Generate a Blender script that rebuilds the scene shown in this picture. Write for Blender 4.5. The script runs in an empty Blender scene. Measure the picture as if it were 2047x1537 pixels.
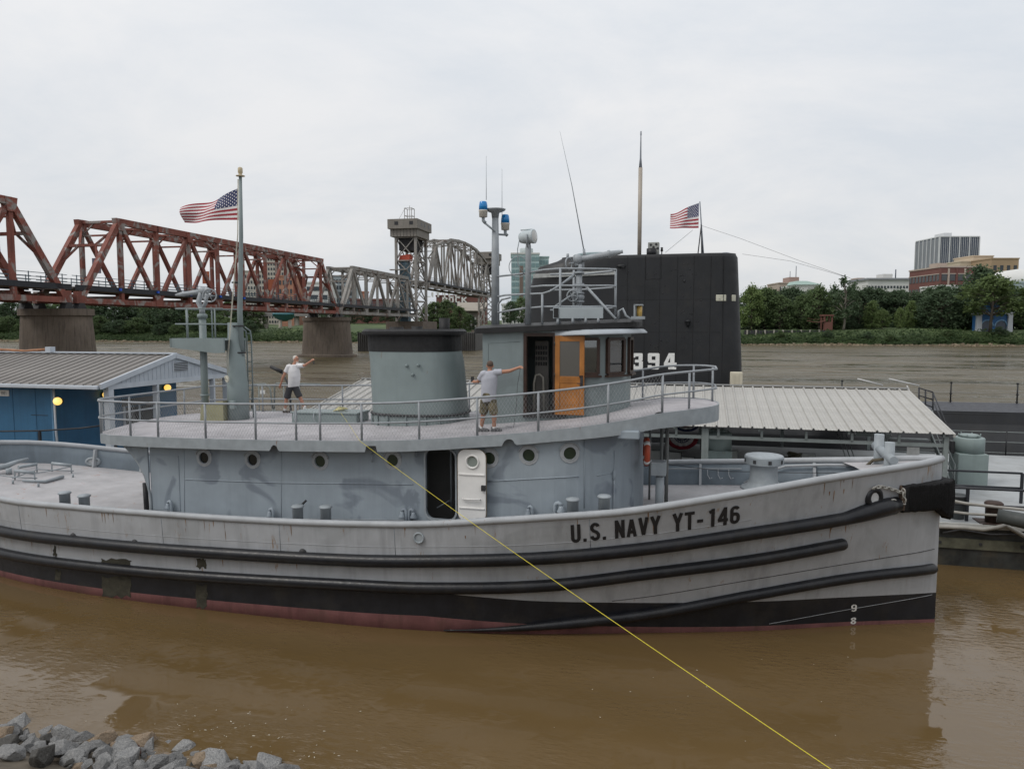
import bpy, bmesh, math, random
from mathutils import Vector, Matrix, noise as mnoise
R = math.radians
random.seed(7)
scn = bpy.context.scene
COL = scn.collection

# ------------------------------------------------------------------ camera
FPX, HOR, CAMH, CX, CY = 1450.0, 655.0, 7.2, 1023.5, 768.5     # focal length in photo pixels, horizon row, eye height
TILT = math.atan((CY-HOR)/FPX)
cd = bpy.data.cameras.new('camera'); cam = bpy.data.objects.new('camera', cd); COL.objects.link(cam)
cd.sensor_width = 36; cd.lens = FPX/2047*36; cd.clip_start = .1; cd.clip_end = 8000
cam.location = (0, 0, CAMH); cam.rotation_euler = (math.pi/2-TILT, 0, 0)
scn.camera = cam

# ------------------------------------------------------------------ sky, sun, exposure
SUN_EL, SUN_AZ = R(48), R(-118)         # azimuth measured from +Y towards +X: light from the left and a little behind the viewer
w = bpy.data.worlds.new('World'); scn.world = w; w.use_nodes = True
nt = w.node_tree; nt.nodes.clear()
def N_(tree, t, **k):
    n = tree.nodes.new(t)
    for a, b in k.items(): setattr(n, a, b)
    return n
out = N_(nt, 'ShaderNodeOutputWorld'); bg = N_(nt, 'ShaderNodeBackground')
sky = N_(nt, 'ShaderNodeTexSky', sky_type='NISHITA', sun_disc=False)
sky.sun_elevation = SUN_EL; sky.sun_rotation = SUN_AZ; sky.air_density = 1.0; sky.dust_density = 3.0
tc = N_(nt, 'ShaderNodeTexCoord'); sep = N_(nt, 'ShaderNodeSeparateXYZ')
nt.links.new(tc.outputs['Generated'], sep.inputs[0])
def math_(tree, op, a, b=None, clamp=False):
    n = N_(tree, 'ShaderNodeMath', operation=op); n.use_clamp = clamp
    for i, s in enumerate((a, b)):
        if s is None: continue
        if isinstance(s, (int, float)): n.inputs[i].default_value = s
        else: tree.links.new(s, n.inputs[i])
    return n.outputs[0]
zc = math_(nt, 'MAXIMUM', sep.outputs['Z'], 0.0)
den = math_(nt, 'ADD', zc, .24)
cmb = N_(nt, 'ShaderNodeCombineXYZ')
nt.links.new(math_(nt, 'DIVIDE', sep.outputs['X'], den), cmb.inputs[0])
nt.links.new(math_(nt, 'DIVIDE', sep.outputs['Y'], den), cmb.inputs[1])
def cloud(scale, detail, lo, hi, rough=.55, off=0):
    mp = N_(nt, 'ShaderNodeMapping'); mp.inputs['Location'].default_value = (off, off*.7, off*.3); mp.inputs['Scale'].default_value = (scale, scale*1.25, 1)
    mp.inputs['Rotation'].default_value = (0, 0, R(25))
    no = N_(nt, 'ShaderNodeTexNoise'); no.inputs['Scale'].default_value = 1; no.inputs['Detail'].default_value = detail; no.inputs['Roughness'].default_value = rough
    no.inputs['Distortion'].default_value = .3
    rp = N_(nt, 'ShaderNodeMapRange'); rp.inputs[1].default_value = lo; rp.inputs[2].default_value = hi
    nt.links.new(cmb.outputs[0], mp.inputs[0]); nt.links.new(mp.outputs[0], no.inputs['Vector']); nt.links.new(no.outputs['Fac'], rp.inputs[0])
    return rp.outputs[0]
c1 = cloud(1.1, 8, .38, .62, .62, 3.1); c2 = cloud(.35, 3, .38, .62, .5, 9.2)
cf = math_(nt, 'ADD', math_(nt, 'MULTIPLY', c1, .55), math_(nt, 'MULTIPLY', c2, .5), True)
mixc = N_(nt, 'ShaderNodeMix', data_type='RGBA')
mixc.inputs[6].default_value = (.645, .70, .765, 1); mixc.inputs[7].default_value = (.865, .865, .87, 1)
nt.links.new(cf, mixc.inputs[0])
# an overcast layer brightens from horizon to zenith
el = math_(nt, 'ADD', math_(nt, 'MULTIPLY', zc, .45), .95)
scl = N_(nt, 'ShaderNodeVectorMath', operation='SCALE'); nt.links.new(mixc.outputs[2], scl.inputs[0]); nt.links.new(el, scl.inputs['Scale'])
sk = N_(nt, 'ShaderNodeVectorMath', operation='SCALE'); nt.links.new(sky.outputs[0], sk.inputs[0]); sk.inputs['Scale'].default_value = .08
mx = N_(nt, 'ShaderNodeMix', data_type='RGBA'); mx.inputs[0].default_value = .88
nt.links.new(sk.outputs[0], mx.inputs[6]); nt.links.new(scl.outputs[0], mx.inputs[7])
nt.links.new(mx.outputs[2], bg.inputs[0]); bg.inputs[1].default_value = 1.0
nt.links.new(bg.outputs[0], out.inputs[0])
sl = bpy.data.lights.new('sun', 'SUN'); sl.energy = 1.2; sl.angle = R(22); sl.color = (1, .96, .9)
sun = bpy.data.objects.new('sun', sl); COL.objects.link(sun)
sd = Vector((math.sin(SUN_AZ)*math.cos(SUN_EL), math.cos(SUN_AZ)*math.cos(SUN_EL), math.sin(SUN_EL)))
sun.rotation_euler = sd.to_track_quat('Z', 'Y').to_euler(); sun.location = sd*60
scn.view_settings.view_transform = 'Standard'; scn.view_settings.look = 'None'
scn.view_settings.gamma = 1; scn.view_settings.use_curve_mapping = False; scn.view_settings.exposure = 0.0
scn.cycles.max_bounces = 6; scn.cycles.diffuse_bounces = 3; scn.cycles.glossy_bounces = 3; scn.cycles.transparent_max_bounces = 6; scn.cycles.caustics_reflective = False; scn.cycles.caustics_refractive = False

# ------------------------------------------------------------------ from a photo pixel to a place
ct, st_ = math.cos(TILT), math.sin(TILT)
def ray(x, y):
    a = (x-CX)/FPX; b = (y-CY)/FPX
    return Vector((a, ct-b*st_, -st_-b*ct))
EYE = Vector((0, 0, CAMH))
def onz(x, y, z=0.0):
    d = ray(x, y); return EYE+d*((z-CAMH)/d.z)
def ondepth(x, y, Y):
    d = ray(x, y); return EYE+d*(Y/d.y)
YAW = R(14)
ST = onz(1868, 1242.6)                                   # the tug's stem at the waterline
FH = Matrix.Translation(ST) @ Matrix.Rotation(-YAW, 4, 'Z')   # harbour frame: x towards the bow, y away from the shore
FHI = FH.inverted()
FW = Matrix.Identity(4)
def Q(x, y, v):                                          # pixel on the vertical plane y=v of the harbour frame
    o = FHI @ EYE; d = (FHI.to_3x3() @ ray(x, y)); return o+d*((v-o.y)/d.y)
def QX(x, y, xx):                                        # pixel on the vertical plane x=xx of the harbour frame
    o = FHI @ EYE; d = (FHI.to_3x3() @ ray(x, y)); return o+d*((xx-o.x)/d.x)
def QZ(x, y, z):
    return FHI @ onz(x, y, z)
def ip(x, xs, ys):
    if x <= xs[0]: return ys[0]
    for i in range(len(xs)-1):
        if x <= xs[i+1]:
            t = (x-xs[i])/(xs[i+1]-xs[i]); return ys[i]+(ys[i+1]-ys[i])*t
    return ys[-1]
def ips(x, xs, ys):                                      # smooth (Catmull-Rom) interpolation
    if x <= xs[0]: return ys[0]
    if x >= xs[-1]: return ys[-1]
    for i in range(len(xs)-1):
        if x <= xs[i+1]: break
    h = xs[i+1]-xs[i]; t = (x-xs[i])/h
    m0 = (ys[i+1]-ys[max(i-1, 0)])/(xs[i+1]-xs[max(i-1, 0)]); m1 = (ys[min(i+2, len(xs)-1)]-ys[i])/(xs[min(i+2, len(xs)-1)]-xs[i])
    return (2*t**3-3*t*t+1)*ys[i]+(t**3-2*t*t+t)*h*m0+(-2*t**3+3*t*t)*ys[i+1]+(t**3-t*t)*h*m1

# ------------------------------------------------------------------ mesh builder
def V(*a): return Vector(a[0]) if len(a) == 1 else Vector(a)
class MB:
    def __init__(s): s.v = []; s.f = []; s.m = []; s.s = []
    def add(s, vs, fs, mi=0, sm=False):
        o = len(s.v); s.v += [tuple(p) for p in vs]
        for f in fs: s.f.append([i+o for i in f]); s.m.append(mi); s.s.append(sm)
        return s
    def box(s, x0, x1, y0, y1, z0, z1, mi=0):
        vs = [(x, y, z) for z in (z0, z1) for y in (y0, y1) for x in (x0, x1)]
        return s.add(vs, [(0, 2, 3, 1), (4, 5, 7, 6), (0, 1, 5, 4), (2, 6, 7, 3), (0, 4, 6, 2), (1, 3, 7, 5)], mi)
    def cbox(s, c, sx, sy, sz, mi=0):
        return s.box(c[0]-sx/2, c[0]+sx/2, c[1]-sy/2, c[1]+sy/2, c[2]-sz/2, c[2]+sz/2, mi)
    def beam(s, p, q, w, h, up=(0, 0, 1), mi=0):
        p, q = V(p), V(q); d = (q-p)
        if d.length < 1e-6: return s
        d.normalize(); u = V(up)
        if abs(d.dot(u)) > .99: u = V(1, 0, 0) if abs(d.x) < .9 else V(0, 1, 0)
        a = d.cross(u).normalized(); b = a.cross(d).normalized()
        vs = []
        for c in (p, q):
            for i, j in ((-1, -1), (1, -1), (1, 1), (-1, 1)): vs.append(c+a*(i*w/2)+b*(j*h/2))
        return s.add(vs, [(3, 2, 1, 0), (4, 5, 6, 7), (0, 1, 5, 4), (1, 2, 6, 5), (2, 3, 7, 6), (3, 0, 4, 7)], mi)
    def tube(s, pts, r, n=8, closed=False, caps=True, mi=0, sm=True):
        pts = [V(p) for p in pts]; m = len(pts); rr = r if isinstance(r, (list, tuple)) else [r]*m
        ref = None; vs = []; fs = []
        for i, p in enumerate(pts):
            if closed: t = pts[(i+1) % m]-pts[i-1]
            else: t = pts[min(i+1, m-1)]-pts[max(i-1, 0)]
            t = t.normalized() if t.length > 1e-9 else V(0, 0, 1)
            if ref is None:
                ref = V(0, 0, 1) if abs(t.z) < .9 else V(1, 0, 0)
                a = t.cross(ref).normalized()
            else:
                a = a-t*a.dot(t); a = a.normalized() if a.length > 1e-6 else t.orthogonal().normalized()
            b = t.cross(a)
            for k in range(n):
                an = 2*math.pi*k/n; vs.append(p+a*(math.cos(an)*rr[i])+b*(math.sin(an)*rr[i]))
        L = m if closed else m-1
        for i in range(L):
            for k in range(n):
                j = (i+1) % m; fs.append((i*n+k, i*n+(k+1) % n, j*n+(k+1) % n, j*n+k))
        s.add(vs, fs, mi, sm)
        if caps and not closed:
            o = len(s.v)-len(vs)
            s.f.append([o+k for k in range(n)][::-1]); s.m.append(mi); s.s.append(False)
            s.f.append([o+(m-1)*n+k for k in range(n)]); s.m.append(mi); s.s.append(False)
        return s
    def cyl(s, p, q, r, r2=None, n=12, mi=0, sm=True): return s.tube([p, q], [r, r if r2 is None else r2], n, mi=mi, sm=sm)
    def lathe(s, prof, c, n=20, mi=0, sm=True, mat=None, sx=1, sy=1):
        vs = []; fs = []
        for r, z in prof:
            for k in range(n):
                a = 2*math.pi*k/n; p = V(r*math.cos(a)*sx, r*math.sin(a)*sy, z)
                vs.append((mat @ p if mat else p)+V(c))
        for i in range(len(prof)-1):
            for k in range(n): fs.append((i*n+k, i*n+(k+1) % n, (i+1)*n+(k+1) % n, (i+1)*n+k))
        s.add(vs, fs, mi, sm); o = len(s.v)-len(vs)
        for i, rev in ((0, True), (len(prof)-1, False)):
            if prof[i][0] > 1e-4:
                f = [o+i*n+k for k in range(n)]; s.f.append(f[::-1] if rev else f); s.m.append(mi); s.s.append(False)
        return s
    def prism(s, poly, vec, mi=0):
        n = len(poly); a = [V(p) for p in poly]; b = [p+V(vec) for p in a]
        fs = [list(range(n))[::-1], list(range(n, 2*n))]+[(i, (i+1) % n, n+(i+1) % n, n+i) for i in range(n)]
        return s.add(a+b, fs, mi)
    def grid(s, rows, mi=0, sm=True, cr=False, cc=False, flip=False):
        m, n = len(rows), len(rows[0]); fs = []; mis = []
        for i in range(m if cr else m-1):
            for j in range(n if cc else n-1):
                f = (i*n+j, i*n+(j+1) % n, ((i+1) % m)*n+(j+1) % n, ((i+1) % m)*n+j)
                fs.append(f[::-1] if flip else f)
                mis.append(mi(i, j) if callable(mi) else mi)
        o = len(s.f); s.add([p for r in rows for p in r], fs, 0, sm)
        for k, q in enumerate(mis): s.m[o+k] = q
        return s
    def ell(s, c, rx, ry, rz, nu=12, nv=8, mi=0, mat=None):
        prof = [(math.sin(math.pi*i/nv), -math.cos(math.pi*i/nv)) for i in range(nv+1)]
        vs = []; fs = []
        for r, z in prof:
            for k in range(nu):
                a = 2*math.pi*k/nu; p = V(r*math.cos(a)*rx, r*math.sin(a)*ry, z*rz); vs.append((mat @ p if mat else p)+V(c))
        for i in range(nv):
            for k in range(nu): fs.append((i*nu+k, i*nu+(k+1) % nu, (i+1)*nu+(k+1) % nu, (i+1)*nu+k))
        return s.add(vs, fs, mi, True)
    def torus(s, c, R_, r, axis=(0, 1, 0), n=24, k=8, mi=0, a0=0, a1=None):
        ax = V(axis).normalized(); u = ax.orthogonal().normalized(); v = ax.cross(u)
        full = a1 is None; m = n if full else n+1; a1 = 2*math.pi if full else a1
        return s.tube([V(c)+u*(R_*math.cos(a0+(a1-a0)*i/n))+v*(R_*math.sin(a0+(a1-a0)*i/n)) for i in range(m)], r, k, closed=full, mi=mi)
    def disc(s, c, r, axis, th, n=20, mi=0):
        ax = V(axis).normalized(); return s.tube([V(c)-ax*th/2, V(c)+ax*th/2], r, n, mi=mi, sm=False)
    def xf(s, M): s.v = [tuple(M @ V(p)) for p in s.v]; return s

def mesh_from(name, mb, mats, base=(0, 0, 0)):
    me = bpy.data.meshes.new(name); b = V(base)
    me.from_pydata([tuple(V(p)-b) for p in mb.v], [], mb.f)
    for m_ in (mats if isinstance(mats, (list, tuple)) else [mats]): me.materials.append(m_)
    me.polygons.foreach_set('material_index', mb.m); me.polygons.foreach_set('use_smooth', mb.s)
    me.update(); return me
def weld(me, d=.0005):
    bm = bmesh.new(); bm.from_mesh(me); bmesh.ops.remove_doubles(bm, verts=bm.verts, dist=d); bmesh.ops.recalc_face_normals(bm, faces=bm.faces); bm.to_mesh(me); bm.free(); return me

class Thing:
    def __init__(s, name, label=None, cat=None, base=(0, 0, 0), frame=None, group=None, kind=None, mesh=None, mats=None):
        s.base = V(base); s.frame = frame or FW
        me = mesh_from(name, mesh, mats, s.base) if mesh is not None else None
        if me is not None: weld(me)
        s.o = bpy.data.objects.new(name, me); COL.objects.link(s.o)
        s.o.matrix_world = s.frame @ Matrix.Translation(s.base)
        if label: s.o['label'] = label
        if cat: s.o['category'] = cat
        if group: s.o['group'] = group
        if kind: s.o['kind'] = kind
    def part(s, name, mb, mats, parent=None, label=None, bev=0, kind=None, wl=True):
        me = mesh_from(name, mb, mats, s.base)
        if wl: weld(me)
        o = bpy.data.objects.new(name, me); COL.objects.link(o); o.parent = parent or s.o
        if label: o['label'] = label
        if kind: o['kind'] = kind
        if bev: bevel(o, bev)
        return o
    def again(s, o, off, rot=None, parent=None, sc=None):   # a further piece that shares its mesh
        c = o.copy(); COL.objects.link(c); c.parent = parent or o.parent; c.location = o.location+V(off)
        if rot is not None: c.rotation_euler = rot
        if sc is not None: c.scale = sc
        return c
def bevel(o, w, seg=2):
    m = o.modifiers.new('bevel', 'BEVEL'); m.width = w; m.segments = seg; m.limit_method = 'ANGLE'; m.angle_limit = R(35)
def copy_thing(o, mat=None, loc=None, rot=None, sc=None, label=None):
    c = o.copy(); COL.objects.link(c)
    if mat is not None: c.matrix_world = mat
    if loc is not None: c.location = loc
    if rot is not None: c.rotation_euler = rot
    if sc is not None: c.scale = sc
    if label: c['label'] = label
    for ch in list(o.children):
        d = ch.copy(); COL.objects.link(d); d.parent = c
        for g in list(ch.children):
            e = g.copy(); COL.objects.link(e); e.parent = d
    return c
def cut(o, cutters):                                     # open real holes in a closed shell
    cm = mesh_from('cutter', cutters, []) ; weld(cm); co = bpy.data.objects.new('cutter', cm); COL.objects.link(co)
    p = o.parent; o.parent = None; mw = o.matrix_world.copy(); o.matrix_world = Matrix.Identity(4)
    m = o.modifiers.new('cut', 'BOOLEAN'); m.operation = 'DIFFERENCE'; m.solver = 'EXACT'; m.object = co
    bpy.context.view_layer.update()
    me = bpy.data.meshes.new_from_object(o.evaluated_get(bpy.context.evaluated_depsgraph_get()))
    o.modifiers.remove(m); old = o.data; o.data = me; o.parent = p
    bpy.data.objects.remove(co); bpy.data.meshes.remove(cm); bpy.data.meshes.remove(old)
    return o
def text_mb(txt, size=1.0, offset=0.0, sx=1.0, spacing=1.0, depth=0.0):
    c = bpy.data.curves.new('lettering', 'FONT'); c.body = txt; c.size = size; c.offset = offset; c.space_character = spacing; c.extrude = depth; c.resolution_u = 4
    o = bpy.data.objects.new('lettering', c); COL.objects.link(o); bpy.context.view_layer.update()
    me = bpy.data.meshes.new_from_object(o.evaluated_get(bpy.context.evaluated_depsgraph_get()))
    mb = MB(); mb.add([(v.co.x*sx, v.co.y, v.co.z) for v in me.vertices], [list(p.vertices) for p in me.polygons])
    bpy.data.objects.remove(o); bpy.data.curves.remove(c); bpy.data.meshes.remove(me)
    return mb

# ------------------------------------------------------------------ materials
MATS = {}
def newmat(name):
    m = bpy.data.materials.new(name); m.use_nodes = True; t = m.node_tree; t.nodes.clear()
    o = N_(t, 'ShaderNodeOutputMaterial'); b = N_(t, 'ShaderNodeBsdfPrincipled'); t.links.new(b.outputs[0], o.inputs[0])
    return m, t, b
def tnoise(t, vec, scale, detail=4, rough=.55, mapping=None, dist=0):
    if mapping:
        mp = N_(t, 'ShaderNodeMapping'); mp.inputs['Scale'].default_value = mapping; t.links.new(vec, mp.inputs[0]); vec = mp.outputs[0]
    n = N_(t, 'ShaderNodeTexNoise'); n.inputs['Scale'].default_value = scale; n.inputs['Detail'].default_value = detail; n.inputs['Roughness'].default_value = rough
    n.inputs['Distortion'].default_value = dist
    t.links.new(vec, n.inputs['Vector']); return n.outputs['Fac']
def ramp(t, f, lo, hi, a=0., b=1.):
    n = N_(t, 'ShaderNodeMapRange'); n.inputs[1].default_value = lo; n.inputs[2].default_value = hi; n.inputs[3].default_value = a; n.inputs[4].default_value = b
    t.links.new(f, n.inputs[0]); return n.outputs[0]
def mixrgb(t, fac, a, b):
    n = N_(t, 'ShaderNodeMix', data_type='RGBA')
    for i, s in ((0, fac), (6, a), (7, b)):
        if isinstance(s, (int, float)): n.inputs[i].default_value = s
        elif isinstance(s, tuple): n.inputs[i].default_value = (*s[:3], 1)
        else: t.links.new(s, n.inputs[i])
    return n.outputs[2]
def M(name, col, rough=.55, var=.12, vs=2.0, streak=0., rust=0., rustcol=(.17, .075, .03), bump=.15, bs=40., metal=0., patch=None, grime=0., spec=.4, rnd=0., dent=0.):
    if name in MATS: return MATS[name]
    m, t, b = newmat(name); tcn = N_(t, 'ShaderNodeTexCoord'); vec = tcn.outputs['Object']
    f = ramp(t, tnoise(t, vec, vs, 5), .3, .7)
    c = mixrgb(t, f, tuple(x*(1-var) for x in col), tuple(min(1, x*(1+var)) for x in col))
    if rnd:
        oi = N_(t, 'ShaderNodeObjectInfo'); c = mixrgb(t, math_(t, 'MULTIPLY', oi.outputs['Random'], rnd), c, tuple(x*.35 for x in col))
    if patch:
        pc, ps, lo, hi = patch
        c = mixrgb(t, ramp(t, tnoise(t, vec, ps, 3, .5, dist=1.2), lo, hi), c, pc)
    if streak:
        c = mixrgb(t, math_(t, 'MULTIPLY', ramp(t, tnoise(t, vec, 1, 5, .6, mapping=(3.2, 3.2, .22)), .5, .72), streak), c, tuple(x*.45 for x in col))
        c = mixrgb(t, math_(t, 'MULTIPLY', ramp(t, tnoise(t, vec, 1, 4, .6, mapping=(9, 9, .3)), .55, .75), streak*.7), c, tuple(min(1, x*1.35) for x in col))
    if grime:
        c = mixrgb(t, math_(t, 'MULTIPLY', ramp(t, tnoise(t, vec, 1.1, 6, .7), .5, .75), grime), c, (.09, .075, .05))
    if rust:
        g = tnoise(t, vec, 2.3, 7, .7, mapping=(1, 1, .3)); g2 = tnoise(t, vec, 22, 3, .6, mapping=(1, 1, .12))
        rf = ramp(t, math_(t, 'ADD', math_(t, 'MULTIPLY', g, .65), math_(t, 'MULTIPLY', g2, .35)), .66-rust*.16, .72-rust*.14)
        c = mixrgb(t, math_(t, 'MULTIPLY', rf, .85), c, rustcol)
    t.links.new(c, b.inputs['Base Color'])
    rr = ramp(t, tnoise(t, vec, vs*3, 4), .2, .8, max(0.02, rough-.12), min(1, rough+.12)); t.links.new(rr, b.inputs['Roughness'])
    b.inputs['Metallic'].default_value = metal; b.inputs['Specular IOR Level'].default_value = spec
    if bump:
        bn = N_(t, 'ShaderNodeBump'); bn.inputs['Strength'].default_value = bump; bn.inputs['Distance'].default_value = .02
        t.links.new(tnoise(t, vec, bs, 4), bn.inputs['Height']); t.links.new(bn.outputs[0], b.inputs['Normal'])
        if dent:                                         # slow waviness of thin plating between its frames
            b2 = N_(t, 'ShaderNodeBump'); b2.inputs['Strength'].default_value = 1; b2.inputs['Distance'].default_value = dent
            t.links.new(tnoise(t, vec, 1.3, 2, .5), b2.inputs['Height']); t.links.new(b2.outputs[0], bn.inputs['Normal'])
    MATS[name] = m; return m
def Mglass(name, col=(.03, .04, .045), rough=.06):
    if name in MATS: return MATS[name]
    m, t, b = newmat(name); b.inputs['Base Color'].default_value = (*col, 1); b.inputs['Roughness'].default_value = rough; b.inputs['Specular IOR Level'].default_value = .6
    MATS[name] = m; return m
def Mclear(name, tint=(.8, .85, .85), rough=.02):
    if name in MATS: return MATS[name]
    m = bpy.data.materials.new(name); m.use_nodes = True; t = m.node_tree; t.nodes.clear()
    o = N_(t, 'ShaderNodeOutputMaterial'); g = N_(t, 'ShaderNodeBsdfGlossy'); tr = N_(t, 'ShaderNodeBsdfTransparent'); mxs = N_(t, 'ShaderNodeMixShader'); fr = N_(t, 'ShaderNodeFresnel')
    fr.inputs[0].default_value = 1.5; g.inputs['Roughness'].default_value = rough; tr.inputs[0].default_value = (*tint, 1)
    t.links.new(math_(t, 'ADD', fr.outputs[0], .12, True), mxs.inputs[0]); t.links.new(tr.outputs[0], mxs.inputs[1]); t.links.new(g.outputs[0], mxs.inputs[2]); t.links.new(mxs.outputs[0], o.inputs[0])
    MATS[name] = m; return m
def Memit(name, col, strength, base=(.8, .7, .5)):
    m, t, b = newmat(name); b.inputs['Base Color'].default_value = (*base, 1); b.inputs['Emission Color'].default_value = (*col, 1); b.inputs['Emission Strength'].default_value = strength; b.inputs['Roughness'].default_value = .4
    return m
# ------------------------------------------------------------------ block lettering drawn as strokes
def arc(cx, cy, rx, ry, a0, a1, n=8): return [(cx+rx*math.cos(R(a0+(a1-a0)*i/n)), cy+ry*math.sin(R(a0+(a1-a0)*i/n))) for i in range(n+1)]
GW = .50; GS = .175                                        # glyph width and stroke
L, RR, B0, T0 = GS/2, GW-GS/2, GS/2, 1-GS/2
rx_ = (RR-L)/2; mxc = GW/2
GL = {
 'U': [[(L, 1)]+arc(mxc, B0+rx_, rx_, rx_, 180, 360)+[(RR, 1)]],
 'S': [arc(mxc, T0-rx_*1.0, rx_, rx_, 10, 180, 8)+[(L, .66), (mxc-.08, .55), (mxc+.08, .46), (RR, .35)]+arc(mxc, B0+rx_, rx_, rx_, 0, -190, 8)],
 'N': [[(L, 0), (L, 1)], [(RR, 0), (RR, 1)], [(L, .96), (RR, .04)]],
 'A': [[(L*.8, 0), (mxc, .97)], [(GW-L*.8, 0), (mxc, .97)], [(.12, .28), (GW-.12, .28)]],
 'V': [[(L*.8, 1), (mxc, .03)], [(GW-L*.8, 1), (mxc, .03)]],
 'Y': [[(L*.7, 1), (mxc, .45)], [(GW-L*.7, 1), (mxc, .45)], [(mxc, .5), (mxc, 0)]],
 'T': [[(0, T0), (GW, T0)], [(mxc, T0), (mxc, 0)]],
 '1': [[(mxc+.05, 0), (mxc+.05, 1)], [(mxc-.14, .82), (mxc+.05, .90)]],
 '4': [[(GW-.14, 0), (GW-.14, 1)], [(GW-.14, .95), (.05, .30)], [(.0, .30), (GW, .30)]],
 '6': [arc(mxc, T0-rx_, rx_, rx_, 20, 180, 7)+[(L, B0+rx_)]+arc(mxc, B0+rx_, rx_, rx_, 180, 360, 8)+arc(mxc, .40, rx_, rx_*.95, 0, 170, 7)],
 '9': [arc(mxc, B0+rx_, rx_, rx_, 200, 360, 7)+[(RR, T0-rx_)]+arc(mxc, T0-rx_, rx_, rx_, 0, 180, 8)+arc(mxc, .60, rx_, rx_*.95, 180, 350, 7)],
 '8': [arc(mxc, T0-rx_*.95, rx_*.95, rx_*.95, 0, 360, 14), arc(mxc, B0+rx_*1.05, rx_, rx_*1.1, 0, 360, 14)],
 '0': [[(L, B0+rx_), (L, T0-rx_)]+arc(mxc, T0-rx_, rx_, rx_, 180, 0, 7)+arc(mxc, B0+rx_, rx_, rx_, 0, -180, 7)],
 '-': [[(.03, .42), (.33, .42)]], '.': [[(.03, .09), (.20, .09)]],
 'L': [[(L, 1), (L, 0)], [(L, B0), (GW, B0)]], 'I': [[(L, 1), (L, 0)]], 'E': [[(L, 1), (L, 0)], [(L, B0), (GW, B0)], [(L, T0), (GW, T0)], [(L, .5), (GW-.06, .5)]],
 'R': [[(L, 0), (L, 1)], [(L, T0)]+arc(mxc+.02, T0-.17, rx_, .17, 90, -90, 6)+[(L, T0-.34)], [(mxc-.02, T0-.34), (GW-.05, 0)]],
 'O': [[(L, B0+rx_), (L, T0-rx_)]+arc(mxc, T0-rx_, rx_, rx_, 180, 0, 7)+arc(mxc, B0+rx_, rx_, rx_, 0, -180, 7)],
 'C': [arc(mxc, T0-rx_, rx_, rx_, 0, 180, 7)+arc(mxc, B0+rx_, rx_, rx_, 180, 360, 7)],
 'K': [[(L, 0), (L, 1)], [(L+.05, .42), (GW-.04, 1)], [(mxc-.05, .55), (GW-.02, 0)]],
}
ADV = {'-': .42, '.': .30, ' ': .26, 'I': .26, '1': .46}
def glyphs(txt, sw=GS, track=.10, sub=6):
    """flat lettering, baseline y=0, cap height 1; finely cut so that it can be bent on to a curved plate"""
    mb = MB(); x = 0
    for ch in txt:
        for k, st in enumerate(GL.get(ch, [])):
            pts = []
            for a, b in zip(st, st[1:]):
                n = max(1, int(math.hypot(b[0]-a[0], b[1]-a[1])*sub)); pts += [(a[0]+(b[0]-a[0])*i/n, a[1]+(b[1]-a[1])*i/n) for i in range(n)]
            pts.append(st[-1]); vs = []
            for i, p in enumerate(pts):
                a = pts[max(i-1, 0)]; b = pts[min(i+1, len(pts)-1)]; dx, dy = b[0]-a[0], b[1]-a[1]; l = math.hypot(dx, dy) or 1
                nx, ny = -dy/l*sw/2, dx/l*sw/2; vs += [(x+p[0]+nx, p[1]+ny, k*.001), (x+p[0]-nx, p[1]-ny, k*.001)]
            mb.add(vs, [(2*i, 2*i+1, 2*i+3, 2*i+2) for i in range(len(pts)-1)])
        x += ADV.get(ch, GW)+(track if ch != ' ' else 0)
    mb.w = x-track
    return mb
# ------------------------------------------------------------------ river
m, t, b = newmat('muddy_river')
geo = N_(t, 'ShaderNodeNewGeometry'); pos = geo.outputs['Position']
sp = N_(t, 'ShaderNodeSeparateXYZ'); t.links.new(pos, sp.inputs[0])
mp = N_(t, 'ShaderNodeMapping'); mp.inputs['Rotation'].default_value = (0, 0, R(13)); t.links.new(pos, mp.inputs[0]); fl = mp.outputs[0]
yy = math_(t, 'ADD', sp.outputs['Y'], math_(t, 'MULTIPLY', sp.outputs['X'], .23))
river = ramp(t, yy, 36, 75)                              # out in the current the surface is choppy, inside the dock it lies calm
gust = ramp(t, tnoise(t, fl, .16, 3, .5, mapping=(.5, 1, 1)), .52, .66)
calm = ramp(t, tnoise(t, fl, .35, 4, .6), .45, .66)
big = tnoise(t, fl, 1, 5, .6, mapping=(.09, .42, 1)); mid = tnoise(t, fl, 1, 4, .6, mapping=(.7, 2.2, 1)); fine = tnoise(t, fl, 9, 3, .6, mapping=(.6, 1, 1)); rip = tnoise(t, fl, 7.5, 3, .5, mapping=(.5, 1.3, 1))
slick = math_(t, 'ADD', math_(t, 'MULTIPLY', tnoise(t, fl, 1, 5, .62, mapping=(.016, .085, 1), dist=1.2), .62), math_(t, 'MULTIPLY', tnoise(t, fl, 1, 4, .6, mapping=(.07, .42, 1), dist=1.0), .38))
patchw = ramp(t, slick, .44, .56, .03, 1.0)              # slicks lie smooth between wind-roughened streaks
hr = math_(t, 'MULTIPLY', river, math_(t, 'MULTIPLY', math_(t, 'ADD', math_(t, 'MULTIPLY', big, .35), math_(t, 'MULTIPLY', mid, .22)), patchw))
hn = math_(t, 'ADD', math_(t, 'MULTIPLY', math_(t, 'MULTIPLY', rip, calm), .032), math_(t, 'MULTIPLY', tnoise(t, fl, .8, 2), .012))
bn = N_(t, 'ShaderNodeBump'); bn.inputs['Strength'].default_value = 1.0; bn.inputs['Distance'].default_value = 1.0
t.links.new(math_(t, 'ADD', hr, hn), bn.inputs['Height']); t.links.new(bn.outputs[0], b.inputs['Normal'])
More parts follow.
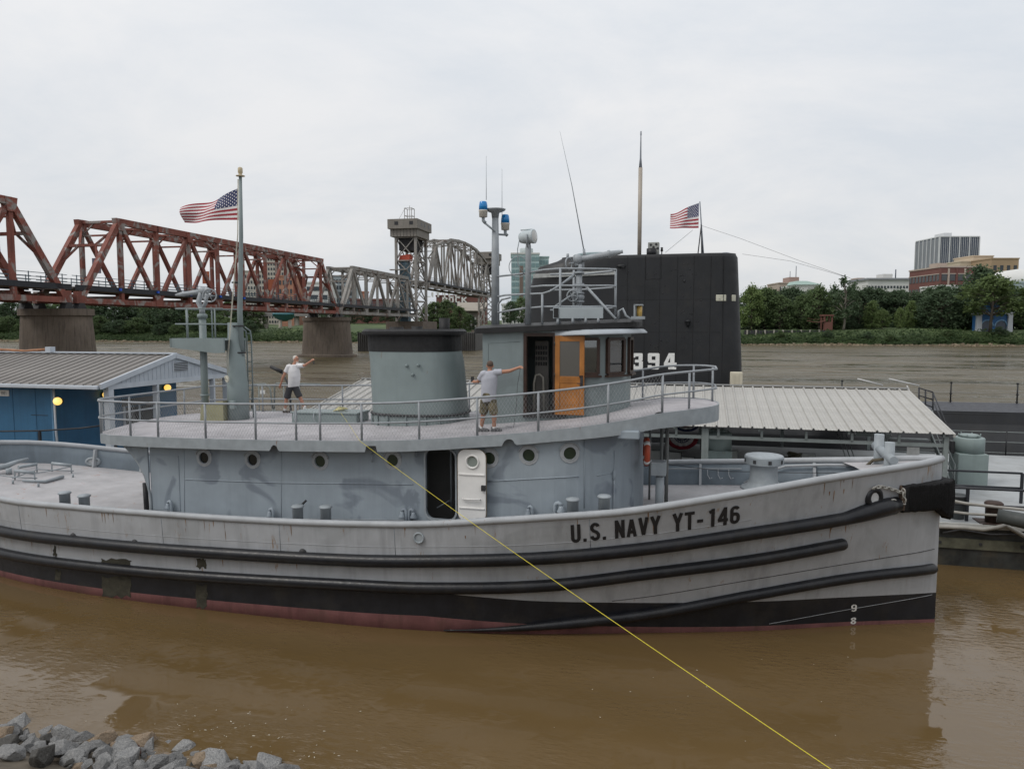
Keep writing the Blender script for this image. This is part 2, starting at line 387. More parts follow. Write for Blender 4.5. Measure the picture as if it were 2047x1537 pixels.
silt = mixrgb(t, ramp(t, tnoise(t, fl, 1, 5, .6, mapping=(.05, .16, 1)), .35, .65), (.108, .070, .029), (.138, .090, .040))
farc = mixrgb(t, ramp(t, tnoise(t, fl, 1, 4, .6, mapping=(.012, .05, 1)), .35, .65), (.070, .056, .028), (.108, .086, .046))
c = mixrgb(t, river, silt, farc)
t.links.new(c, b.inputs['Base Color']); b.inputs['Roughness'].default_value = .05; b.inputs['IOR'].default_value = 1.33; b.inputs['Specular IOR Level'].default_value = .95
t.links.new(math_(t, 'ADD', .04, math_(t, 'MULTIPLY', river, ramp(t, patchw, .03, 1, .02, .46))), b.inputs['Roughness'])
t.links.new(ramp(t, river, 0, 1, 1.0, .34), b.inputs['Specular IOR Level'])
wb = MB(); wb.add([(-3000, -40, 0), (3000, -40, 0), (3000, 3000, 0), (-3000, 3000, 0)], [(0, 1, 2, 3)])
Thing('river_water', kind='structure', mesh=wb, mats=m)
# ------------------------------------------------------------------ the tug: hull, decks, bulwark
gHULL = M('grey_hull_paint', (.385, .40, .42), .5, .07, 1.2, streak=.38, rust=.42, rustcol=(.24, .14, .06), bump=.08, bs=18, grime=.09, dent=.035, patch=((.335, .35, .365), .5, .52, .62))
gBLACK = M('black_hull_paint', (.014, .015, .019), .42, .3, 2.5, streak=.5, bump=.1, grime=.25)
gRED = M('red_lead_paint', (.185, .082, .082), .6, .25, 1.6, streak=.7, bump=.1, grime=.4)
gRUB = M('black_rubber_fender', (.009, .010, .013), .36, .35, 3, bump=.25, bs=14, grime=.16)
gRAIL = M('pale_grey_rail_paint', (.345, .36, .375), .5, .10, 3, rust=.25, bump=.1)
gIN = M('slate_bulwark_paint', (.17, .205, .235), .55, .12, 2, streak=.3, rust=.18)
gDECK = M('grey_deck_paint', (.385, .375, .382), .7, .13, 1.5, rust=.48, rustcol=(.33, .15, .09), bump=.35, bs=70, grime=.16)
gHOUSE = M('blue_grey_house_paint', (.285, .328, .365), .5, .07, 1.5, streak=.18, rust=.10, bump=.08, bs=25, patch=((.19, .22, .255), .75, .53, .60), dent=.03)
gTEAL = M('grey_green_paint', (.205, .247, .248), .5, .09, 1.6, streak=.2, rust=.12, bump=.08)
gFIT = M('grey_fitting_paint', (.285, .315, .335), .5, .12, 4, rust=.25, bump=.15)
gDARK = M('dark_iron', (.03, .03, .032), .6, .3, 6)
gBLK = M('black_roof_paint', (.013, .013, .014), .6, .3, 4, bump=.2)
gWHITE = M('white_enamel', (.74, .73, .71), .4, .06, 3, rust=.1)
gLET = M('black_lettering', (.018, .018, .02), .5, .2, 6)
gLETW = M('white_lettering', (.72, .72, .70), .55, .1, 8)
gGLS = Mglass('porthole_glass', (.028, .042, .026), .08)

TUG = Thing('tugboat', 'grey harbour tugboat with black rubbing strakes, tall funnel and wheelhouse', 'tugboat', (-15, 0, 0), FH)
WS = [0, 2.05, 4.43, 6.74, 9.6, 11.96, 13.84, 18.93, 22.5, 25.31, 27.5, 29, 29.8]
WBr = [.02, .74, 1.66, 2.34, 3.12, 3.51, 3.65, 3.64, 3.42, 2.93, 2.2, 1.3, .05]
RS = [0, .5, 1, 2, 4, 6, 8, 10, 14, 19, 22, 25, 27.5, 29, 30.2]
RB = [.03, .58, .95, 1.6, 2.55, 3.15, 3.5, 3.7, 3.82, 3.8, 3.6, 3.2, 2.4, 1.5, .05]
ZS = [0, 1.86, 3.13, 5.27, 7.38, 8.92, 10.05, 11.84, 13.2, 15, 17.1, 19.3, 21.9, 25, 27.5, 30.2]
ZR = [4.03, 3.91, 3.78, 3.45, 3.10, 2.94, 2.82, 2.63, 2.55, 2.48, 2.44, 2.42, 2.38, 2.36, 2.7, 3.2]
PS = [0, .8, 1.54, 2.32, 4.2, 6.64, 10, 14, 20, 24, 26, 27.5, 29.5, 30.2]
PZ = [4.03, 3.85, 3.70, 3.58, 3.31, 3.05, 2.72, 2.52, 2.48, 2.52, 2.67, 2.87, 3.15, 3.2]
def wlb(s): return max(.02, ips(s, WS, WBr))
def rlb(s): return max(.03, ips(s, RS, RB))
def rz(s, port=False): return ips(s, PS, PZ) if port else ips(s, ZS, ZR)
def hb(s, z, port=False):                                # half breadth of the hull at station s, height z
    zr = rz(s, port); t = max(0, z)/zr
    b = wlb(min(s, 29.8))+(rlb(s)-wlb(min(s, 29.8)))*min(1.05, t)**1.15
    if z < 0: b = wlb(min(s, 29.8))*(1+.35*z)
    return max(b, .02)
def hp(s, z, off=0, port=False):                          # a point on the hull's skin
    e = .15; nx = (hb(s+e, z, port)-hb(max(0, s-e), z, port))/(e+min(s, e)); l = math.hypot(1, nx)
    b = hb(s, z, port)+off/l
    return V(-s+off*nx/l, b if port else -b, z)
DS = [0, 2, 4, 6.6, 10, 14, 20, 25, 28, 30.2]; DZ = [3.3, 2.95, 2.66, 2.40, 2.1, 1.86, 1.78, 1.86, 2.2, 2.45]
def deckz(s, v=0): return ips(s, DS, DZ)+.08*(1-(v/3.8)**2)
REDZ = ([0, 6.7, 9.6, 12, 16, 20, 26, 30], [.08, .15, .26, .37, .30, .23, .18, .18])
BLKZ = ([0, 6.7, 9.3, 11.2, 13, 14, 18, 25, 30], [.75, .80, .85, .95, 1.06, 1.06, .92, .78, .8])
ss = [0, .12, .3, .6]+[1+.5*i for i in range(58)]+[29.8, 30.15]
def lev(s, port):
    zr = rz(s, port); a = ip(s, *REDZ); b_ = ip(s, *BLKZ)
    return [-1.2, -.5, 0, a]+[a+(b_-a)*k/3 for k in (1, 2, 3)]+[b_+(zr-b_)*k/9 for k in range(1, 10)]
hull = MB()
for port in (False, True):
    rows = []
    for s in ss:
        rows.append([V(-s, (1 if port else -1)*hb(s, z, port), z) for z in lev(s, port)])
    hull.grid(rows, mi=lambda i, j: 2 if j < 3 else (1 if j < 6 else 0), flip=not port)
ho = TUG.part('hull', hull, [gHULL, gBLACK, gRED])
# inner bulwark and decks
for port in (False, True):
    rows = []
    for s in ss[3:]:
        zd = deckz(s, hb(s, 2.5)); zr = rz(s, port); b = hb(s, zr, port)
        i0 = max(.01, hb(s, zd, port)-.09); i1 = max(.01, b-.07)
        sg = 1 if port else -1
        rows.append([V(-s, sg*i0, zd-.15), V(-s, sg*i0, zd), V(-s, sg*(i0+i1)/2, (zd+zr)/2), V(-s, sg*i1, zr-.02), V(-s, sg*b, zr)])
    b_ = MB(); b_.grid(rows, flip=port); TUG.part('bulwark', b_, gIN)
    r_ = MB(); r_.tube([V(-s, (1 if port else -1)*max(.0, hb(s, rz(s, port), port)-.035), rz(s, port)+.02) for s in ss], .085, 10); TUG.part('cap_rail', r_, gRAIL)
d = MB(); rows = []
for s in ss[2:]:
    b = max(.02, hb(s, deckz(s), False)-.03)
    rows.append([V(-s, b*k/6, deckz(s, b*k/6)) for k in range(-6, 7)])
d.grid(rows); TUG.part('main_deck', d, gDECK)
# breasthook plate that closes the bow
bh = MB(); rows = []
for s in (.05, .4, .8, 1.2, 1.6, 1.95):
    b = hb(s, rz(s)); rows.append([V(-s, -b+.05, rz(s)-.03), V(-s, 0, rz(s)*.5+rz(s, True)*.5+.0), V(-s, b-.05, rz(s, True)-.03)])
bh.grid(rows); TUG.part('breasthook', bh, gDECK)
# bulwark stays, inside the far side
for s in (27.0, 25.4, 24, 22.4, 5.6, 3.9, 2.6, 8, 9.6):
    zd = deckz(s, 3); zr = rz(s, True); b = hb(s, zr, True); bb = hb(s, zd, True)-.09
    k = MB(); k.prism([(-s-.035, bb, zd), (-s-.035, b-.07, zr-.03), (-s-.035, b-.19, zr-.03), (-s-.035, bb-.17, zd)], (.07, 0, 0)); TUG.part('bulwark_stay', k, gRAIL)
# rubbing strakes
def strake(name, ptss, r, off, n=40, taper=False):
    s0, s1 = ptss[0][0], ptss[-1][0]; xs = [p[0] for p in ptss]; zs = [p[1] for p in ptss]; pts = []; rr = []
    for i in range(n+1):
        s = s0+(s1-s0)*i/n; z = ips(s, xs, zs); pts.append(hp(s, z, off)); k = 1.0
        if taper and i > n-12: k = max(.15, (n-i)/12)
        rr.append(r*k)
    e = (pts[0]-pts[1]).normalized()
    pts = [pts[0]+e*r*.75, pts[0]+e*r*.5]+pts; rr = [r*.45, r*.82]+rr
    mb = MB(); mb.tube(pts, rr, 12); return TUG.part(name, mb, gRUB)
TR = [(1.3, 3.02), (2.29, 2.86), (4.55, 2.59), (6.73, 2.26), (8.95, 1.99), (11.86, 1.77), (13.72, 1.67), (17.85, 1.56), (21, 1.5), (24.96, 1.45), (28, 1.6)]
MR = [(2.46, 2.19), (4.51, 1.90), (6.73, 1.61), (8.97, 1.29), (11.89, 1.10), (13.75, 1.05), (17.9, .91), (21, .84), (25.11, .78), (28, .85)]
LR = [(.17, 1.38), (2.13, 1.29), (4.47, .98), (6.74, .53), (9.0, .25), (10.3, .12), (11.5, .05)]
strake('rubbing_strake', TR, .15, .06, 60); strake('rubbing_strake', MR, .14, .06, 60); strake('rubbing_strake', LR, .125, .05, 44, True)
for port in (True,):
    for tb in (TR, MR):
        xs = [p[0] for p in tb]; zs = [p[1] for p in tb]; mb = MB()
        mb.tube([hp(s, ips(s, xs, zs), .06, True) for s in [xs[0]+(xs[-1]-xs[0])*i/40 for i in range(41)]], .12, 8); TUG.part('rubbing_strake', mb, gRUB)
# plate laps and weld lines
def seam(pts, r=.007, mat=gIN, name='plate_seam', off=.002):
    mb = MB(); mb.tube([hp(s, z, off) for s, z in pts], r, 5); TUG.part(name, mb, mat)
def lerpc(tb, n=40): xs = [p[0] for p in tb]; zs = [p[1] for p in tb]; return [(xs[0]+(xs[-1]-xs[0])*i/n, ips(xs[0]+(xs[-1]-xs[0])*i/n, xs, zs)) for i in range(n+1)]
seam(lerpc([(.1, 1.85), (2, 1.68), (4.4, 1.38), (6.7, .98), (7.6, .86)]), .008, gDARK)
seam(lerpc([(.1, .70), (2, .45), (4, .17)]), .006, gRAIL)
seam(lerpc([(p[0], p[1]+.33) for p in TR[2:]]), .006, gRAIL)
for s in (8.05, 24.0, 26.4, 19.0, 15.6, 12.6): seam([(s, rz(s)-.05), (s, ips(s, [p[0] for p in TR], [p[1] for p in TR])+.14)], .005)
# deck drain scars: dark run-off stains are raised scale
gSTAIN = M('weed_scale', (.045, .042, .03), .8, .4, 5, bump=.5)
# overboard discharge
p = hp(12.0, 2.32, .02); mb = MB(); mb.torus(p, .115, .022, (-.06, 1, 0)); mb.disc(p+V(0, .015, 0), .11, (0, 1, 0), .02); TUG.part('scupper', mb, [gFIT])
for s, z in ((15.0, 1.76), (19.9, 1.62), (22.0, 1.6)):
    mb = MB(); mb.ell(hp(s, z, .0), .1, .06, .09); TUG.part('scupper', mb, gDARK)
# name on the bow: letters bent on to the hull
def onhull(px, py):
    v = -3.2
    for _ in range(30):
        q = Q(px, py, v); v = .5*v+.5*-hb(-q.x, q.z)
    return -q.x, q.z
for x0, x1, ya, yb in ((203, 262, 1118, 1128), (205, 262, 1152, 1192), (393, 413, 1118, 1136), (393, 415, 1168, 1214), (107, 113, 1092, 1112), (112, 122, 1140, 1160)):
    mb = MB(); rows = []
    for i in range(7):
        x = x0+(x1-x0)*i/6; rows.append([hp(*onhull(x+random.uniform(-2, 2)*(i in (0, 6)), ya+(yb-ya)*k/5+random.uniform(-4, 4)*(k in (0, 5))), .006) for k in range(6)])
    mb.grid(rows); TUG.part('scale_patch', mb, gSTAIN)
(sA, zA), (sB, zB) = onhull(1142, 1085), onhull(1478, 1045)
(sC, zC), (sD, zD) = onhull(1142, 1049), onhull(1478, 1009)
NAME = 'U.S. NAVY  YT-146'; x1 = glyphs(NAME).w; xo = 0
for ch in NAME:
    tm = glyphs(ch); vv = []
    for x, y, z in tm.v:
        u = (x+xo)/x1; z0 = zA+(zB-zA)*u; z1 = zC+(zD-zC)*u; vv.append(tuple(hp(sA+(sB-sA)*u, z0+(z1-z0)*y, .012+z)))
    tm.v = vv
    if tm.f: TUG.part('name_letter', tm, gLET, wl=False)
    xo += ADV.get(ch, GW)+(.10 if ch != ' ' else 0)
for ch, px0, py0, py1 in (('9', 1700, 1222, 1207), ('8', 1699, 1247, 1233)):
    t_ = glyphs(ch, .15); xa, xb, yb = 0, t_.w, 1
    (s0, z0) = onhull(px0, py0); (s1, z1) = onhull(px0+13, py1)
    t_.v = [tuple(hp(s0+(s1-s0)*(x-xa)/(xb-xa), z0+(z1-z0)*y/yb, .012+z)) for x, y, z in t_.v]
    TUG.part('draft_mark', t_, gLETW, wl=False)

# rust runs below the cap rail and the strakes
rr0 = random.Random(9); gRUN = M('rust_run', (.22, .12, .05), .8, .35, 9, bump=.2)
for k in range(46):
    px = rr0.choice((62, 107, 200, 215, 370, 400, 415, 450, 580, 820, 940, 975, 1160, 1295, 1655, 1668, 1680, 1690))+rr0.uniform(-14, 14); s_, z_ = onhull(px, 1040 if px < 1300 else 1000 if px < 1500 else 985)
    zt_ = rz(s_)-.04; ztr = ips(s_, [p[0] for p in TR], [p[1] for p in TR]); z0 = rr0.choice((zt_, zt_, zt_-.25, ztr-.16)); L_ = rr0.uniform(.08, .34); w_ = rr0.uniform(.004, .013)
    mb = MB(); mb.grid([[hp(s_-w_*m_*q, z0-L_*j/5, .004) for q in (-1, 1)] for j, m_ in enumerate((.6, 1, .9, .7, .45, .1))]); TUG.part('rust_run', mb, gRUN)
# ------------------------------------------------------------------ deckhouse and boat deck
BZ = ([5.0, 5.6, 6.6, 7.2, 8.1, 9.4, 10.7, 12.7, 15.4, 18, 22.6], [5.24, 5.24, 5.17, 5.06, 4.92, 4.76, 4.63, 4.47, 4.37, 4.31, 4.25])
def bz(s): return ips(s, *BZ)
def bdeck(s, v, e=3.1): return bz(s)+.13*max(0, 1-(v/max(e, .05))**2)*min(1, e/2.4)
edge = [(22.35, 0), (22.3, -1.2), (22.2, -2.0), (22.05, -2.45), (21.7, -2.8), (21.2, -3.0), (20, -3.1), (18, -3.15), (16.5, -3.18), (15.3, -3.2), (14, -3.2), (12.7, -3.17), (11.6, -3.08), (10.7, -2.98)]
for i in range(1, 17):
    a = math.pi/2*i/16; edge.append((10.7-5.5*math.sin(a), -2.98*math.cos(a)**.92))
dense = []
for (a, b) in zip(edge, edge[1:]):
    n = max(1, int(math.hypot(a[0]-b[0], a[1]-b[1])/.14))
    dense += [(a[0]+(b[0]-a[0])*i/n, a[1]+(b[1]-a[1])*i/n) for i in range(n)]
dense.append(edge[-1])
gBOAT = M('boat_deck_paint', (.385, .37, .385), .75, .15, 2.0, rust=.12, rustcol=(.33, .12, .07), bump=.5, bs=60, grime=.14)
mb = MB(); rows = [[V(-s, v*k/8, bdeck(s, v*k/8, abs(v))) for k in range(-8, 9)] for s, v in dense]
mb.grid(rows); TUG.part('boat_deck', mb, gBOAT)
mb = MB(); rows = [[V(-s, v*k/4, bz(s)-.10) for k in range(-4, 5)] for s, v in dense]; mb.grid(rows, flip=True); TUG.part('deck_underside', mb, gHOUSE)
def notch(s, v):                                          # cut-outs in the lower edge of the fascia
    d = 0
    for px, w_, kind in ((547, .115, 'r'), (740, .14, 'b'), (1017, .15, 'r')):
        c = -Q(px, 890, -3.2 if px < 1000 else -2.95).x; k = abs(s-c)
        if k < w_: d = max(d, .15 if kind == 'b' else .15*math.sqrt(1-(k/w_)**2))
    return d
for sg in (1, -1):
    mb = MB(); rows = []
    fine = []
    for a, b in zip(dense, dense[1:]):
        n = 4; fine += [(a[0]+(b[0]-a[0])*i/n, a[1]+(b[1]-a[1])*i/n) for i in range(n)]
    fine.append(dense[-1])
    for i, (s, v) in enumerate(fine):
        h = .25 if s > 9 else .25+.035*(9-s)
        if s > 20.9: h = .24
        z1 = bz(s)+.025; z0 = bz(s)-h+(notch(s, v) if sg > 0 else 0)
        k = .04/3; vi = v*(1-k); si = s+(.04 if s < 9 else 0)*(1-abs(v)/3)
        rows.append([V(-s, sg*v, z0), V(-s, sg*v, z1), V(-si, sg*vi, z1), V(-si, sg*vi, z0)])
    mb.grid(rows, cc=True, sm=False, flip=sg < 0); TUG.part('fascia', mb, gRAIL if False else gFIT)
# house wall: a closed shell that follows the round front
def dhw(s): return 2.7 if s > 9.3 else 2.7*math.sqrt(max(0, 1-((9.3-s)/2.2)**2))
hout = [(20.3, 0), (20.3, -1.3), (20.3, -2.6), (20.2, -2.7)]+[(20.2-.6*i, -2.7) for i in range(1, 19)]
for i in range(0, 13):
    a = math.pi/2*i/12; hout.append((9.3-2.2*math.sin(a), -2.7*math.cos(a)))
loop = hout+[(s, -v) for s, v in hout[-2:0:-1]]
def shell(loop, zb, zt, th, mbx=None):
    mbx = mbx or MB(); n = len(loop); P = [V(-s, v, 0) for s, v in loop]; rows = []
    for i in range(n):
        t_ = (P[(i+1) % n]-P[i-1]).normalized(); nn = V(t_.y, -t_.x, 0)
        s, v = loop[i]; c = V(-13.5, 0, 0)
        if nn.dot(P[i]-V(sum(p.x for p in P)/n, 0, 0)) < 0: nn = -nn
        a = P[i]; b = P[i]-nn*th
        rows.append([V(a.x, a.y, zb(s)), V(a.x, a.y, zt(s)), V(b.x, b.y, zt(s)), V(b.x, b.y, zb(s))])
    mbx.grid(rows, cr=True, cc=True, sm=False); return mbx
hs = shell(loop, lambda s: deckz(s)-.15, lambda s: bz(s)-.06, .06)
hw = TUG.part('house_wall', hs, gHOUSE)
ports = [(408, 915), (505, 919), (640, 922), (785, 920), (978, 916), (1057, 910), (1139, 906)]
pq = []
for x, y in ports:
    v = -2.7
    for _ in range(20):
        q = Q(x, y, v); v = -dhw(-q.x)
    pq.append(q)
cutm = MB()
def rrect(s0, s1, z0, z1, r, v, n=5):
    out = []
    for cx, cz, a0 in ((s0+r, z0+r, 180), (s1-r, z0+r, 270), (s1-r, z1-r, 0), (s0+r, z1-r, 90)):
        out += [V(-(cx+r*math.cos(R(a0+90*i/n))), v, cz+r*math.sin(R(a0+90*i/n))) for i in range(n+1)]
    return out
dA, dB = Q(852, 970, -2.7), Q(911, 970, -2.7); dT, dBt = Q(880, 898, -2.7), Q(880, 1037, -2.7)
DS0, DS1, DZ0, DZ1 = -dB.x, -dA.x, dBt.z, dT.z
cutm.prism(rrect(DS0, DS1, DZ0, DZ1, .2, -3.2), (0, 1.0, 0))
for q in pq:
    cutm.tube([q+V(0, -.3, 0), q+V(0, .3, 0)], .150, 18)
base_shift = V(15, 0, 0)
cutm.v = [tuple(V(p)+base_shift) for p in cutm.v]
cut(hw, cutm)
def ring(poly, out, depth, c):
    """frame that follows a closed outline in a plane of constant y"""
    n = len(poly); rows = []
    cen = sum(poly, V(0, 0, 0))/n
    for i in range(n):
        t_ = (poly[(i+1) % n]-poly[i-1]).normalized(); nn = V(-t_.z, 0, t_.x)
        if nn.dot(poly[i]-cen) < 0: nn = -nn
        a = poly[i]; b = a+nn*out
        rows.append([a+V(0, c, 0), b+V(0, c, 0), b+V(0, c-depth, 0), a+V(0, c-depth, 0)])
    return MB().grid(rows, cr=True, cc=True, sm=False)
fr = TUG.part('door_frame', ring(rrect(DS0, DS1, DZ0, DZ1, .2, -2.7), .045, .05, .0), gFIT)
# interior seen through the doorway
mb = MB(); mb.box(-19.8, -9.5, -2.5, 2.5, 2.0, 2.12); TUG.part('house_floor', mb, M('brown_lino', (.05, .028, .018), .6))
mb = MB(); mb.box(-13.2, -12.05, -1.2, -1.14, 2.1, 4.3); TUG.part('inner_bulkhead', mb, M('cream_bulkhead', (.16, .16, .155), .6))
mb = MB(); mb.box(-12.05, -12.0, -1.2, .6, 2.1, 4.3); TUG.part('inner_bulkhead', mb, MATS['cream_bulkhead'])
mb = MB(); mb.tube([(-11.83, -1.9, 2.5), (-11.83, -1.9, 4.3)], .028, 8); mb.tube([(-11.83, -1.9, 2.8), (-12.15, -2.1, 2.62)], .022, 6); TUG.part('inner_pipe', mb, gFIT)
# open white door, folded back on the wall
oA, oB = Q(916, 970, -2.86), Q(972, 970, -2.86); oT, oBt = Q(945, 898, -2.86), Q(945, 1042, -2.86)
S0, S1, Z0, Z1 = -oB.x, -oA.x, oBt.z, oT.z
leaf = MB(); leaf.prism(rrect(S0, S1, Z0, Z1, .2, -2.90), (0, .05, 0)); dl = TUG.part('door', leaf, gWHITE, label='white weathertight door standing open', bev=.012)
pc = Q(944, 923, -2.9)
cutm = MB(); cutm.tube([pc+V(0, -.3, 0)+base_shift, pc+V(0, .3, 0)+base_shift], .13, 16); cut(dl, cutm)
mb = MB(); mb.torus(pc+V(0, -.01, 0), .155, .022, (0, 1, 0)); TUG.part('window_rim', mb, gWHITE, dl)
mb = MB(); mb.disc(pc+V(0, .02, 0), .135, (0, 1, 0), .012); TUG.part('pane', mb, Mglass('door_pane', (.22, .25, .23), .1), dl)
for k in (.345, .81):
    z = Z1-(Z1-Z0)*k; mb = MB(); mb.box(-S1+.03, -S0-.03, -2.925, -2.9, z-.012, z+.012); TUG.part('stiffener', mb, gWHITE, dl)
z = Z1-(Z1-Z0)*.68; mb = MB(); mb.tube([(-S1+.14, -2.9, z), (-S1+.14, -2.96, z), (-S0-.14, -2.96, z), (-S0-.14, -2.9, z)], .018, 8); TUG.part('handle', mb, gWHITE, dl)
z = Z1-(Z1-Z0)*.52; mb = MB(); mb.cbox((-S0-.05, -2.93, z), .10, .06, .13); TUG.part('latch', mb, gDARK, dl)
gk = TUG.part('gasket', ring(rrect(S0, S1, Z0, Z1, .2, -2.855), .012, .03, 0), M('tan_gasket', (.16, .12, .07), .8), dl)
# portholes
for i, q in enumerate(pq):
    nrm = V(0, -1, 0)
    if -q.x < 9.3:
        e = .05; a = V(-(-q.x-e), -dhw(-q.x-e), 0)-V(-(-q.x+e), -dhw(-q.x+e), 0); nrm = V(a.y, -a.x, 0).normalized(); nrm = nrm if nrm.y < 0 else -nrm
    u = nrm.cross(V(0, 0, 1)).normalized(); mb = MB()
    cir = lambda r, d: [q+nrm*d+u*(r*math.cos(R(15*k)))+V(0, 0, r*math.sin(R(15*k))) for k in range(24)]
    mb.grid([cir(.150, -.02), cir(.150, .022), cir(.170, .022), cir(.176, .012), cir(.232, .012), cir(.238, .0)], cc=True, sm=False)
    for k in range(8):
        a = R(22.5+45*k); mb.ell(q+nrm*.016+u*(.205*math.cos(a))+V(0, 0, .205*math.sin(a)), .013, .013, .013, 6, 4)
    mb.tube([q+nrm*.02+u*(.255*math.cos(R(a)))+V(0, 0, .255*math.sin(R(a))) for a in range(20, 161, 10)], .014, 6)
    po = TUG.part('porthole', mb, gRAIL)
    mb = MB(); mb.disc(q-nrm*.04, .155, nrm, .012); TUG.part('pane', mb, gGLS if i > 1 else Mglass('dark_pane', (.012, .013, .012), .1), po)
# weld seams, stiffener strips and riveted access panel on the house side
def wallpt(px, py, off=.0):
    v = -2.7
    for _ in range(20):
        q = Q(px, py, v); v = -dhw(-q.x)-off
    return q
def wline(pp, r, name='weld_seam', mat=gHOUSE):
    pts = []
    for (a, b) in zip(pp, pp[1:]):
        n = max(1, int(abs(a[0]-b[0])/25)); pts += [wallpt(a[0]+(b[0]-a[0])*i/n, a[1]+(b[1]-a[1])*i/n, .004) for i in range(n)]
    pts.append(wallpt(*pp[-1], .004)); mb = MB(); mb.tube(pts, r, 5); TUG.part(name, mb, mat)
for pp in ([(368, 900), (369, 1038)], [(563, 900), (562, 1044)], [(1168, 880), (1168, 1015)], [(1228, 900), (1228, 1010)]): wline(pp, .008)
for pp in ([(370, 958), (560, 965), (826, 968)], [(974, 962), (1157, 952)], [(1194, 950), (1226, 945)]): wline(pp, .016, 'stiffener')
for pp in ([(305, 1023), (560, 1036), (850, 1040)], [(974, 1038), (1100, 1031), (1285, 1008)]): wline(pp, .007, 'weld_seam', gRAIL)
pa, pb = wallpt(303, 908), wallpt(361, 1022); mb = MB(); mb.box(pa.x, pb.x, -2.715, -2.69, pb.z, pa.z); ap = TUG.part('access_panel', mb, gHOUSE)
mb = MB()
for k in range(22):
    z = pb.z+(pa.z-pb.z)*(k+.5)/22
    for x in (pa.x+.03, pb.x-.03): mb.ell((x, -2.716, z), .011, .008, .011, 6, 4)
for k in range(12):
    x = pa.x+(pb.x-pa.x)*(k+.5)/12
    for z in (pa.z-.03, pb.z+.03): mb.ell((x, -2.716, z), .011, .008, .011, 6, 4)
TUG.part('rivets', mb, gFIT, ap, kind='stuff')
# curved wing at the after end of the house
cur = [(234, 879), (250, 893), (265, 910), (278, 930), (288, 950), (295, 972), (299, 990), (301, 1010), (302, 1038)]
cw = [Q(x, y, -2.74) for x, y in cur]; mb = MB(); mb.prism(cw+[V(-20.25, -2.74, cw[-1].z), V(-20.25, -2.74, cw[0].z)], (0, .05, 0)); TUG.part('wing_plate', mb, gHOUSE)
mb = MB(); mb.tube([p+V(0, .025, 0) for p in cw], .035, 8); TUG.part('wing_moulding', mb, gFIT)
mb = MB(); mb.tube([Q(290, 965, -2.3), Q(294, 1030, -2.3)], .07, 10); TUG.part('exhaust_stub', mb, gDARK)
# gooseneck vents along the house foot
def goose(px, py, k=1.0, flip=1):
    q = wallpt(px, py, .12); zb = deckz(-q.x, 2.8); mb = MB()
    top = q.z; x = q.x
    mb.tube([(x, q.y, zb), (x, q.y, top-.06), (x+.02*flip, q.y, top-.02), (x+.055*flip*k, q.y, top), (x+.09*flip*k, q.y, top-.02), (x+.11*flip*k, q.y, top-.07)], .04*k, 8)
    mb.lathe([(.045*k, 0), (.05*k, -.05), (.085*k, -.13), (.085*k, -.15)], (x+.11*flip*k, q.y, top-.06), 12); TUG.part('gooseneck_vent', mb, gHOUSE)
for px, py, k, f in ((342, 1002, 1, -1), (546, 1017, 1, -1), (812, 1018, 1, -1), (818, 1018, 1, 1), (1064, 1012, .9, -1), (1110, 1005, 1.3, 1)): goose(px, py, k, f)
mb = MB(); q = wallpt(1228, 950, .05); mb.tube([q, V(q.x, q.y, deckz(-q.x, 2.6))], .02, 6); mb.ell(q, .05, .05, .12); TUG.part('dip_pipe', mb, gHOUSE)
# pads under the eaves, small brackets
for px, py in ((745, 915), (832, 905)):
    q = wallpt(px, py, .05); mb = MB(); mb.tube([q+V(0, 0, .12), q+V(0, -.05, .02), q+V(0, -.02, -.1)], .022, 6); TUG.part('hook', mb, gHOUSE)
# ------------------------------------------------------------------ railing of the boat deck with its wire netting
gPIPE = M('grey_pipe_paint', (.27, .29, .31), .5, .1, 6, rust=.08)
def eds(s):                                               # half breadth of the deck edge
    for a, b in zip(dense, dense[1:]):
        if a[0] >= s >= b[0] and a[0] != b[0]: return abs(a[1]+(b[1]-a[1])*(a[0]-s)/(a[0]-b[0]))
    return 0
INS = .07
def ept(i_or_s, sg, z):                                   # a point just inside the edge
    s = i_or_s; return V(-s, sg*max(0, eds(s)-INS), bz(s)+z)
RH, MH = .93, .45
near_px = [316, 411, 511, 592, 640, 723, 838, 954, 1076, 1215, 1323]
nearS = []
for px in near_px:
    s = 12.
    for _ in range(40):
        q = Q(px, 860, -(eds(s)-INS)); s = .5*s+.5*min(21.5, max(5.4, -q.x))
    nearS.append(s)
for s in nearS:
    mb = MB(); mb.cyl(ept(s, -1, 0), ept(s, -1, RH), .03, n=8); TUG.part('rail_post', mb, gPIPE)
farS = [20.4, 19.0, 17.4, 15.9, 14.4, 12.9, 11.4, 9.9, 8.6, 7.3]
for s in farS:
    mb = MB(); mb.cyl(ept(s, 1, 0), ept(s, 1, RH), .028, n=8); TUG.part('rail_post', mb, gPIPE)
for s, v in ((5.32, .25), (5.9, -1.35), (5.8, 1.2)):
    mb = MB(); mb.cyl((-s-.05, v, bz(s)), (-s-.05, v, bz(s)+RH), .028, n=8); TUG.part('rail_post', mb, gPIPE)
sN = [nearS[0]+.25-(nearS[0]+.25-5.3)*i/60 for i in range(61)]
for h, r in ((RH, .028), (MH, .022)):
    mb = MB(); pth = [ept(s, -1, h) for s in sN]+[ept(s, 1, h) for s in reversed([20.6-(20.6-5.3)*i/60 for i in range(61)])]
    mb.tube(pth, r, 8); TUG.part('handrail', mb, gPIPE)
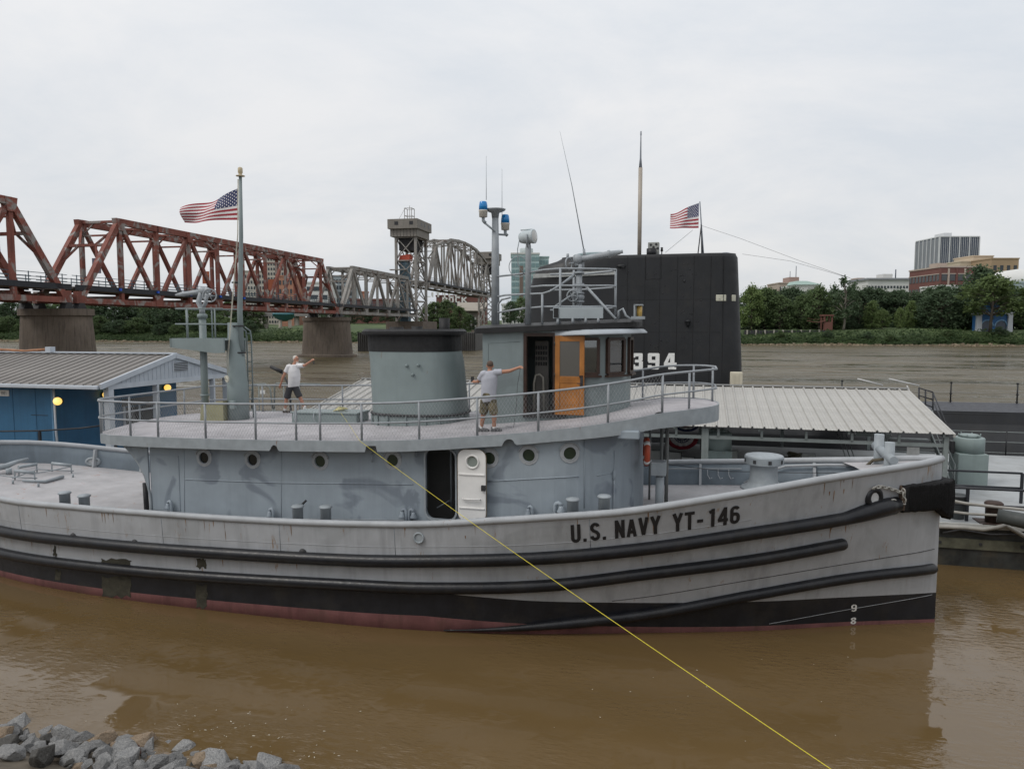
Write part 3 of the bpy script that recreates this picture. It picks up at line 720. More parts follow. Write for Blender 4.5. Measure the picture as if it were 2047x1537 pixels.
# looped rail round the stern end
for h, r in ((RH, .03), (MH, .026)):
    pth = [ept(20.6, 1, h)]+[V(-22.15, v, bz(22.1)+h) for v in (2.3, 1.5, .5, -.5, -1.5, -2.2)]+[V(-22.05, -2.45, bz(22)+h), V(-21.8, -2.72, bz(22)+h), V(-21.3, -2.88, bz(21)+h), V(-20.6, -2.98, bz(21)+h), V(-20.1, -3.0, bz(20)+h-.01), V(-19.85, -2.9, bz(20)+h-.03), V(-19.9, -2.78, bz(20)+h-.05), V(-20.2, -2.75, bz(20)+h-.06)]
    mb = MB(); mb.tube(pth, r, 8); TUG.part('handrail', mb, gPIPE)
for v in (2.4, 1.2, 0, -1.2):
    mb = MB(); mb.cyl((-22.15, v, bz(22)), (-22.15, v, bz(22)+RH), .028, n=8); TUG.part('rail_post', mb, gPIPE)
for s, v in ((21.75, -2.72), (20.55, -2.98)):
    mb = MB(); mb.cyl((-s, v, bz(s)), (-s, v, bz(s)+RH), .03, n=8); TUG.part('rail_post', mb, gPIPE)
gWIRE = M('galvanised_wire', (.33, .34, .345), .5, .1, 9, bump=0)
def netting(path, h0, h1, pitch=.085, r=.0026):
    """woven diamonds: every wire is real"""
    Ls = [0]
    for a, b in zip(path, path[1:]): Ls.append(Ls[-1]+(b-a).length)
    def at(l): 
        l = max(0, min(Ls[-1], l))
        for i in range(len(Ls)-1):
            if l <= Ls[i+1]: return path[i]+(path[i+1]-path[i])*((l-Ls[i])/max(1e-9, Ls[i+1]-Ls[i]))
        return path[-1]
    mb = MB(); H_ = h1-h0; n = int(Ls[-1]/pitch); run = H_*.62
    for k in range(-int(run/pitch), n+1):
        for sg in (0, 1):
            l0 = k*pitch; l1 = l0+run
            a0, a1 = max(0, l0), min(Ls[-1], l1)
            if a1-a0 < .02: continue
            za, zb_ = h0+H_*(a0-l0)/run, h0+H_*(a1-l0)/run
            if sg: za, zb_ = h1-(za-h0), h1-(zb_-h0)
            pts = [at(a0+(a1-a0)*j/3)+V(0, 0, za+(zb_-za)*j/3) for j in range(4)]
            mb.tube(pts, r, 3, caps=False, sm=False)
    return mb
sl_ = [nearS[0]-(nearS[0]-nearS[-1])*i/40 for i in range(41)]
TUG.part('wire_netting', netting([ept(s, -1, 0) for s in sl_], .03, RH-.03), gWIRE, kind='stuff', wl=False)
aft = [V(-22.15, v, bz(22)) for v in (2.3, 1.5, .5, -.5, -1.5, -2.2)]+[V(-21.8, -2.68, bz(22)), V(-21.3, -2.88, bz(21)), V(-20.4, -2.98, bz(20))]
TUG.part('wire_netting', netting(aft, .03, RH-.03), gWIRE, kind='stuff', wl=False)
fs_ = [20.4-(20.4-7.2)*i/30 for i in range(31)]
TUG.part('wire_netting', netting([ept(s, 1, 0) for s in fs_[:12]], .03, RH-.03, .11), gWIRE, kind='stuff', wl=False)

# ------------------------------------------------------------------ funnel
def sup(c, a, b, z, n=40, p=2.6, dx=0):
    out = []
    for i in range(n):
        t_ = 2*math.pi*i/n; cx, sy = math.cos(t_), math.sin(t_)
        out.append(V(c[0]+a*math.copysign(abs(cx)**(2/p), cx)+dx, c[1]+b*math.copysign(abs(sy)**(2/p), sy), z))
    return out
FC = (-13.36, 0); FA, FB = 1.33, 1.12; fz0 = bdeck(13.4, 1.0)
ztop = 7.0
mb = MB(); zs_ = [fz0+.28, fz0+1.0, fz0+1.7, 6.55]
mb.grid([sup(FC, FA-.02*i, FB-.01*i, z, dx=-.05*i) for i, z in enumerate(zs_)], cc=True); fn = TUG.part('funnel', mb, gTEAL)
mb = MB(); mb.grid([sup(FC, FA-.05, FB-.02, 6.55, dx=-.15), sup(FC, FA-.045, FB-.02, 7.0, dx=-.17), sup(FC, FA+.07, FB+.09, 7.0, dx=-.17), sup(FC, FA+.10, FB+.12, 7.04, dx=-.17), sup(FC, FA+.10, FB+.12, 7.10, dx=-.17), sup(FC, FA+.03, FB+.05, 7.16, dx=-.17), sup(FC, FA-.2, FB-.2, 7.16, dx=-.17), sup(FC, FA-.22, FB-.22, 6.75, dx=-.17), sup(FC, .05, .05, 6.75, dx=-.17)], cc=True, sm=False)
TUG.part('funnel_cap', mb, gBLK, fn)
mb = MB(); mb.grid([sup(FC, FA+.015, FB+.015, fz0-.12), sup(FC, FA+.015, FB+.015, fz0+.26)], cc=True); TUG.part('funnel_skirt', mb, gTEAL, fn)
mb = MB(); mb.tube(sup(FC, FA+.03, FB+.03, fz0+.28), .035, 8, closed=True); TUG.part('funnel_flange', mb, gDARK, fn)
for i, p in enumerate(sup(FC, FA+.03, FB+.03, fz0, 20)):
    if p.y < .3: mb = MB(); mb.beam(p+V(0, 0, -.1), p+V(0, 0, .26), .03, .07, (0, 1, 0)); TUG.part('funnel_bracket', mb, gTEAL, fn)
for x, y, dz, r, mt in ((-13.9, -.2, .10, .2, gBLK), (-13.4, .1, .12, .16, gBLK), (-12.6, .15, .35, .15, gBLK)):
    mb = MB(); mb.tube([(x-.1, y, 6.8), (x-.1, y, 7.12+dz)], r, 14); TUG.part('exhaust_pipe', mb, mt, fn)
for px, py in ((813, 731), (836, 730), (825, 749)):
    q = Q(px, py, -FB-.0); mb = MB(); mb.ell(q, .045, .06, .045, 8, 6); TUG.part('bolt_cover', mb, gTEAL, fn)
# deck lockers
for (x0_, x1_, nm) in ((582, 643, 'a'), (647, 721, 'b')):
    a, b = QZ(x0_, 843, 4.49), QZ(x1_, 845, 4.49); z0 = bdeck(-a.x, .6)-.05; h = .33
    lk = Thing('deck_locker', 'grey-green deck locker with two lifting straps left of the other one' if nm == 'a' else 'grey-green deck locker with a rope coil on its lid, beside the funnel', 'locker', ((a.x+b.x)/2, -.3, z0), FH, 'lockers on the boat deck')
    mb = MB(); mb.box(a.x, b.x, -.62, .18, z0, z0+h); lk.part('locker_body', mb, gTEAL, bev=.02)
    mb = MB(); mb.box(a.x-.03, b.x+.03, -.65, .21, z0+h, z0+h+.05); lk.part('lid', mb, gTEAL, bev=.015)
    if nm == 'a':
        for k in (.1, .75):
            x = a.x+(b.x-a.x)*k; mb = MB(); mb.tube([(x, -.66, z0+h+.02), (x+.02, -.70, z0+.2), (x+.1, -.69, z0+.04), (x+.16, -.66, z0+.08)], .015, 6); lk.part('strap', mb, gFIT)
    else:
        LOCK = ((a.x+b.x)/2, -.3, z0+h+.05)
# ------------------------------------------------------------------ wheelhouse
gWOOD = M('varnished_oak', (.36, .145, .035), .35, .28, 3, bump=.15, streak=.3)
gMAHO = M('dark_mahogany', (.038, .020, .014), .4, .3, 5)
gWH = M('wheelhouse_paint', (.19, .228, .232), .5, .08, 1.8, streak=.2, rust=.10, bump=.06, patch=((.165, .195, .20), .9, .56, .62))
WHB, WHA, WS0, WS1 = 1.32, 1.13, 8.6, 11.15
wo = [(WS1, 0), (WS1, -.7), (WS1, -WHB)]+[(WS1-(WS1-WS0)*i/6, -WHB) for i in range(1, 7)]
for i in range(1, 13):
    a = math.pi/2*i/12; wo.append((WS0-WHA*math.sin(a), -WHB*math.cos(a)))
wloop = wo+[(s, -v) for s, v in wo[-2:0:-1]]
def roofz(s): return 7.06+.055*(11.3-s)*.75
ws = shell(wloop, lambda s: bdeck(s, 1.2)-.12, lambda s: roofz(s), .07)
WH = TUG.part('wheelhouse', ws, gWH)
WD0, WD1, WDZ0, WDZ1 = 9.26, 10.02, 5.0, 6.98
cutm = MB(); cutm.box(-WD1, -WD0, -2, -1.0, WDZ0, WDZ1); cutm.box(-9.62, -9.05, 1.0, 2, 5.0, 6.9)
wins = []
def wpt(a): return V(-(WS0-WHA*math.sin(R(a))), -WHB*math.cos(R(a)), 0)
for a, w_ in ((12, .40), (47, .56), (84, .46), (118, .5), (148, .46)):
    p = wpt(a); nr = V(math.sin(R(a))/WHA, -math.cos(R(a))/WHB, 0).normalized(); wins.append((p, nr, w_))
ZW0, ZW1 = 6.05, 6.92
for p, nr, w_ in wins:
    u = V(-nr.y, nr.x, 0)
    cutm.prism([p+u*(-w_/2)-nr*.14+V(0, 0, ZW0), p+u*(w_/2)-nr*.14+V(0, 0, ZW0), p+u*(w_/2)-nr*.14+V(0, 0, ZW1), p+u*(-w_/2)-nr*.14+V(0, 0, ZW1)], nr*.3)
cutm.v = [tuple(V(p)+base_shift) for p in cutm.v]; cut(WH, cutm)
gCL = Mclear('window_glass')
for p, nr, w_ in wins:
    u = V(-nr.y, nr.x, 0); mb = MB(); c = p+nr*.0
    for a_, b_ in (((-w_/2, ZW0), (w_/2, ZW0)), ((-w_/2, ZW1), (w_/2, ZW1)), ((-w_/2, ZW0), (-w_/2, ZW1)), ((w_/2, ZW0), (w_/2, ZW1))):
        mb.beam(c+u*a_[0]+V(0, 0, a_[1]), c+u*b_[0]+V(0, 0, b_[1]), .075, .10, (nr.x, nr.y, .01))
    wf = TUG.part('window', mb, gMAHO, WH)
    mb = MB(); mb.prism([c+u*(-w_/2)+V(0, 0, ZW0), c+u*(w_/2)+V(0, 0, ZW0), c+u*(w_/2)+V(0, 0, ZW1), c+u*(-w_/2)+V(0, 0, ZW1)], nr*.006); TUG.part('pane', mb, gCL, WH)
    mb = MB(); mb.beam(c+nr*.05+u*(-w_/2-.08)+V(0, 0, ZW0-.06), c+nr*.05+u*(w_/2+.08)+V(0, 0, ZW0-.06), .12, .05); TUG.part('window_sill', mb, gMAHO, WH)
# door opening and the oak door that stands open
mb = MB()
for x in (-WD0, -WD1): mb.box(x-.04, x+.04, -WHB-.04, -WHB+.09, WDZ0, WDZ1)
mb.box(-WD1-.04, -WD0+.04, -WHB-.04, -WHB+.09, WDZ1, WDZ1+.09); TUG.part('door_frame', mb, gMAHO, WH)
mb = MB(); mb.box(-WD1-.05, -WD0+.3, -WHB-.06, -WHB+.2, WDZ0-.08, WDZ0); TUG.part('door_sill', mb, gDARK, WH)
yd = -WHB-.10; d0, d1 = -9.23, -8.49; zb, zt = 5.02, 7.0
def stiles(mb, x0, x1, z0, z1, y0, y1, w_, rails):
    mb.box(x0, x0+w_, y0, y1, z0, z1); mb.box(x1-w_, x1, y0, y1, z0, z1)
    for a, b in rails: mb.box(x0+w_-.001, x1-w_+.001, y0+.004, y1-.004, a, b)
dd = MB(); stiles(dd, d0, d1, zb, zt, yd-.022, yd+.022, .12, ((zt-.14, zt), (zb+.80, zb+.97), (zb, zb+.18)))
do = TUG.part('door', dd, gWOOD, label='varnished oak door standing open', bev=.006)
mb = MB(); mb.box(d0+.12, d1-.12, yd-.008, yd+.008, zb+.97, zt-.14); TUG.part('pane', mb, Mglass('dusty_pane', (.10, .095, .085), .15), do)
mb = MB(); mb.box(d0+.13, d1-.13, yd-.008, yd+.008, zb+.18, zb+.80); TUG.part('panel', mb, gWOOD, do)
mb = MB(); mb.box(d0+.20, d1-.20, yd-.016, yd-.006, zb+.26, zb+.72); TUG.part('panel', mb, gWOOD, do)
mb = MB(); mb.box(d1-.10, d1-.03, yd-.035, yd-.02, zb+.72, zb+.95); mb.tube([(d1-.07, yd-.03, zb+.80), (d1-.07, yd-.08, zb+.80), (d1-.17, yd-.08, zb+.80)], .012, 6); TUG.part('lock', mb, gDARK, do)
for z in (zb+.2, zb+1.0, zt-.2):
    mb = MB(); mb.cyl((d0-.01, yd-.02, z-.05), (d0-.01, yd-.02, z+.05), .015, n=8); TUG.part('hinge', mb, gDARK, do)
# what stands inside the wheelhouse
mb = MB(); mb.box(-11.0, -7.9, -1.2, 1.2, 4.9, 4.98); TUG.part('wheelhouse_floor', mb, MATS['brown_lino'], WH)
mb = MB(); mb.box(-9.95, -9.6, -.45, -.35, 5.0, 6.85); TUG.part('switchboard', mb, M('drab_board', (.20, .19, .175), .6), WH)
mb = MB()
for r_ in range(4):
    for c_ in range(5): mb.cbox((-9.91+.066*c_, -.47, 6.25+.14*r_), .04, .05, .09)
TUG.part('switches', mb, gDARK, WH)
mb = MB(); mb.tube([(-9.93, -.7, 5.0), (-9.93, -.7, 5.75), (-9.88, -.7, 5.95), (-9.78, -.7, 5.98), (-9.68, -.7, 5.9), (-9.66, -.7, 5.0)], .03, 8); TUG.part('inner_rail', mb, M('cream_pipe', (.4, .38, .33), .5), WH)
mb = MB(); mb.torus((-8.35, 0, 5.75), .42, .035, (1, 0, 0)); 
for k in range(8): a = R(45*k); mb.cyl((-8.35, 0, 5.75), (-8.35, .52*math.cos(a), 5.75+.52*math.sin(a)), .018, n=6)
TUG.part('steering_wheel', mb, gMAHO, WH)
# roof and visor
ro = [(11.38, 0), (11.38, -1.3), (11.28, -1.46), (10, -1.47), (8.6, -1.47)]+[(8.6-1.42*math.sin(R(7.5*i)), -1.47*math.cos(R(7.5*i))) for i in range(1, 13)]
mb = MB(); rows = [[V(-s, v*k/4, roofz(s)+.12+.10*(1-(k/4)**2)) for k in range(-4, 5)] for s, v in ro]; mb.grid(rows)
RO = TUG.part('wheelhouse_roof', mb, gBLK, WH)
mb = MB(); rows = [[V(-s, v, roofz(s)-.01), V(-s, v, roofz(s)+.12), V(-s, -v, roofz(s)+.12), V(-s, -v, roofz(s)-.01)] for s, v in ro]; mb.grid(rows, cc=True, sm=False, flip=True); TUG.part('roof_edge', mb, gBLK, WH)
mb = MB(); rows = []
vis = [(9.35, -WHB), (9.0, -WHB), (8.6, -WHB)]+[(8.6-WHA*math.sin(R(7.5*i)), -WHB*math.cos(R(7.5*i))) for i in range(1, 25)]
for i, (s, v) in enumerate(vis):
    a = math.atan2((8.6-s)/WHA, -v/WHB) if s < 8.6 else 0
    ext = min(1, i/3)*.42; nx, ny = math.sin(a)*ext, -math.cos(a)*ext
    z = roofz(s)+.0
    rows.append([V(-s+nx*.05, v+ny*.05, z), V(-s+nx*.8, v+ny*.8, z-.06), V(-s+nx, v+ny, z-.13), V(-s+nx, v+ny, z-.16), V(-s+nx*.05, v+ny*.05, z-.05)])
mb.grid(rows); TUG.part('visor', mb, M('visor_paint', (.36, .39, .42), .5, .1), WH)
mb = MB()
for k in range(14): mb.ell((-8.12, -1.30-.015, 5.15+.065*k), .012, .012, .012, 6, 4)
TUG.part('rivets', mb, gWH, WH, kind='stuff')
wline2 = MB(); wline2.tube([(-11.0, -WHB-.003, 5.1), (-11.0, -WHB-.003, 6.8), (-10.15, -WHB-.003, 6.85)], .008, 5); TUG.part('weld_seam', wline2, gWH, WH)
# side lamp with its amber lens at the roof's fore end
q = Q(1275, 622, -.9); mb = MB(); mb.box(q.x-.16, q.x+.16, -1.0, -.55, q.z-.2, q.z-.13); mb.box(q.x-.1, q.x-.06, -.95, -.6, q.z-.13, q.z+.16); mb.box(q.x-.1, q.x+.12, -.95, -.6, q.z+.14, q.z+.17); sl2 = TUG.part('side_light', mb, gFIT)
mb = MB(); mb.lathe([(.07, -.13), (.07, .13)], (q.x+.03, -.78, q.z), 12); TUG.part('lens', mb, M('amber_lens', (.55, .36, .10), .25), sl2)
# ------------------------------------------------------------------ top of the wheelhouse: mast, search light, monitor, rails
gMON = M('monitor_paint', (.30, .325, .345), .5, .12, 6, rust=.1)
def RZ(v, s): return roofz(s)+.12+.10*(1-(v/1.47)**2)
mt = Q(990, 420, 0); xm = mt.x
mb = MB(); mb.tube([(xm, 0, RZ(0, 11.17)-.05), (xm, 0, 9.0), (xm, 0, mt.z)], [.115, .105, .085], 14); mb.lathe([(.09, -.22), (.11, -.08), (.26, -.02), (.29, .02), (.1, .05)], (xm, 0, mt.z), 20); MAST = TUG.part('signal_mast', mb, gMON)
gBLU = Mglass('blue_beacon_glass', (.006, .20, .52), .15); gCREAM = M('cream_plastic', (.55, .52, .46), .5)
def beacon(px, py, v):
    q = Q(px, py, v); mb = MB(); mb.lathe([(.04, -.22), (.11, -.2), (.115, -.06), (.125, -.05), (.125, -.02)], q, 16); b = TUG.part('beacon', mb, gCREAM)
    mb = MB(); mb.lathe([(.118, -.02), (.115, .1), (.1, .19), (.085, .21), (.0, .215)], q, 16); TUG.part('beacon_lens', mb, gBLU, b)
    mb = MB(); mb.tube([q+V(0, 0, -.2), q+V(.0, 0, -.3), q+V(.06, 0, -.36)], .045, 8); TUG.part('beacon_elbow', mb, gFIT, b)
    return q
q1 = beacon(966, 419, -.25); q2 = beacon(1010, 445, .25)
mb = MB(); mb.tube([q1+V(.04, 0, -.36), V(xm, -.12, q1.z-.55), V(xm, .12, q1.z-.62), q2+V(.05, 0, -.34)], .028, 8); TUG.part('beacon_arm', mb, gFIT)
for px, y0, y1, v in ((972, 400, 312, -.3), (1003.5, 432, 338, .3)):
    a, b = Q(px, y0, v), Q(px, y1, v); mb = MB(); mb.tube([a, b], [.009, .004], 5); TUG.part('whip_aerial', mb, gFIT)
# search light on its pole
sp0, sp1 = Q(1056, 652, -.9), Q(1056, 487, -.9)
mb = MB(); mb.tube([(sp1.x, -.9, RZ(.9, 10)-.05), (sp1.x, -.9, sp1.z-.1), (sp1.x, -.9, sp1.z)], [.085, .075, .06], 12); POLE = TUG.part('searchlight_pole', mb, gMON)
c = Q(1056, 474, -.9); ax = V(.95, -.25, .06).normalized(); rot = ax.to_track_quat('Z', 'Y').to_matrix()
mb = MB(); mb.lathe([(.05, -.26), (.13, -.22), (.165, -.1), (.17, .1), (.185, .12), (.185, .17), (.16, .18)], c, 20, mat=rot); SLT = TUG.part('searchlight', mb, M('pale_lamp_paint', (.45, .50, .52), .4, .08))
mb = MB(); mb.lathe([(.16, .175), (.14, .185), (0, .19)], c, 20, mat=rot); TUG.part('lens', mb, Mglass('lamp_lens', (.5, .5, .48), .1), SLT)
mb = MB(); mb.tube([c+V(0, -.19, .05), c+V(0, -.2, -.1), c+V(0, -.1, -.25), c+V(0, .1, -.25), c+V(0, .2, -.1), c+V(0, .19, .05)], .022, 6); TUG.part('yoke', mb, gMON, SLT)
mb = MB(); mb.tube([c+V(-.22, -.05, -.06), c+V(-.27, -.05, -.3), c+V(-.26, -.05, -.7), c+V(-.1, 0, -.95)], .012, 6); TUG.part('cable', mb, gFIT, SLT)
mb = MB(); mb.torus(c+V(-.25, 0, -.75), .26, .011, (0, 1, 0), 28, 5); TUG.part('aerial_loop', mb, gFIT, SLT)
mb = MB(); mb.tube([c+V(-.2, 0, .18), c+V(.1, 0, .19)], .02, 6); TUG.part('vent', mb, SLT.data.materials[0], SLT)
# pipe rails on the roof
def rail(pts, r=.026, name='roof_rail'): mb = MB(); mb.tube(pts, r, 8); return TUG.part(name, mb, gMON)
vn, vf = -1.15, 1.0
post = []
for px, yt, v in ((1120, 536, vn), (1231, 539, .2), (1147, 540, vf), (1084, 588, vn)):
    a = Q(px, yt, v); rail([V(a.x, v, RZ(v, -a.x)-.02), a], .03, 'rail_post')
for yl, ym, yr, yf in ((545, 537, 538, 545), (574, 571, 571, 576), (616, 613, 612, 616)):
    rail([Q(1058, yl, -.9), Q(1085, (yl+ym)/2-1, vn+.05), Q(1120, ym, vn), Q(1180, ym+.5, -.8), Q(1215, yr, -.3), Q(1231, yr+1, .2), Q(1225, yr+4, .7), Q(1170, yf+3, vf), Q(1100, yf+4, vf)])
rail([Q(992, 553, .0), Q(1056, 546, -.9)]); rail([Q(995, 593, -.1), Q(1010, 590, -.3), Q(1056, 588, -.9), Q(1085, 587, vn), Q(1100, 582, vn), Q(1120, 570, vn), Q(1147, 549, -.6)])
rail([Q(996, 650, -.1), Q(996, 608, -.1), Q(1003, 599, -.2), Q(1020, 595, -.4)]); rail([Q(995, 625, -.1), Q(1056, 615, -.9)]); rail([Q(992, 651, 0), Q(1056, 652, -.9)])
# grey name board on the platform
a, b = Q(1106, 637, -1.2), Q(1206, 614, -1.2); mb = MB(); mb.box(a.x, b.x, -1.24, -1.19, a.z+.0, b.z); TUG.part('name_board', mb, M('board_paint', (.33, .37, .39), .5, .06), bev=.01)
mb = MB(); mb.box(Q(1108, 620, -1.2).x, Q(1117, 620, -1.2).x, -1.27, -1.242, a.z+.03, b.z-.02); TUG.part('board_clamp', mb, gBLK)
for px in (1115, 1145, 1171, 1196):
    q = Q(px, 640, -1.21); mb = MB(); mb.cyl((q.x, -1.21, RZ(1.2, -q.x)-.03), (q.x, -1.21, a.z+.02), .035, n=8); TUG.part('board_foot', mb, gMON)
# fire monitor: riser, valve with hand wheel, elbow and barrel
v0 = -.25
q0, qe, qt = Q(1157, 606, v0), Q(1155, 520, v0), Q(1245, 503, v0)
mb = MB(); mb.tube([(q0.x, v0, RZ(0, -q0.x)-.02), (q0.x, v0, q0.z+.2), (q0.x, v0, q0.z+.75)], .085, 14)
for dz in (.03, .25, .48, .78): mb.lathe([(.09, -.02), (.14, -.02), (.14, .03), (.09, .03)], (q0.x, v0, q0.z+dz), 16)
mb.ell((q0.x, v0, q0.z+.15), .15, .15, .13); MON = TUG.part('monitor_riser', mb, gMON)
mb = MB(); wc = q0+V(-.14, -.2, .18); mb.torus(wc, .14, .02, (.3, -1, 0)); 
for k in range(3): a = R(60*k); mb.tube([wc+V(.13*math.cos(a), 0, .13*math.sin(a)), wc-V(.13*math.cos(a), 0, .13*math.sin(a))], .012, 5)
mb.cyl(wc, wc+V(.05, .2, 0), .02, n=6); TUG.part('hand_wheel', mb, gMON, MON)
mb = MB(); el_ = V(qe.x, v0, qe.z)
mb.tube([(q0.x, v0, q0.z+.78), (q0.x+.02, v0, q0.z+1.0), el_+V(-.02, 0, -.15), el_+V(-.03, 0, .0)], .075, 12); mb.tube([(q0.x, v0+.1, q0.z+.78), el_+V(.12, .08, -.2), el_+V(.1, .05, 0)], .05, 10); TUG.part('monitor_elbow', mb, gMON, MON)
mb = MB(); mb.ell(el_+V(0, -.03, .02), .13, .1, .13); bt = el_+(qt-el_)
mb.tube([el_+V(.02, 0, .02), el_+(qt-el_)*.3, el_+(qt-el_)*.66, el_+(qt-el_)*.68, el_+(qt-el_)*.72, el_+(qt-el_)*.74, el_+(qt-el_)*.93, el_+(qt-el_)*.95, qt], [.075, .082, .082, .105, .105, .075, .06, .045, .045], 12); TUG.part('monitor_barrel', mb, gMON, MON)
mb = MB(); mb.torus(el_+V(-.22, -.1, -.1), .16, .02, (1, -.4, 0)); mb.tube([el_+V(-.22, -.1, -.1), el_+V(0, 0, -.05)], .022, 6); mb.cyl(el_+V(-.25, -.1, .05), el_+V(-.25, -.1, .16), .035, n=8); TUG.part('hand_wheel', mb, gMON, MON)
for p_, q_ in (((1170, 571), (1231, 638)), ((1172, 573), (1214, 625)), ((1150, 585), (1110, 612)), ((1148, 552), (1122, 568))):
    a, b = Q(*p_, v0), Q(*q_, v0-.7 if p_ == (1170, 571) else .6 if p_ == (1172, 573) else -1.0); rail([a, b], .035 if p_ == (1170, 571) else .024, 'monitor_stay')
q = Q(1237, 622, -.2); mb = MB(); mb.tube([q+V(0, 0, -.25), q, q+V(.1, 0, .06), q+V(.18, 0, -.12), q+V(.36, 0, -.26)], .035, 8); TUG.part('hose_valve', mb, gMON)
mb = MB(); mb.tube([Q(1168, 505, .3), Q(1143, 370, .3), Q(1119, 262, .3)], [.018, .011, .003], 6); mb.cyl(Q(1169, 515, .3), Q(1167, 498, .3), .035, n=8); TUG.part('whip_aerial', mb, gFIT)
# ------------------------------------------------------------------ king post, after monitor, flag pole
b0 = bdeck(19.4, 0)
kb, kt = Q(477, 838, 0), Q(472, 645, 0)
xk = kb.x
mb = MB(); mb.tube([(xk, 0, b0-.05), (xk, 0, b0+1.0), (xk-.03, 0, b0+2.0), (xk-.05, 0, kt.z-.6), (xk-.06, 0, kt.z)], [.33, .31, .26, .21, .185], 16); KP = TUG.part('king_post', mb, gTEAL)
pt = Q(480.5, 352, 0); p1, p2 = Q(489, 715, 0), Q(482, 470, 0)
pole = [V(xk+.17, 0, kt.z-1.0), V(xk+.15, 0, kt.z+.3), V(p2.x, 0, p2.z), V(pt.x, 0, pt.z)]
mb = MB(); mb.tube(pole, [.085, .08, .06, .045], 12); FP = TUG.part('flag_pole', mb, gTEAL)
mb = MB(); mb.lathe([(.05, -.02), (.13, -.01), (.13, .01), (.05, .03), (.05, .06), (.07, .1), (.07, .22), (.045, .25), (0, .26)], pt, 12); TUG.part('truck_light', mb, M('frosted_lamp', (.5, .42, .28), .4), FP)
mb = MB()
for dz, dx in ((-.9, .16), (-.1, .13), (1.2, .1)): mb.torus(V(xk+dx-.06, 0, kt.z+dz), .17 if dz < 0 else .1, .025, (0, 0, 1), 16, 6)
TUG.part('pole_clamp', mb, gDARK, FP)
mb = MB(); mb.tube([V(pt.x-.07, -.03, pt.z-.1), V(p2.x-.09, -.05, p2.z), V(xk-.05, -.38, kt.z-1.0), V(xk-.06, -.40, b0+1.35)], .008, 5); mb.tube([V(pt.x-.05, -.03, pt.z-.1), V(p2.x-.07, -.05, p2.z), V(xk-.02, -.38, kt.z-1.0), V(xk-.0, -.40, b0+1.45)], .008, 5)
for k in range(3): mb.torus(V(xk-.07, -.42, b0+1.28-.03*k), .06, .02, (.2*k, 1, .2), 12, 6)
TUG.part('halyard', mb, M('pale_rope', (.50, .48, .40), .8), FP)
# platform and after monitor
pa, pb = Q(366, 690, 0), Q(470, 690, 0); zt_, zb_ = Q(420, 676, 0).z, Q(420, 698, 0).z
mb = MB(); mb.prism([(pa.x, -.55, zt_), (pb.x, -.55, zt_), (pb.x, -.55, zb_-.08), (pb.x-.3, -.55, zb_-.1), (pa.x, -.55, zb_+.06)], (0, .06, 0)); mb.prism([(pa.x, .49, zt_), (pb.x, .49, zt_), (pb.x, .49, zb_-.08), (pb.x-.3, .49, zb_-.1), (pa.x, .49, zb_+.06)], (0, .06, 0))
mb.box(pa.x-.03, pa.x+.03, -.55, .55, zb_+.06, zt_); mb.box(pa.x, pb.x, -.5, .5, zt_-.06, zt_-.03); TUG.part('monitor_platform', mb, gTEAL)
for yh in (618, 648):
    a, b = Q(368, yh, 0), Q(466, yh, 0); mb = MB(); mb.tube([(b.x, -.5, b.z), (a.x+.12, -.5, a.z), (a.x, -.38, a.z), (a.x, .38, a.z), (a.x+.12, .5, a.z), (b.x, .5, b.z)], .022, 8); TUG.part('platform_rail', mb, gTEAL)
for px, v in ((374, -.5), (429, -.5), (372, .5), (423, .5)):
    a = Q(px, 618, v); mb = MB(); mb.cyl((a.x, v, zt_-.05), (a.x, v, Q(400, 618, 0).z), .022, n=8); TUG.part('rail_post', mb, gTEAL)
m0 = Q(410, 840, 0); mt_ = Q(407, 632, 0); xm2 = Q(408, 740, 0).x
mb = MB(); mb.tube([(xm2, 0, bdeck(20.5, 0)-.05), (xm2, 0, mt_.z)], .105, 14); mb.lathe([(.1, -.12), (.15, -.1), (.15, .0), (.1, .02)], (xm2, 0, mt_.z+.05), 16); mb.lathe([(.1, -.03), (.14, -.02), (.14, .03), (.1, .04)], (xm2, 0, bdeck(20.5, 0)+.72), 16); M2 = TUG.part('monitor_riser', mb, gTEAL)
e2 = Q(408, 588, 0); t2 = Q(351, 590, 0)
mb = MB(); mb.tube([(xm2, 0, mt_.z+.05), (xm2, 0, mt_.z+.2), (xm2-.12, 0, mt_.z+.42), (e2.x-.08, 0, e2.z+.08)], [.09, .085, .08, .08], 12); mb.tube([(xm2, .0, mt_.z+.2), (xm2+.14, 0, mt_.z+.42), (e2.x+.1, 0, e2.z+.06)], .06, 10); TUG.part('monitor_elbow', mb, gMON, M2)
mb = MB(); mb.ell(e2+V(-.04, 0, .1), .14, .1, .12); mb.ell(e2+V(.12, 0, .1), .1, .09, .1); s_ = e2+V(-.05, 0, .08)
mb.tube([s_, s_+(t2-s_)*.35, s_+(t2-s_)*.65, s_+(t2-s_)*.7, s_+(t2-s_)*.93, t2], [.075, .07, .065, .08, .045, .03], 12); TUG.part('monitor_barrel', mb, gMON, M2)
mb = MB(); wc = Q(419, 591, -.25); mb.torus(wc, .19, .022, (.55, -1, 0), 24, 6)
ax = V(.55, -1, 0).normalized(); u = ax.orthogonal().normalized(); w2 = ax.cross(u)
for k in range(3): a = R(60*k+15); mb.tube([wc+(u*math.cos(a)+w2*math.sin(a))*.18, wc-(u*math.cos(a)+w2*math.sin(a))*.18], .012, 5)
mb.cyl(wc, wc+V(-.1, .25, 0), .025, n=6); TUG.part('hand_wheel', mb, gMON, M2)
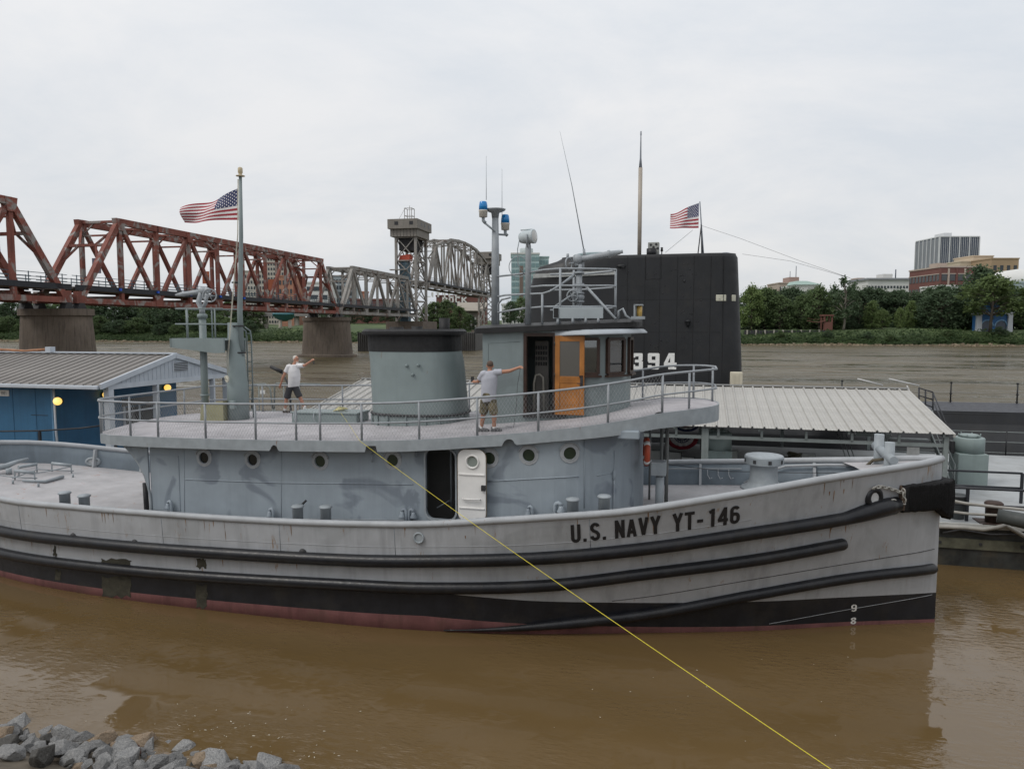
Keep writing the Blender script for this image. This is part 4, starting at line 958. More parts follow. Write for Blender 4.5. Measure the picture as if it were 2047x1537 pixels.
# ladder behind the king post
mb = MB(); l0, l1 = Q(497, 805, .45), Q(506, 805, .45)
for a in (l0, l1): mb.tube([V(a.x, .45, bdeck(19, .45)), V(a.x, .45, 6.9), V(a.x, .4, 7.1), V(a.x-.12, .3, 7.22)], .022, 6)
for k in range(9): mb.cyl(V(l0.x, .45, 4.7+.29*k), V(l1.x, .45, 4.7+.29*k), .014, n=6)
TUG.part('ladder', mb, gTEAL)
# canvas-coloured winch housing between riser and king post
a, b = Q(412, 835, -.1), Q(460, 800, -.1); mb = MB(); z0 = bdeck(20, 0)-.02; mb.prism([(a.x+.05, -.45, z0), (b.x, -.45, z0), (b.x, -.45, z0+.62), (a.x+.1, -.45, z0+.5)], (0, .9, 0)); TUG.part('winch_cover', mb, M('faded_khaki', (.27, .26, .16), .8, .15))
mb = MB(); mb.cbox(Q(466, 809, -.35), .16, .14, .26); TUG.part('switch_box', mb, gTEAL, bev=.015)
# scrap of rope with a grey lump on the after deck
mb = MB(); q = QZ(455, 862, bz(17.5)+.02); mb.tube([q+V(-.15, .3, .03), q+V(.02, .2, .02), q+V(.1, .15, .03)], .03, 6); TUG.part('deck_eye', mb, gFIT)
# ------------------------------------------------------------------ deck gear
def bollard(px, py, vv, z1y, r=.13, pin=0):
    top = Q(px, z1y, vv); x = top.x; zb = deckz(-x, abs(vv))-.02; mb = MB()
    mb.lathe([(r*1.0, 0), (r*.98, top.z-zb-.05), (r*1.2, top.z-zb-.03), (r*1.22, top.z-zb-.01), (r*1.0, top.z-zb+.02), (.02, top.z-zb+.035)], (x, vv, zb), 18)
    if pin: mb.tube([(x+pin*.08, vv, zb+(top.z-zb)*.6), (x+pin*.42, vv, zb+(top.z-zb)*.6)], .035, 8)
    return TUG.part('mooring_bitt', mb, gFIT)
for a in ((595, 0, -3.2, 1011, .135, -1), (651, 0, -3.2, 1012, .135, 1), (1145, 0, -3.1, 997, .135, 0), (1208, 0, -3.0, 991, .135, 0), (129, 0, -3.0, 984, .14, 0), (168, 0, -3.0, 990, .14, 0)): bollard(*a)
mb = MB(); q = Q(607, 1005, -3.0); mb.tube([q+V(-.05, 0, -.05), q, q+V(.05, .05, .06)], .03, 6); TUG.part('cleat', mb, gDARK)
# capstan on the fore deck
cb = V(-4.07, 0, 0); zc0 = deckz(4.07)
mb = MB(); mb.lathe([(.42, zc0-.02), (.42, 3.05), (.36, 3.07)], cb, 24); CAP = TUG.part('capstan_base', mb, gDARK)
mb = MB(); mb.lathe([(.50, 3.08), (.57, 3.10), (.54, 3.15), (.42, 3.20), (.355, 3.30), (.335, 3.5), (.34, 3.7), (.39, 3.76)], cb, 32); TUG.part('capstan_drum', mb, gFIT, CAP)
mb = MB(); mb.lathe([(.38, 3.72), (.475, 3.755), (.48, 3.93), (.455, 3.965), (.2, 3.995), (0, 4.0)], cb, 36, sm=False); CH = TUG.part('capstan_head', mb, gFIT, CAP)
for k in range(8):
    a = R(45*k+12); c = cb+V(.481*math.cos(a), .481*math.sin(a), 3.84); mb = MB(); n_ = V(math.cos(a), math.sin(a), 0); u = V(-n_.y, n_.x, 0)
    mb.prism([c+n_*.004+u*-.04+V(0, 0, -.045), c+n_*.004+u*.04+V(0, 0, -.045), c+n_*.004+u*.04+V(0, 0, .045), c+n_*.004+u*-.04+V(0, 0, .045)], n_*-.03); TUG.part('bar_socket', mb, gDARK, CAP)
# H-bitt at the bow
for px, yt, v in ((1758, 868, .32), (1779, 884, -.30)):
    t_ = Q(px, yt, v); mb = MB(); mb.tube([(t_.x, v, 3.3), (t_.x, v, t_.z)], .115, 16); 
    if v < 0: mb.lathe([(.15, 0), (.17, .02), (.17, .08), (.14, .1)], (t_.x, v, Q(1779, 940, v).z), 16)
    TUG.part('bitt_post', mb, gFIT)
a, b = Q(1750, 890, .55), Q(1787, 921, -.62); mb = MB(); mb.tube([a, b], .105, 16); TUG.part('bitt_crossbar', mb, gFIT)
mb = MB(); q = Q(1762, 940, .2); mb.prism([q+V(-.25, 0, -.3), q+V(-.2, 0, .15), q+V(.1, 0, .0), q+V(.3, 0, -.3)], (0, .06, 0)); TUG.part('bitt_bracket', mb, gRAIL)
gROPE = M('brown_rope', (.10, .085, .06), .9, .3, 9, bump=.6)
rp = Thing('mooring_rope', 'dark mooring rope made fast to the white bitt at the bow', 'rope', Q(1725, 960, .2), FH, mesh=MB().tube([Q(1765, 918, -.1), Q(1745, 920, .2), Q(1728, 935, .3), Q(1712, 953, .3), Q(1700, 958, .4)], .04, 8), mats=gROPE)
# post with a junction box, vertical pipes to the bridge wing
p0, p1 = Q(1318, 1006, -1.0), Q(1318, 952, -1.0); mb = MB(); mb.tube([(p0.x, -1.0, deckz(-p0.x)-.02), (p0.x, -1.0, p1.z)], .105, 14); mb.lathe([(.2, 0), (.2, .04), (.11, .05)], (p0.x, -1, deckz(-p0.x)+.02), 16); JB = TUG.part('box_post', mb, gFIT)
q = Q(1318, 935, -1.0); mb = MB(); mb.box(q.x-.2, q.x+.17, -1.2, -.8, q.z-.17, q.z+.17); TUG.part('junction_box', mb, gFIT, JB, bev=.02)
for px, v, r in ((1323, .2, .045), (1334, -.2, .05), (1300, .9, .03)):
    a = Q(px, 855, v); mb = MB(); mb.tube([(a.x, v, deckz(-a.x)-.02), (a.x, v, bz(max(5.3, -a.x))-.05)], r, 10); TUG.part('bridge_support', mb, M('grey_pipe_dull', (.16, .165, .16), .6))
mb = MB(); q = Q(1318, 838, -1.9); mb.torus(V(-6.62, -2.0, q.z), .16, .03, (-.6, 1, 0)); mb.disc(V(-6.62, -2.0, q.z), .15, (-.6, 1, 0), .02); TUG.part('fairlead_eye', mb, gDARK)
mb = MB(); q = Q(1257, 868, -2.3); mb.cbox(q, .5, .3, .2); TUG.part('eaves_box', mb, gHOUSE, bev=.03)
# fore deck pipes and coaming rings
mb = MB(); mb.tube([hp(4.3, deckz(4.3)+.05, -.25, True), hp(3.7, deckz(3.7)+.35, -.2, True), hp(3.2, deckz(3.2)+.5, -.2, True), hp(2.2, deckz(2.2)+.52, -.2, True), hp(1.6, deckz(1.6)+.5, -.2, True)], .035, 8); TUG.part('bulwark_pipe', mb, gRAIL)
mb = MB(); mb.tube([hp(s, deckz(s)+.42, -.14, True) for s in (7, 6, 5, 4.4)], .02, 6); TUG.part('bulwark_bar', mb, gRAIL)
for s in (5.35, 5.05, 4.75): mb = MB(); mb.tube([hp(s, deckz(s)+.42, -.14, True), hp(s, deckz(s)+.25, -.15, True), hp(s-.08, deckz(s)+.15, -.2, True), hp(s-.15, deckz(s)+.2, -.22, True)], .014, 6); TUG.part('bulwark_hook', mb, gRAIL)
mb = MB(); mb.tube([(-6.9, 1.6, 3.35), (-5, 2.1, 3.1), (-3.2, 1.8, 3.2), (-1.7, 1.1, 3.4)], .009, 5); TUG.part('stay_wire', mb, gDARK)
for (x, y, r) in ((-6.0, -.6, .32), (-5.7, -1.4, .28)): mb = MB(); mb.torus((x, y, deckz(-x, y)+.01), r, .02, (0, 0, 1), 28, 6); TUG.part('deck_plate_ring', mb, gFIT)
for (x, y) in ((-5.55, -1.35), (-6.25, -1.2), (-5.0, -.4)): mb = MB(); mb.lathe([(.07, 0), (.06, .04), (.02, .06)], (x, y, deckz(-x, y)), 10); TUG.part('deck_stud', mb, gFIT)
# fairleads through the bulwark
def lead(s, z, rx, rz_, port, mats, r=.05):
    c = hp(s, z, .0 if not port else -.10, port); t_ = (hp(s-.1, z, 0, port)-hp(s+.1, z, 0, port)).normalized(); nn = V(-t_.y, t_.x, 0)*(1 if port else -1)
    mb = MB(); pts = [c+t_*(rx*math.cos(2*math.pi*i/24))+V(0, 0, rz_*math.sin(2*math.pi*i/24)) for i in range(24)]; mb.tube(pts, r, 8, closed=True); o = TUG.part('fairlead', mb, mats)
    mb = MB(); nd = V(t_.y, -t_.x, 0); mb.prism([p+nd*(.02 if not port else -.02)*(1) for p in pts], nd*.012); TUG.part('fairlead_view_disc', mb, M('bright_view_through', (.55, .56, .56), .6), o)  # no hole is cut: pale disc painted as the bright view through it
q = hp(25.0, 2.2, 0, True)
lead(-Q(209, 917, 3.0).x, Q(209, 917, 3.0).z, .22, .13, True, gFIT)
lead(-Q(1740, 962, 1.5).x, Q(1740, 962, 1.5).z, .2, .13, True, gDARK)
sF, zF = onhull(1747, 995); lead(sF, zF, .17, .19, False, gRUB, .075)
_tz = lambda s: ips(s, [p[0] for p in TR], [p[1] for p in TR])
mb = MB(); mb.tube([hp(2.75, _tz(2.75), .05), hp(2.4, _tz(2.4)+.01, .055), hp(2.05, _tz(2.05)+.05, .06), hp(1.75, _tz(1.75)+.08, .06), hp(1.45, _tz(1.45)+.08, .06), hp(1.22, _tz(1.3)+.08, .05)], [.10, .152, .19, .205, .2, .18], 14); TUG.part('rubbing_strake', mb, gRUB)
# bow fender of black rubber bristle with chains
gBRI = M('black_bristle', (.009, .009, .010), .85, .5, 14, bump=1.0, bs=120)
FD = Thing('bow_fender', 'big black bristle fender wrapped round the bow', 'fender', (.2, 0, 2.9), FH)
mb = MB(); rows = []; zf0, zf1 = Q(1850, 1033, -.3).z, Q(1850, 960, -.3).z
prof = []
for i in range(15):
    s = 1.15-1.15*i/14; prof.append(hp(s, 3.3, .03))
prof += [V(.05, 0, 0)]; far = [V(p.x, -p.y, p.z) for p in prof[-2::-1]]
path = prof+far
for i, p in enumerate(path):
    k = i/(len(path)-1); th = .10+.14*math.sin(math.pi*k)**3
    a = path[max(0, i-1)]; b = path[min(len(path)-1, i+1)]; t_ = (b-a).normalized(); nn = V(-t_.y, t_.x, 0); nn = nn if nn.x*1+nn.y*(-1 if p.y < 0 else 1) > 0 else -nn
    if abs(p.y) < .06: nn = V(1, 0, 0)
    zt1 = zf1+.03*math.sin(math.pi*k)-.02; zb1 = zf0+.25-.33*max(0, 1-abs(k-.5)/.16)
    o_ = V(p.x, p.y, 0); sec = []
    for (d_, z) in ((0, zb1), (th*.8, zb1-.02), (th, zb1+.06), (th*1.03, (zb1+zt1)/2), (th, zt1-.06), (th*.8, zt1), (0, zt1)):
        sec.append(o_+nn*(d_+random.uniform(-.008, .008))+V(0, 0, z+random.uniform(-.012, .012)))
    rows.append(sec)
mb.grid(rows); n_ = len(rows)
mb.f.append([i for i in range(7)]); mb.m.append(0); mb.s.append(False)
FD.part('fender_body', mb, gBRI)
mb = MB()
for i in range(2, len(rows)-2):
    for j in range(9):
        a = rows[i][4].lerp(rows[i+1][4], j/9); b = rows[i][2].lerp(rows[i+1][2], j/9); d_ = (a-V(.3, 0, a.z)); nn = V(d_.x+.9, d_.y*1.6, 0).normalized()
        mb.tube([a+nn*.012+V(0, 0, random.uniform(-.02, .05)), (a+b)/2+nn*(.02+random.uniform(0, .015)), b+nn*.012+V(0, 0, random.uniform(-.06, .03))], .012, 3, caps=False)
FD.part('bristles', mb, gBRI, kind='stuff', wl=False)
mb = MB(); c0 = rows[0]; mb.prism([c0[0]+V(-.03, -.01, 0), c0[2]+V(-.03, -.01, 0), c0[4]+V(-.03, -.01, 0), c0[6]+V(-.03, -.01, 0)], (.06, 0, 0)); FD.part('end_plate', mb, M('rusty_plate', (.10, .07, .05), .8, .3))
gCHN = M('galvanised_chain', (.34, .335, .31), .55, .25, 12, rust=.4)
def chain(pts, parent, name='chain_link', L_=.13):
    tot = []; 
    for a, b in zip(pts, pts[1:]):
        n = max(1, int((b-a).length/(L_*.72))); tot += [(a+(b-a)*((i+.5)/n), (b-a).normalized()) for i in range(n)]
    for i, (c, d_) in enumerate(tot):
        u = d_.orthogonal().normalized(); v_ = d_.cross(u); u = u if i % 2 else v_; mb = MB()
        mb.tube([c+d_*(L_/2*math.cos(R(a)))+u*(L_*.28*math.sin(R(a))) for a in range(0, 360, 30)], .017, 6, closed=True); FD.part(name, mb, gCHN)
def hq(px, py, off=.06):
    s, z = onhull(px, py); return hp(s, z, off)
chain([hq(1741, 975), hq(1755, 971), hq(1775, 975), hq(1797, 983, .1)], FD); chain([hq(1775, 997, .12), hq(1798, 1003, .15)], FD); chain([hq(1795, 975, .15), hq(1796, 990, .16), hq(1797, 1002, .16)], FD)
# rollers and pipe frames on the after deck
TF = Thing('hose_rack', 'grey pipe hose-roller frames lying on the after deck', 'rack', QZ(60, 955, deckz(25)), FH)
def qd(px, py, h=0):
    z = 2.0
    for _ in range(20): q = QZ(px, py, z); z = deckz(-q.x, q.y)
    return q
def roller(a, b, h, r=.055):
    A_, B_ = qd(*a)+V(0, 0, h), qd(*b)+V(0, 0, h); mb = MB(); mb.tube([A_, B_], r, 10); TF.part('roller', mb, gFIT)
    for p in (A_, B_): mb = MB(); mb.tube([p, V(p.x, p.y, deckz(-p.x, p.y))], .022, 6); TF.part('leg', mb, gFIT)
roller((104, 942), (143, 946), .28); roller((30, 959), (70, 963), .3); roller((38, 950), (74, 944), .28)
for pp in (((25, 963), (75, 945), (148, 948)), ((70, 953), (110, 946), (143, 939)), ((0, 957), (30, 961), (75, 963))):
    mb = MB(); mb.tube([qd(*p)+V(0, 0, .12) for p in pp], .018, 6); TF.part('frame_pipe', mb, gFIT)
mb = MB(); mb.tube([qd(45, 964)+V(0, 0, .06), qd(90, 966)+V(0, 0, .06), qd(126, 956)+V(0, 0, .06)], [.035, .05, .06], 10); TF.part('nozzle', mb, gFIT)
mb = MB(); mb.tube([qd(-14, 948)+V(0, 0, .2), qd(12, 945)+V(0, 0, .22), qd(32, 940)+V(0, 0, .28), qd(56, 934)+V(0, 0, .3)], [.1, .1, .07, .05], 10); mb.cyl(qd(18, 948), qd(18, 948)+V(0, 0, .2), .09, n=10); TF.part('nozzle', mb, gFIT)
for px, py in ((26, 967), (77, 973), (146, 954)):
    mb = MB(); mb.cyl(qd(px, py), qd(px, py)+V(0, 0, .12), .03, n=8); TF.part('foot', mb, gFIT)
# life ring on the front of the house
lr = Q(1296, 902, -.9); LR_ = Thing('life_ring', 'orange life ring with white bands hung on the front of the tug house', 'life ring', lr, FH)
mb = MB(); ax = V(1, .12, 0).normalized(); cx_ = V(-7.03, -.95, lr.z); u = V(0, 0, 1); w2 = ax.cross(u)
mb.tube([cx_+ax*.06+(u*math.cos(R(a))+w2*math.sin(R(a)))*.30 for a in range(0, 360, 12)], .075, 10, closed=True); LR_.part('ring', mb, M('faded_orange_vinyl', (.42, .075, .035), .5, .15))
for a0 in (45, 135, 225, 315):
    mb = MB(); mb.tube([cx_+ax*.06+(u*math.cos(R(a))+w2*math.sin(R(a)))*.30 for a in range(a0-9, a0+10, 6)], .078, 10); LR_.part('band', mb, gLETW)
# ------------------------------------------------------------------ flags
def flag(name, label, hoist_top, hoist_bot, fly, rows_, cols_, fn, lap, stars=True, groupmat=None):
    red, white, blue = M('flag_red', (.30, .03, .045), .8, .08, 9, bump=0), M('flag_white', (.68, .66, .66), .8, .05, 9, bump=0), M('flag_blue', (.025, .035, .11), .8, .08, 9, bump=0)
    F_ = Thing(name, label, 'flag', hoist_bot, FH)
    H_ = rows_; W_ = cols_
    P = [[fn(i/W_, j/H_) for j in range(H_+1)] for i in range(W_+1)]
    def area(i0, i1, j0, j1, nm, mt, off=0):
        mb = MB(); mb.grid([[P[i][j] for j in range(j0, j1+1)] for i in range(i0, i1+1)]); o = F_.part(nm, mb, mt); md = o.modifiers.new('thick', 'SOLIDIFY'); md.thickness = .006; md.offset = 0; md.use_rim = False; return o
    ci = int(W_*.40); per = H_//13
    for k in range(13):
        j0, j1 = H_-(k+1)*per, H_-k*per
        area(ci if k < 7 else 0, W_, j0, j1, 'stripe', red if k % 2 == 0 else white)
    cn = area(0, ci, H_-7*per, H_, 'canton', blue)
    if stars:
        for r_ in range(9):
            for c_ in range(6 if r_ % 2 == 0 else 5):
                u = (c_+.5+(0 if r_ % 2 == 0 else .5))/6*.40; v_ = 1-(r_+.6)/9.2*7/13
                p = fn(u, v_); pu = (fn(u+.01, v_)-p).normalized(); pv = (fn(u, v_+.01)-p).normalized(); nn = pu.cross(pv).normalized()
                for sd in (1, -1):
                    mb = MB(); vs = [p+nn*sd*.006]+[p+nn*sd*.006+(pu*math.cos(R(90+36*q_))+pv*math.sin(R(90+36*q_)))*((.026 if q_ % 2 == 0 else .011)*lap) for q_ in range(10)]
                    mb.add(vs, [(0, 1+q_, 1+(q_+1) % 10) if sd > 0 else (0, 1+(q_+1) % 10, 1+q_) for q_ in range(10)]); F_.part('star', mb, white, cn, wl=False)
    return F_
h1, h0 = Q(476, 377, -.02), Q(477, 440, -.02); f1, f0 = Q(364, 418, .3), Q(367, 446, .25)
def fn1(u, v):
    a = h0.lerp(h1, v); b = f0.lerp(f1, v); p = a.lerp(b, u)
    p.z += .035*math.sin(u*7+v*2)*u+.10*u*(1-u)*(1-v)-.06*u*(1-u)*v
    fold = max(0, v-.55)/.45
    p.y += .14*math.sin(u*9+v*3.0)*u+.35*fold*math.sin(u*3.1)*u
    p.z += -.05*fold*math.sin(u*6.0)*u
    return p
flag('flag', 'american flag flying from the tall pole on the tug', h1, h0, None, 26, 40, fn1, 1.25)
# ------------------------------------------------------------------ yellow line made fast on the locker, led ashore past the camera
lk = V(LOCK); far_end = FHI @ (EYE+ray(1690, 1556)*6.5)
a = Q(677, 820, -.3); e_ = Q(719, 884, -3.27); e_.z = max(e_.z, bz(-e_.x)+.04); b = far_end
pts = [a, a.lerp(e_, .33)+V(0, 0, .02), a.lerp(e_, .66)+V(0, 0, .02), e_]
for i in range(1, 41):
    t_ = i/40; p = e_.lerp(b, t_); p.z -= .07*4*t_*(1-t_); pts.append(p)
_e = FH @ b; _g = FHI @ V(_e.x+.3, 4.0, 2.38); pts += [b.lerp(_g, .5), _g]       # made fast on the bank below the viewer
LN = Thing('yellow_line', 'thin yellow rope stretched from the deck locker to the bank', 'rope', a, FH, mesh=MB().tube(pts, .0046, 6), mats=M('yellow_rope', (.62, .52, .04), .6, .12, 30, bump=.3, bs=300))
mb = MB()
c = V(LOCK[0], LOCK[1], LOCK[2]+.03)
for k in range(5): mb.torus(c+V(.02*k-.1, .02*(k % 2), .015*k), .2-.02*k, .014, (.1*(k-2), .08, 1), 20, 5)
mb.tube([c+V(-.05, 0, .05), c+V(.1, -.2, .06), a], .01, 5)
Thing('rope_coil', 'pale yellow rope coil lying on the deck locker', 'rope', c, FH, mesh=mb, mats=M('pale_yellow_rope', (.52, .48, .25), .8, .2, 30))
# ------------------------------------------------------------------ floating dock with its canopy
DZK = 1.3
gBARGE = M('pale_barge_deck', (.345, .36, .365), .65, .12, 1.0, grime=.35, bump=.25, rust=.1)
gBSIDE = M('barge_side', (.030, .032, .030), .6, .5, 2.5, streak=.6, grime=.6, rust=.15)
BG = Thing('dock_barge', 'floating dock barge with pale deck and stained dark sides', 'barge', (0, 5, 0), FH)
mb = MB(); mb.box(-27, 34, 4.85, 18.4, -.8, DZK-.06); BG.part('barge_hull', mb, gBSIDE)
mb = MB(); mb.box(-27, 34, 4.80, 18.45, DZK-.06, DZK); BG.part('barge_deck', mb, gBARGE)
mb = MB(); mb.box(-27, 34, 4.76, 4.84, DZK-.10, DZK+.03); BG.part('edge_angle', mb, M('bare_steel_edge', (.42, .42, .40), .45))
mb = MB(); mb.box(-27, 34, 4.79, 4.86, .55, .86); BG.part('side_plate', mb, M('olive_side', (.085, .085, .06), .8, .4, 3, grime=.5))
for k in range(12): mb = MB(); mb.disc((1.5+1.1*k, 4.785, .72), .05, (0, 1, 0), .03, 10); BG.part('bolt', mb, gDARK)
# canopy roof of ribbed sheets
ROOF = M('galvanised_roofing', (.40, .39, .365), .5, .08, 1.5, grime=.10, bump=.05, rnd=.12)
er = QZ(1910, 868, 3.67); rr_ = QZ(1810, 778, 4.70)
XE = er.x; VE = er.y; VR = rr_.y; ZE, ZRr = 3.67, 4.70
XL = QZ(587, 830, 3.67).x
CP = Thing('dock_canopy', 'long pale ribbed metal canopy roof over the dock', 'canopy', ((XE+XL)/2, VR, DZK), FH)
pit = .405; nP = int((XE-XL)/pit)
mb = MB(); sec = [(0, .0), (.03, .06), (.07, .06), (.10, 0), (.19, 0), (.205, .012), (.22, 0), (.29, 0), (.305, .012), (.32, 0), (pit+.012, 0)]
rows = [[V(XE-pit-.0+x, VE, ZE+z), V(XE-pit+x, VR, ZRr+z)] for x, z in sec]; mb.grid(rows, sm=False, flip=True)
p0 = CP.part('roof_panel', mb, ROOF); sol = p0.modifiers.new('thick', 'SOLIDIFY'); sol.thickness = .012
mb = MB(); rows = [[V(XE-pit+x, VR, ZRr+z), V(XE-pit+x, 2*VR-VE, ZE+z)] for x, z in sec]; mb.grid(rows, sm=False, flip=True); p1 = CP.part('roof_panel', mb, ROOF); sol = p1.modifiers.new('thick', 'SOLIDIFY'); sol.thickness = .012
for k in range(1, nP): CP.again(p0, (-pit*k, 0, 0)); CP.again(p1, (-pit*k, 0, 0))
mb = MB(); mb.prism([(XL, VR-.18, ZRr+.03), (XL, VR, ZRr+.075), (XL, VR+.18, ZRr+.03), (XL, VR, ZRr+.055)], (XE-XL, 0, 0)); CP.part('ridge_cap', mb, M('dark_ridge', (.16, .16, .155), .6))
gPOST = M('grey_green_steel', (.20, .225, .22), .55, .12, 3, rust=.12)
for x, v0 in ((XE, 0), (XL+.05, 0)):
    for va, vb, za, zb in ((VE, VR, ZE, ZRr), (VR, 2*VR-VE, ZRr, ZE)):
        mb = MB(); mb.beam((x-.02, va, za-.05), (x-.02, vb, zb-.05), .06, .12); CP.part('rake_trim', mb, ROOF)
for v in (VE+.25, 2*VR-VE-.25):
    mb = MB(); mb.beam((XL+.2, v, ZE-.42), (XE-.15, v, ZE-.42), .08, .12); CP.part('eave_beam', mb, gPOST)
    for k in range(17):
        x = XE-.15-(XE-XL-.4)*k/16; mb = MB(); mb.beam((x, v, ZE-.42), (x, v, ZE-.1), .08, .08); CP.part('truss_strut', mb, gPOST)
    for k in range(7):
        x = (XE-.2-(XE-XL-.5)*k/6) if k else XE-.2
        if k == 1: x = Q(1412, 890, v).x if v < 10 else x
        mb = MB(); mb.beam((x, v, DZK), (x, v, ZE-.1), .15, .15, (0, 1, 0)); CP.part('post', mb, gPOST, bev=.01)
for k in range(9):
    x = XE-.3-(XE-XL-.6)*k/8
    for va, vb, za, zb in ((VE, VR, ZE, ZRr), (VR, 2*VR-VE, ZRr, ZE)): mb = MB(); mb.beam((x, va+.1, za-.08), (x, vb-.1, zb-.08), .07, .12); CP.part('rafter', mb, gPOST)
# deck tanks
gMINT = M('pale_green_tank', (.215, .265, .26), .5, .08, 2, rust=.35, streak=.2)
def tank(px0, px1, pyb, pyt, label):
    a = QZ(px0, pyb, DZK); b = QZ(px1, pyb, DZK); w_ = (b-a).length; cx_ = (a.x+b.x)/2; v = (a.y+b.y)/2+w_/2
    ztop = Q(px0, pyt, v-w_/2).z
    T = Thing('deck_tank', label, 'tank', (cx_, v, DZK), FH, 'tanks on the dock')
    h = ztop-DZK-.16
    mb = MB(); mb.box(cx_-w_/2, cx_+w_/2, v-w_/2, v+w_/2, DZK, DZK+h*.68); T.part('tank_base', mb, gMINT, bev=.04)
    mb = MB(); mb.lathe([(w_*.50, 0), (w_*.50, h*.3), (w_*.47, h*.32), (.02, h*.33)], (cx_, v, DZK+h*.68), 24); T.part('tank_top', mb, gMINT)
    mb = MB(); mb.lathe([(w_*.3, 0), (w_*.34, .02), (w_*.34, .07), (w_*.28, .10), (.02, .11)], (cx_, v, DZK+h*1.0+.01), 20); hd = T.part('hatch', mb, gMINT)
    for k in range(6): a_ = R(60*k); mb = MB(); mb.tube([(cx_+w_*.36*math.cos(a_), v+w_*.36*math.sin(a_), DZK+h+.02), (cx_+w_*.36*math.cos(a_), v+w_*.36*math.sin(a_), DZK+h+.14)], .02, 6); T.part('dog_bolt', mb, gMINT, hd)
    mb = MB(); mb.box(cx_-w_/2-.12, cx_-w_/2, v-.1, v+.1, DZK+h*.65, DZK+h*.9); T.part('valve_box', mb, gDARK)
tank(1916, 1971, 972, 868, 'tall pale green tank by the black railing at the bow end of the dock')
tank(1406, 1461, 972, 858, 'pale green tank under the canopy behind the fore deck')
# black railing at the near corner, posts and pipes
gBRAIL = M('black_rail_paint', (.018, .020, .025), .45, .2, 5)
RL = Thing('dock_railing', 'black pipe railing along the edge of the pale dock deck', 'railing', (1, 5, DZK), FH)
r1, r2 = Q(1895, 974, 5.25), Q(1935, 975.5, 5.25); z1 = r2.z; z2 = DZK+(z1-DZK)*.5; xa, xb = .35, 12.
c1 = V(Q(1911, 961, 8.0).x, 8.0, z1)
for z in (z1, z2):
    mb = MB(); mb.tube([(xa-.9, 5.25, z), (xb, 5.25, z)], .038, 8); RL.part('rail', mb, gBRAIL)
    mb = MB(); mb.tube([(xa+.05, 8.2, z), (Q(2043, 962, 8.2).x, 8.2, z)], .038, 8); RL.part('rail', mb, gBRAIL)
mb = MB(); mb.tube([(xa+.05, 8.2, z1), (r2.x, 5.25, z1)], .038, 8); RL.part('rail', mb, gBRAIL)
for x, v in ((r2.x, 5.25), (Q(2043, 962, 8.2).x, 8.2), (r2.x+3.4, 5.25), (r2.x+6.8, 5.25), (xa-.9, 5.25)):
    mb = MB(); mb.beam((x, v, DZK), (x, v, z1), .08, .08, (0, 1, 0)); RL.part('post', mb, gBRAIL)
def hose(name, label, pts, r, mt, grp=None): return Thing(name, label, 'pipe', pts[0], FH, grp, mesh=MB().tube(pts, r, 10), mats=mt)
gPVC = M('weathered_pvc', (.29, .28, .255), .5, .15, 3)
hose('water_pipe', 'upper pale pipe sagging across the dock in front of the railing', [Q(1890, 998, 5.0), Q(1930, 1006, 4.95), Q(1990, 1013, 4.95), Q(2060, 1020, 4.95), Q(2200, 1040, 4.95)], .045, gPVC)
hose('water_pipe', 'lower pale pipe running across the dock below the other one', [Q(1890, 1021, 5.0), Q(1940, 1027, 4.95), Q(2000, 1030, 4.95), Q(2060, 1029, 4.95), Q(2200, 1030, 4.95)], .04, gPVC)
hose('water_pipe', 'pale pipe clamped along the side of the barge below its deck edge', [Q(1870, 1052, 4.70), Q(1925, 1054, 4.70), Q(1965, 1058, 4.70), Q(2000, 1053, 4.70), Q(2010, 1050, 4.70), Q(2060, 1078, 4.66), Q(2120, 1110, 4.6)], .065, gPVC)
hose('black_cable', 'thin black cable looped on the side of the barge', [Q(1885, 1065, 4.70), Q(1920, 1058, 4.68), Q(1980, 1068, 4.68), Q(2060, 1068, 4.68), Q(2150, 1070, 4.68)], .03, gDARK)
b0_ = QZ(1985, 1045, DZK); mb = MB(); mb.lathe([(.22, 0), (.22, .52), (.25, .55), (.25, .62), (.20, .66), (.02, .67)], b0_, 20); BD = Thing('mooring_bollard', 'rusty black mooring bollard on the dock behind the railing', 'bollard', b0_, FH)
BD.part('bollard_post', mb, M('rusty_black', (.045, .028, .022), .7, .4, 3, rust=.5))
mb = MB(); mb.box(b0_.x-.42, b0_.x+.42, b0_.y-.42, b0_.y+.42, DZK, DZK+.03); BD.part('base_plate', mb, MATS['rusty_black'])
mb = MB(); a = QZ(1996, 1042, DZK+.3); mb.tube([a+V(0, .1, .15), a+V(.6, -.1, .08), a+V(2.2, -.7, -.25), a+V(5, -1.6, -.8)], [.2, .22, .22, .22], 14); Thing('hawser_tube', 'thick dark grey tube sloping down from the bollard over the dock edge', 'pipe', a, FH, mesh=mb, mats=M('dark_green_tube', (.045, .05, .048), .55, .3))
tb = QZ(1913, 1036, DZK); TC = Thing('trash_can', 'grey plastic trash can on the dock behind the bow fender', 'trash can', tb, FH)
mb = MB(); mb.lathe([(.19, 0), (.24, .68), (.27, .69), (.27, .75), (.24, .76), (.22, .72), (.17, .04), (0, .03)], tb, 20); TC.part('bin_body', mb, M('grey_plastic', (.11, .12, .125), .5))
mb = MB(); mb.torus(tb+V(0, 0, .72), .275, .018, (0, 0, 1), 24, 6); TC.part('rim', mb, M('dark_plastic', (.03, .03, .035), .5))
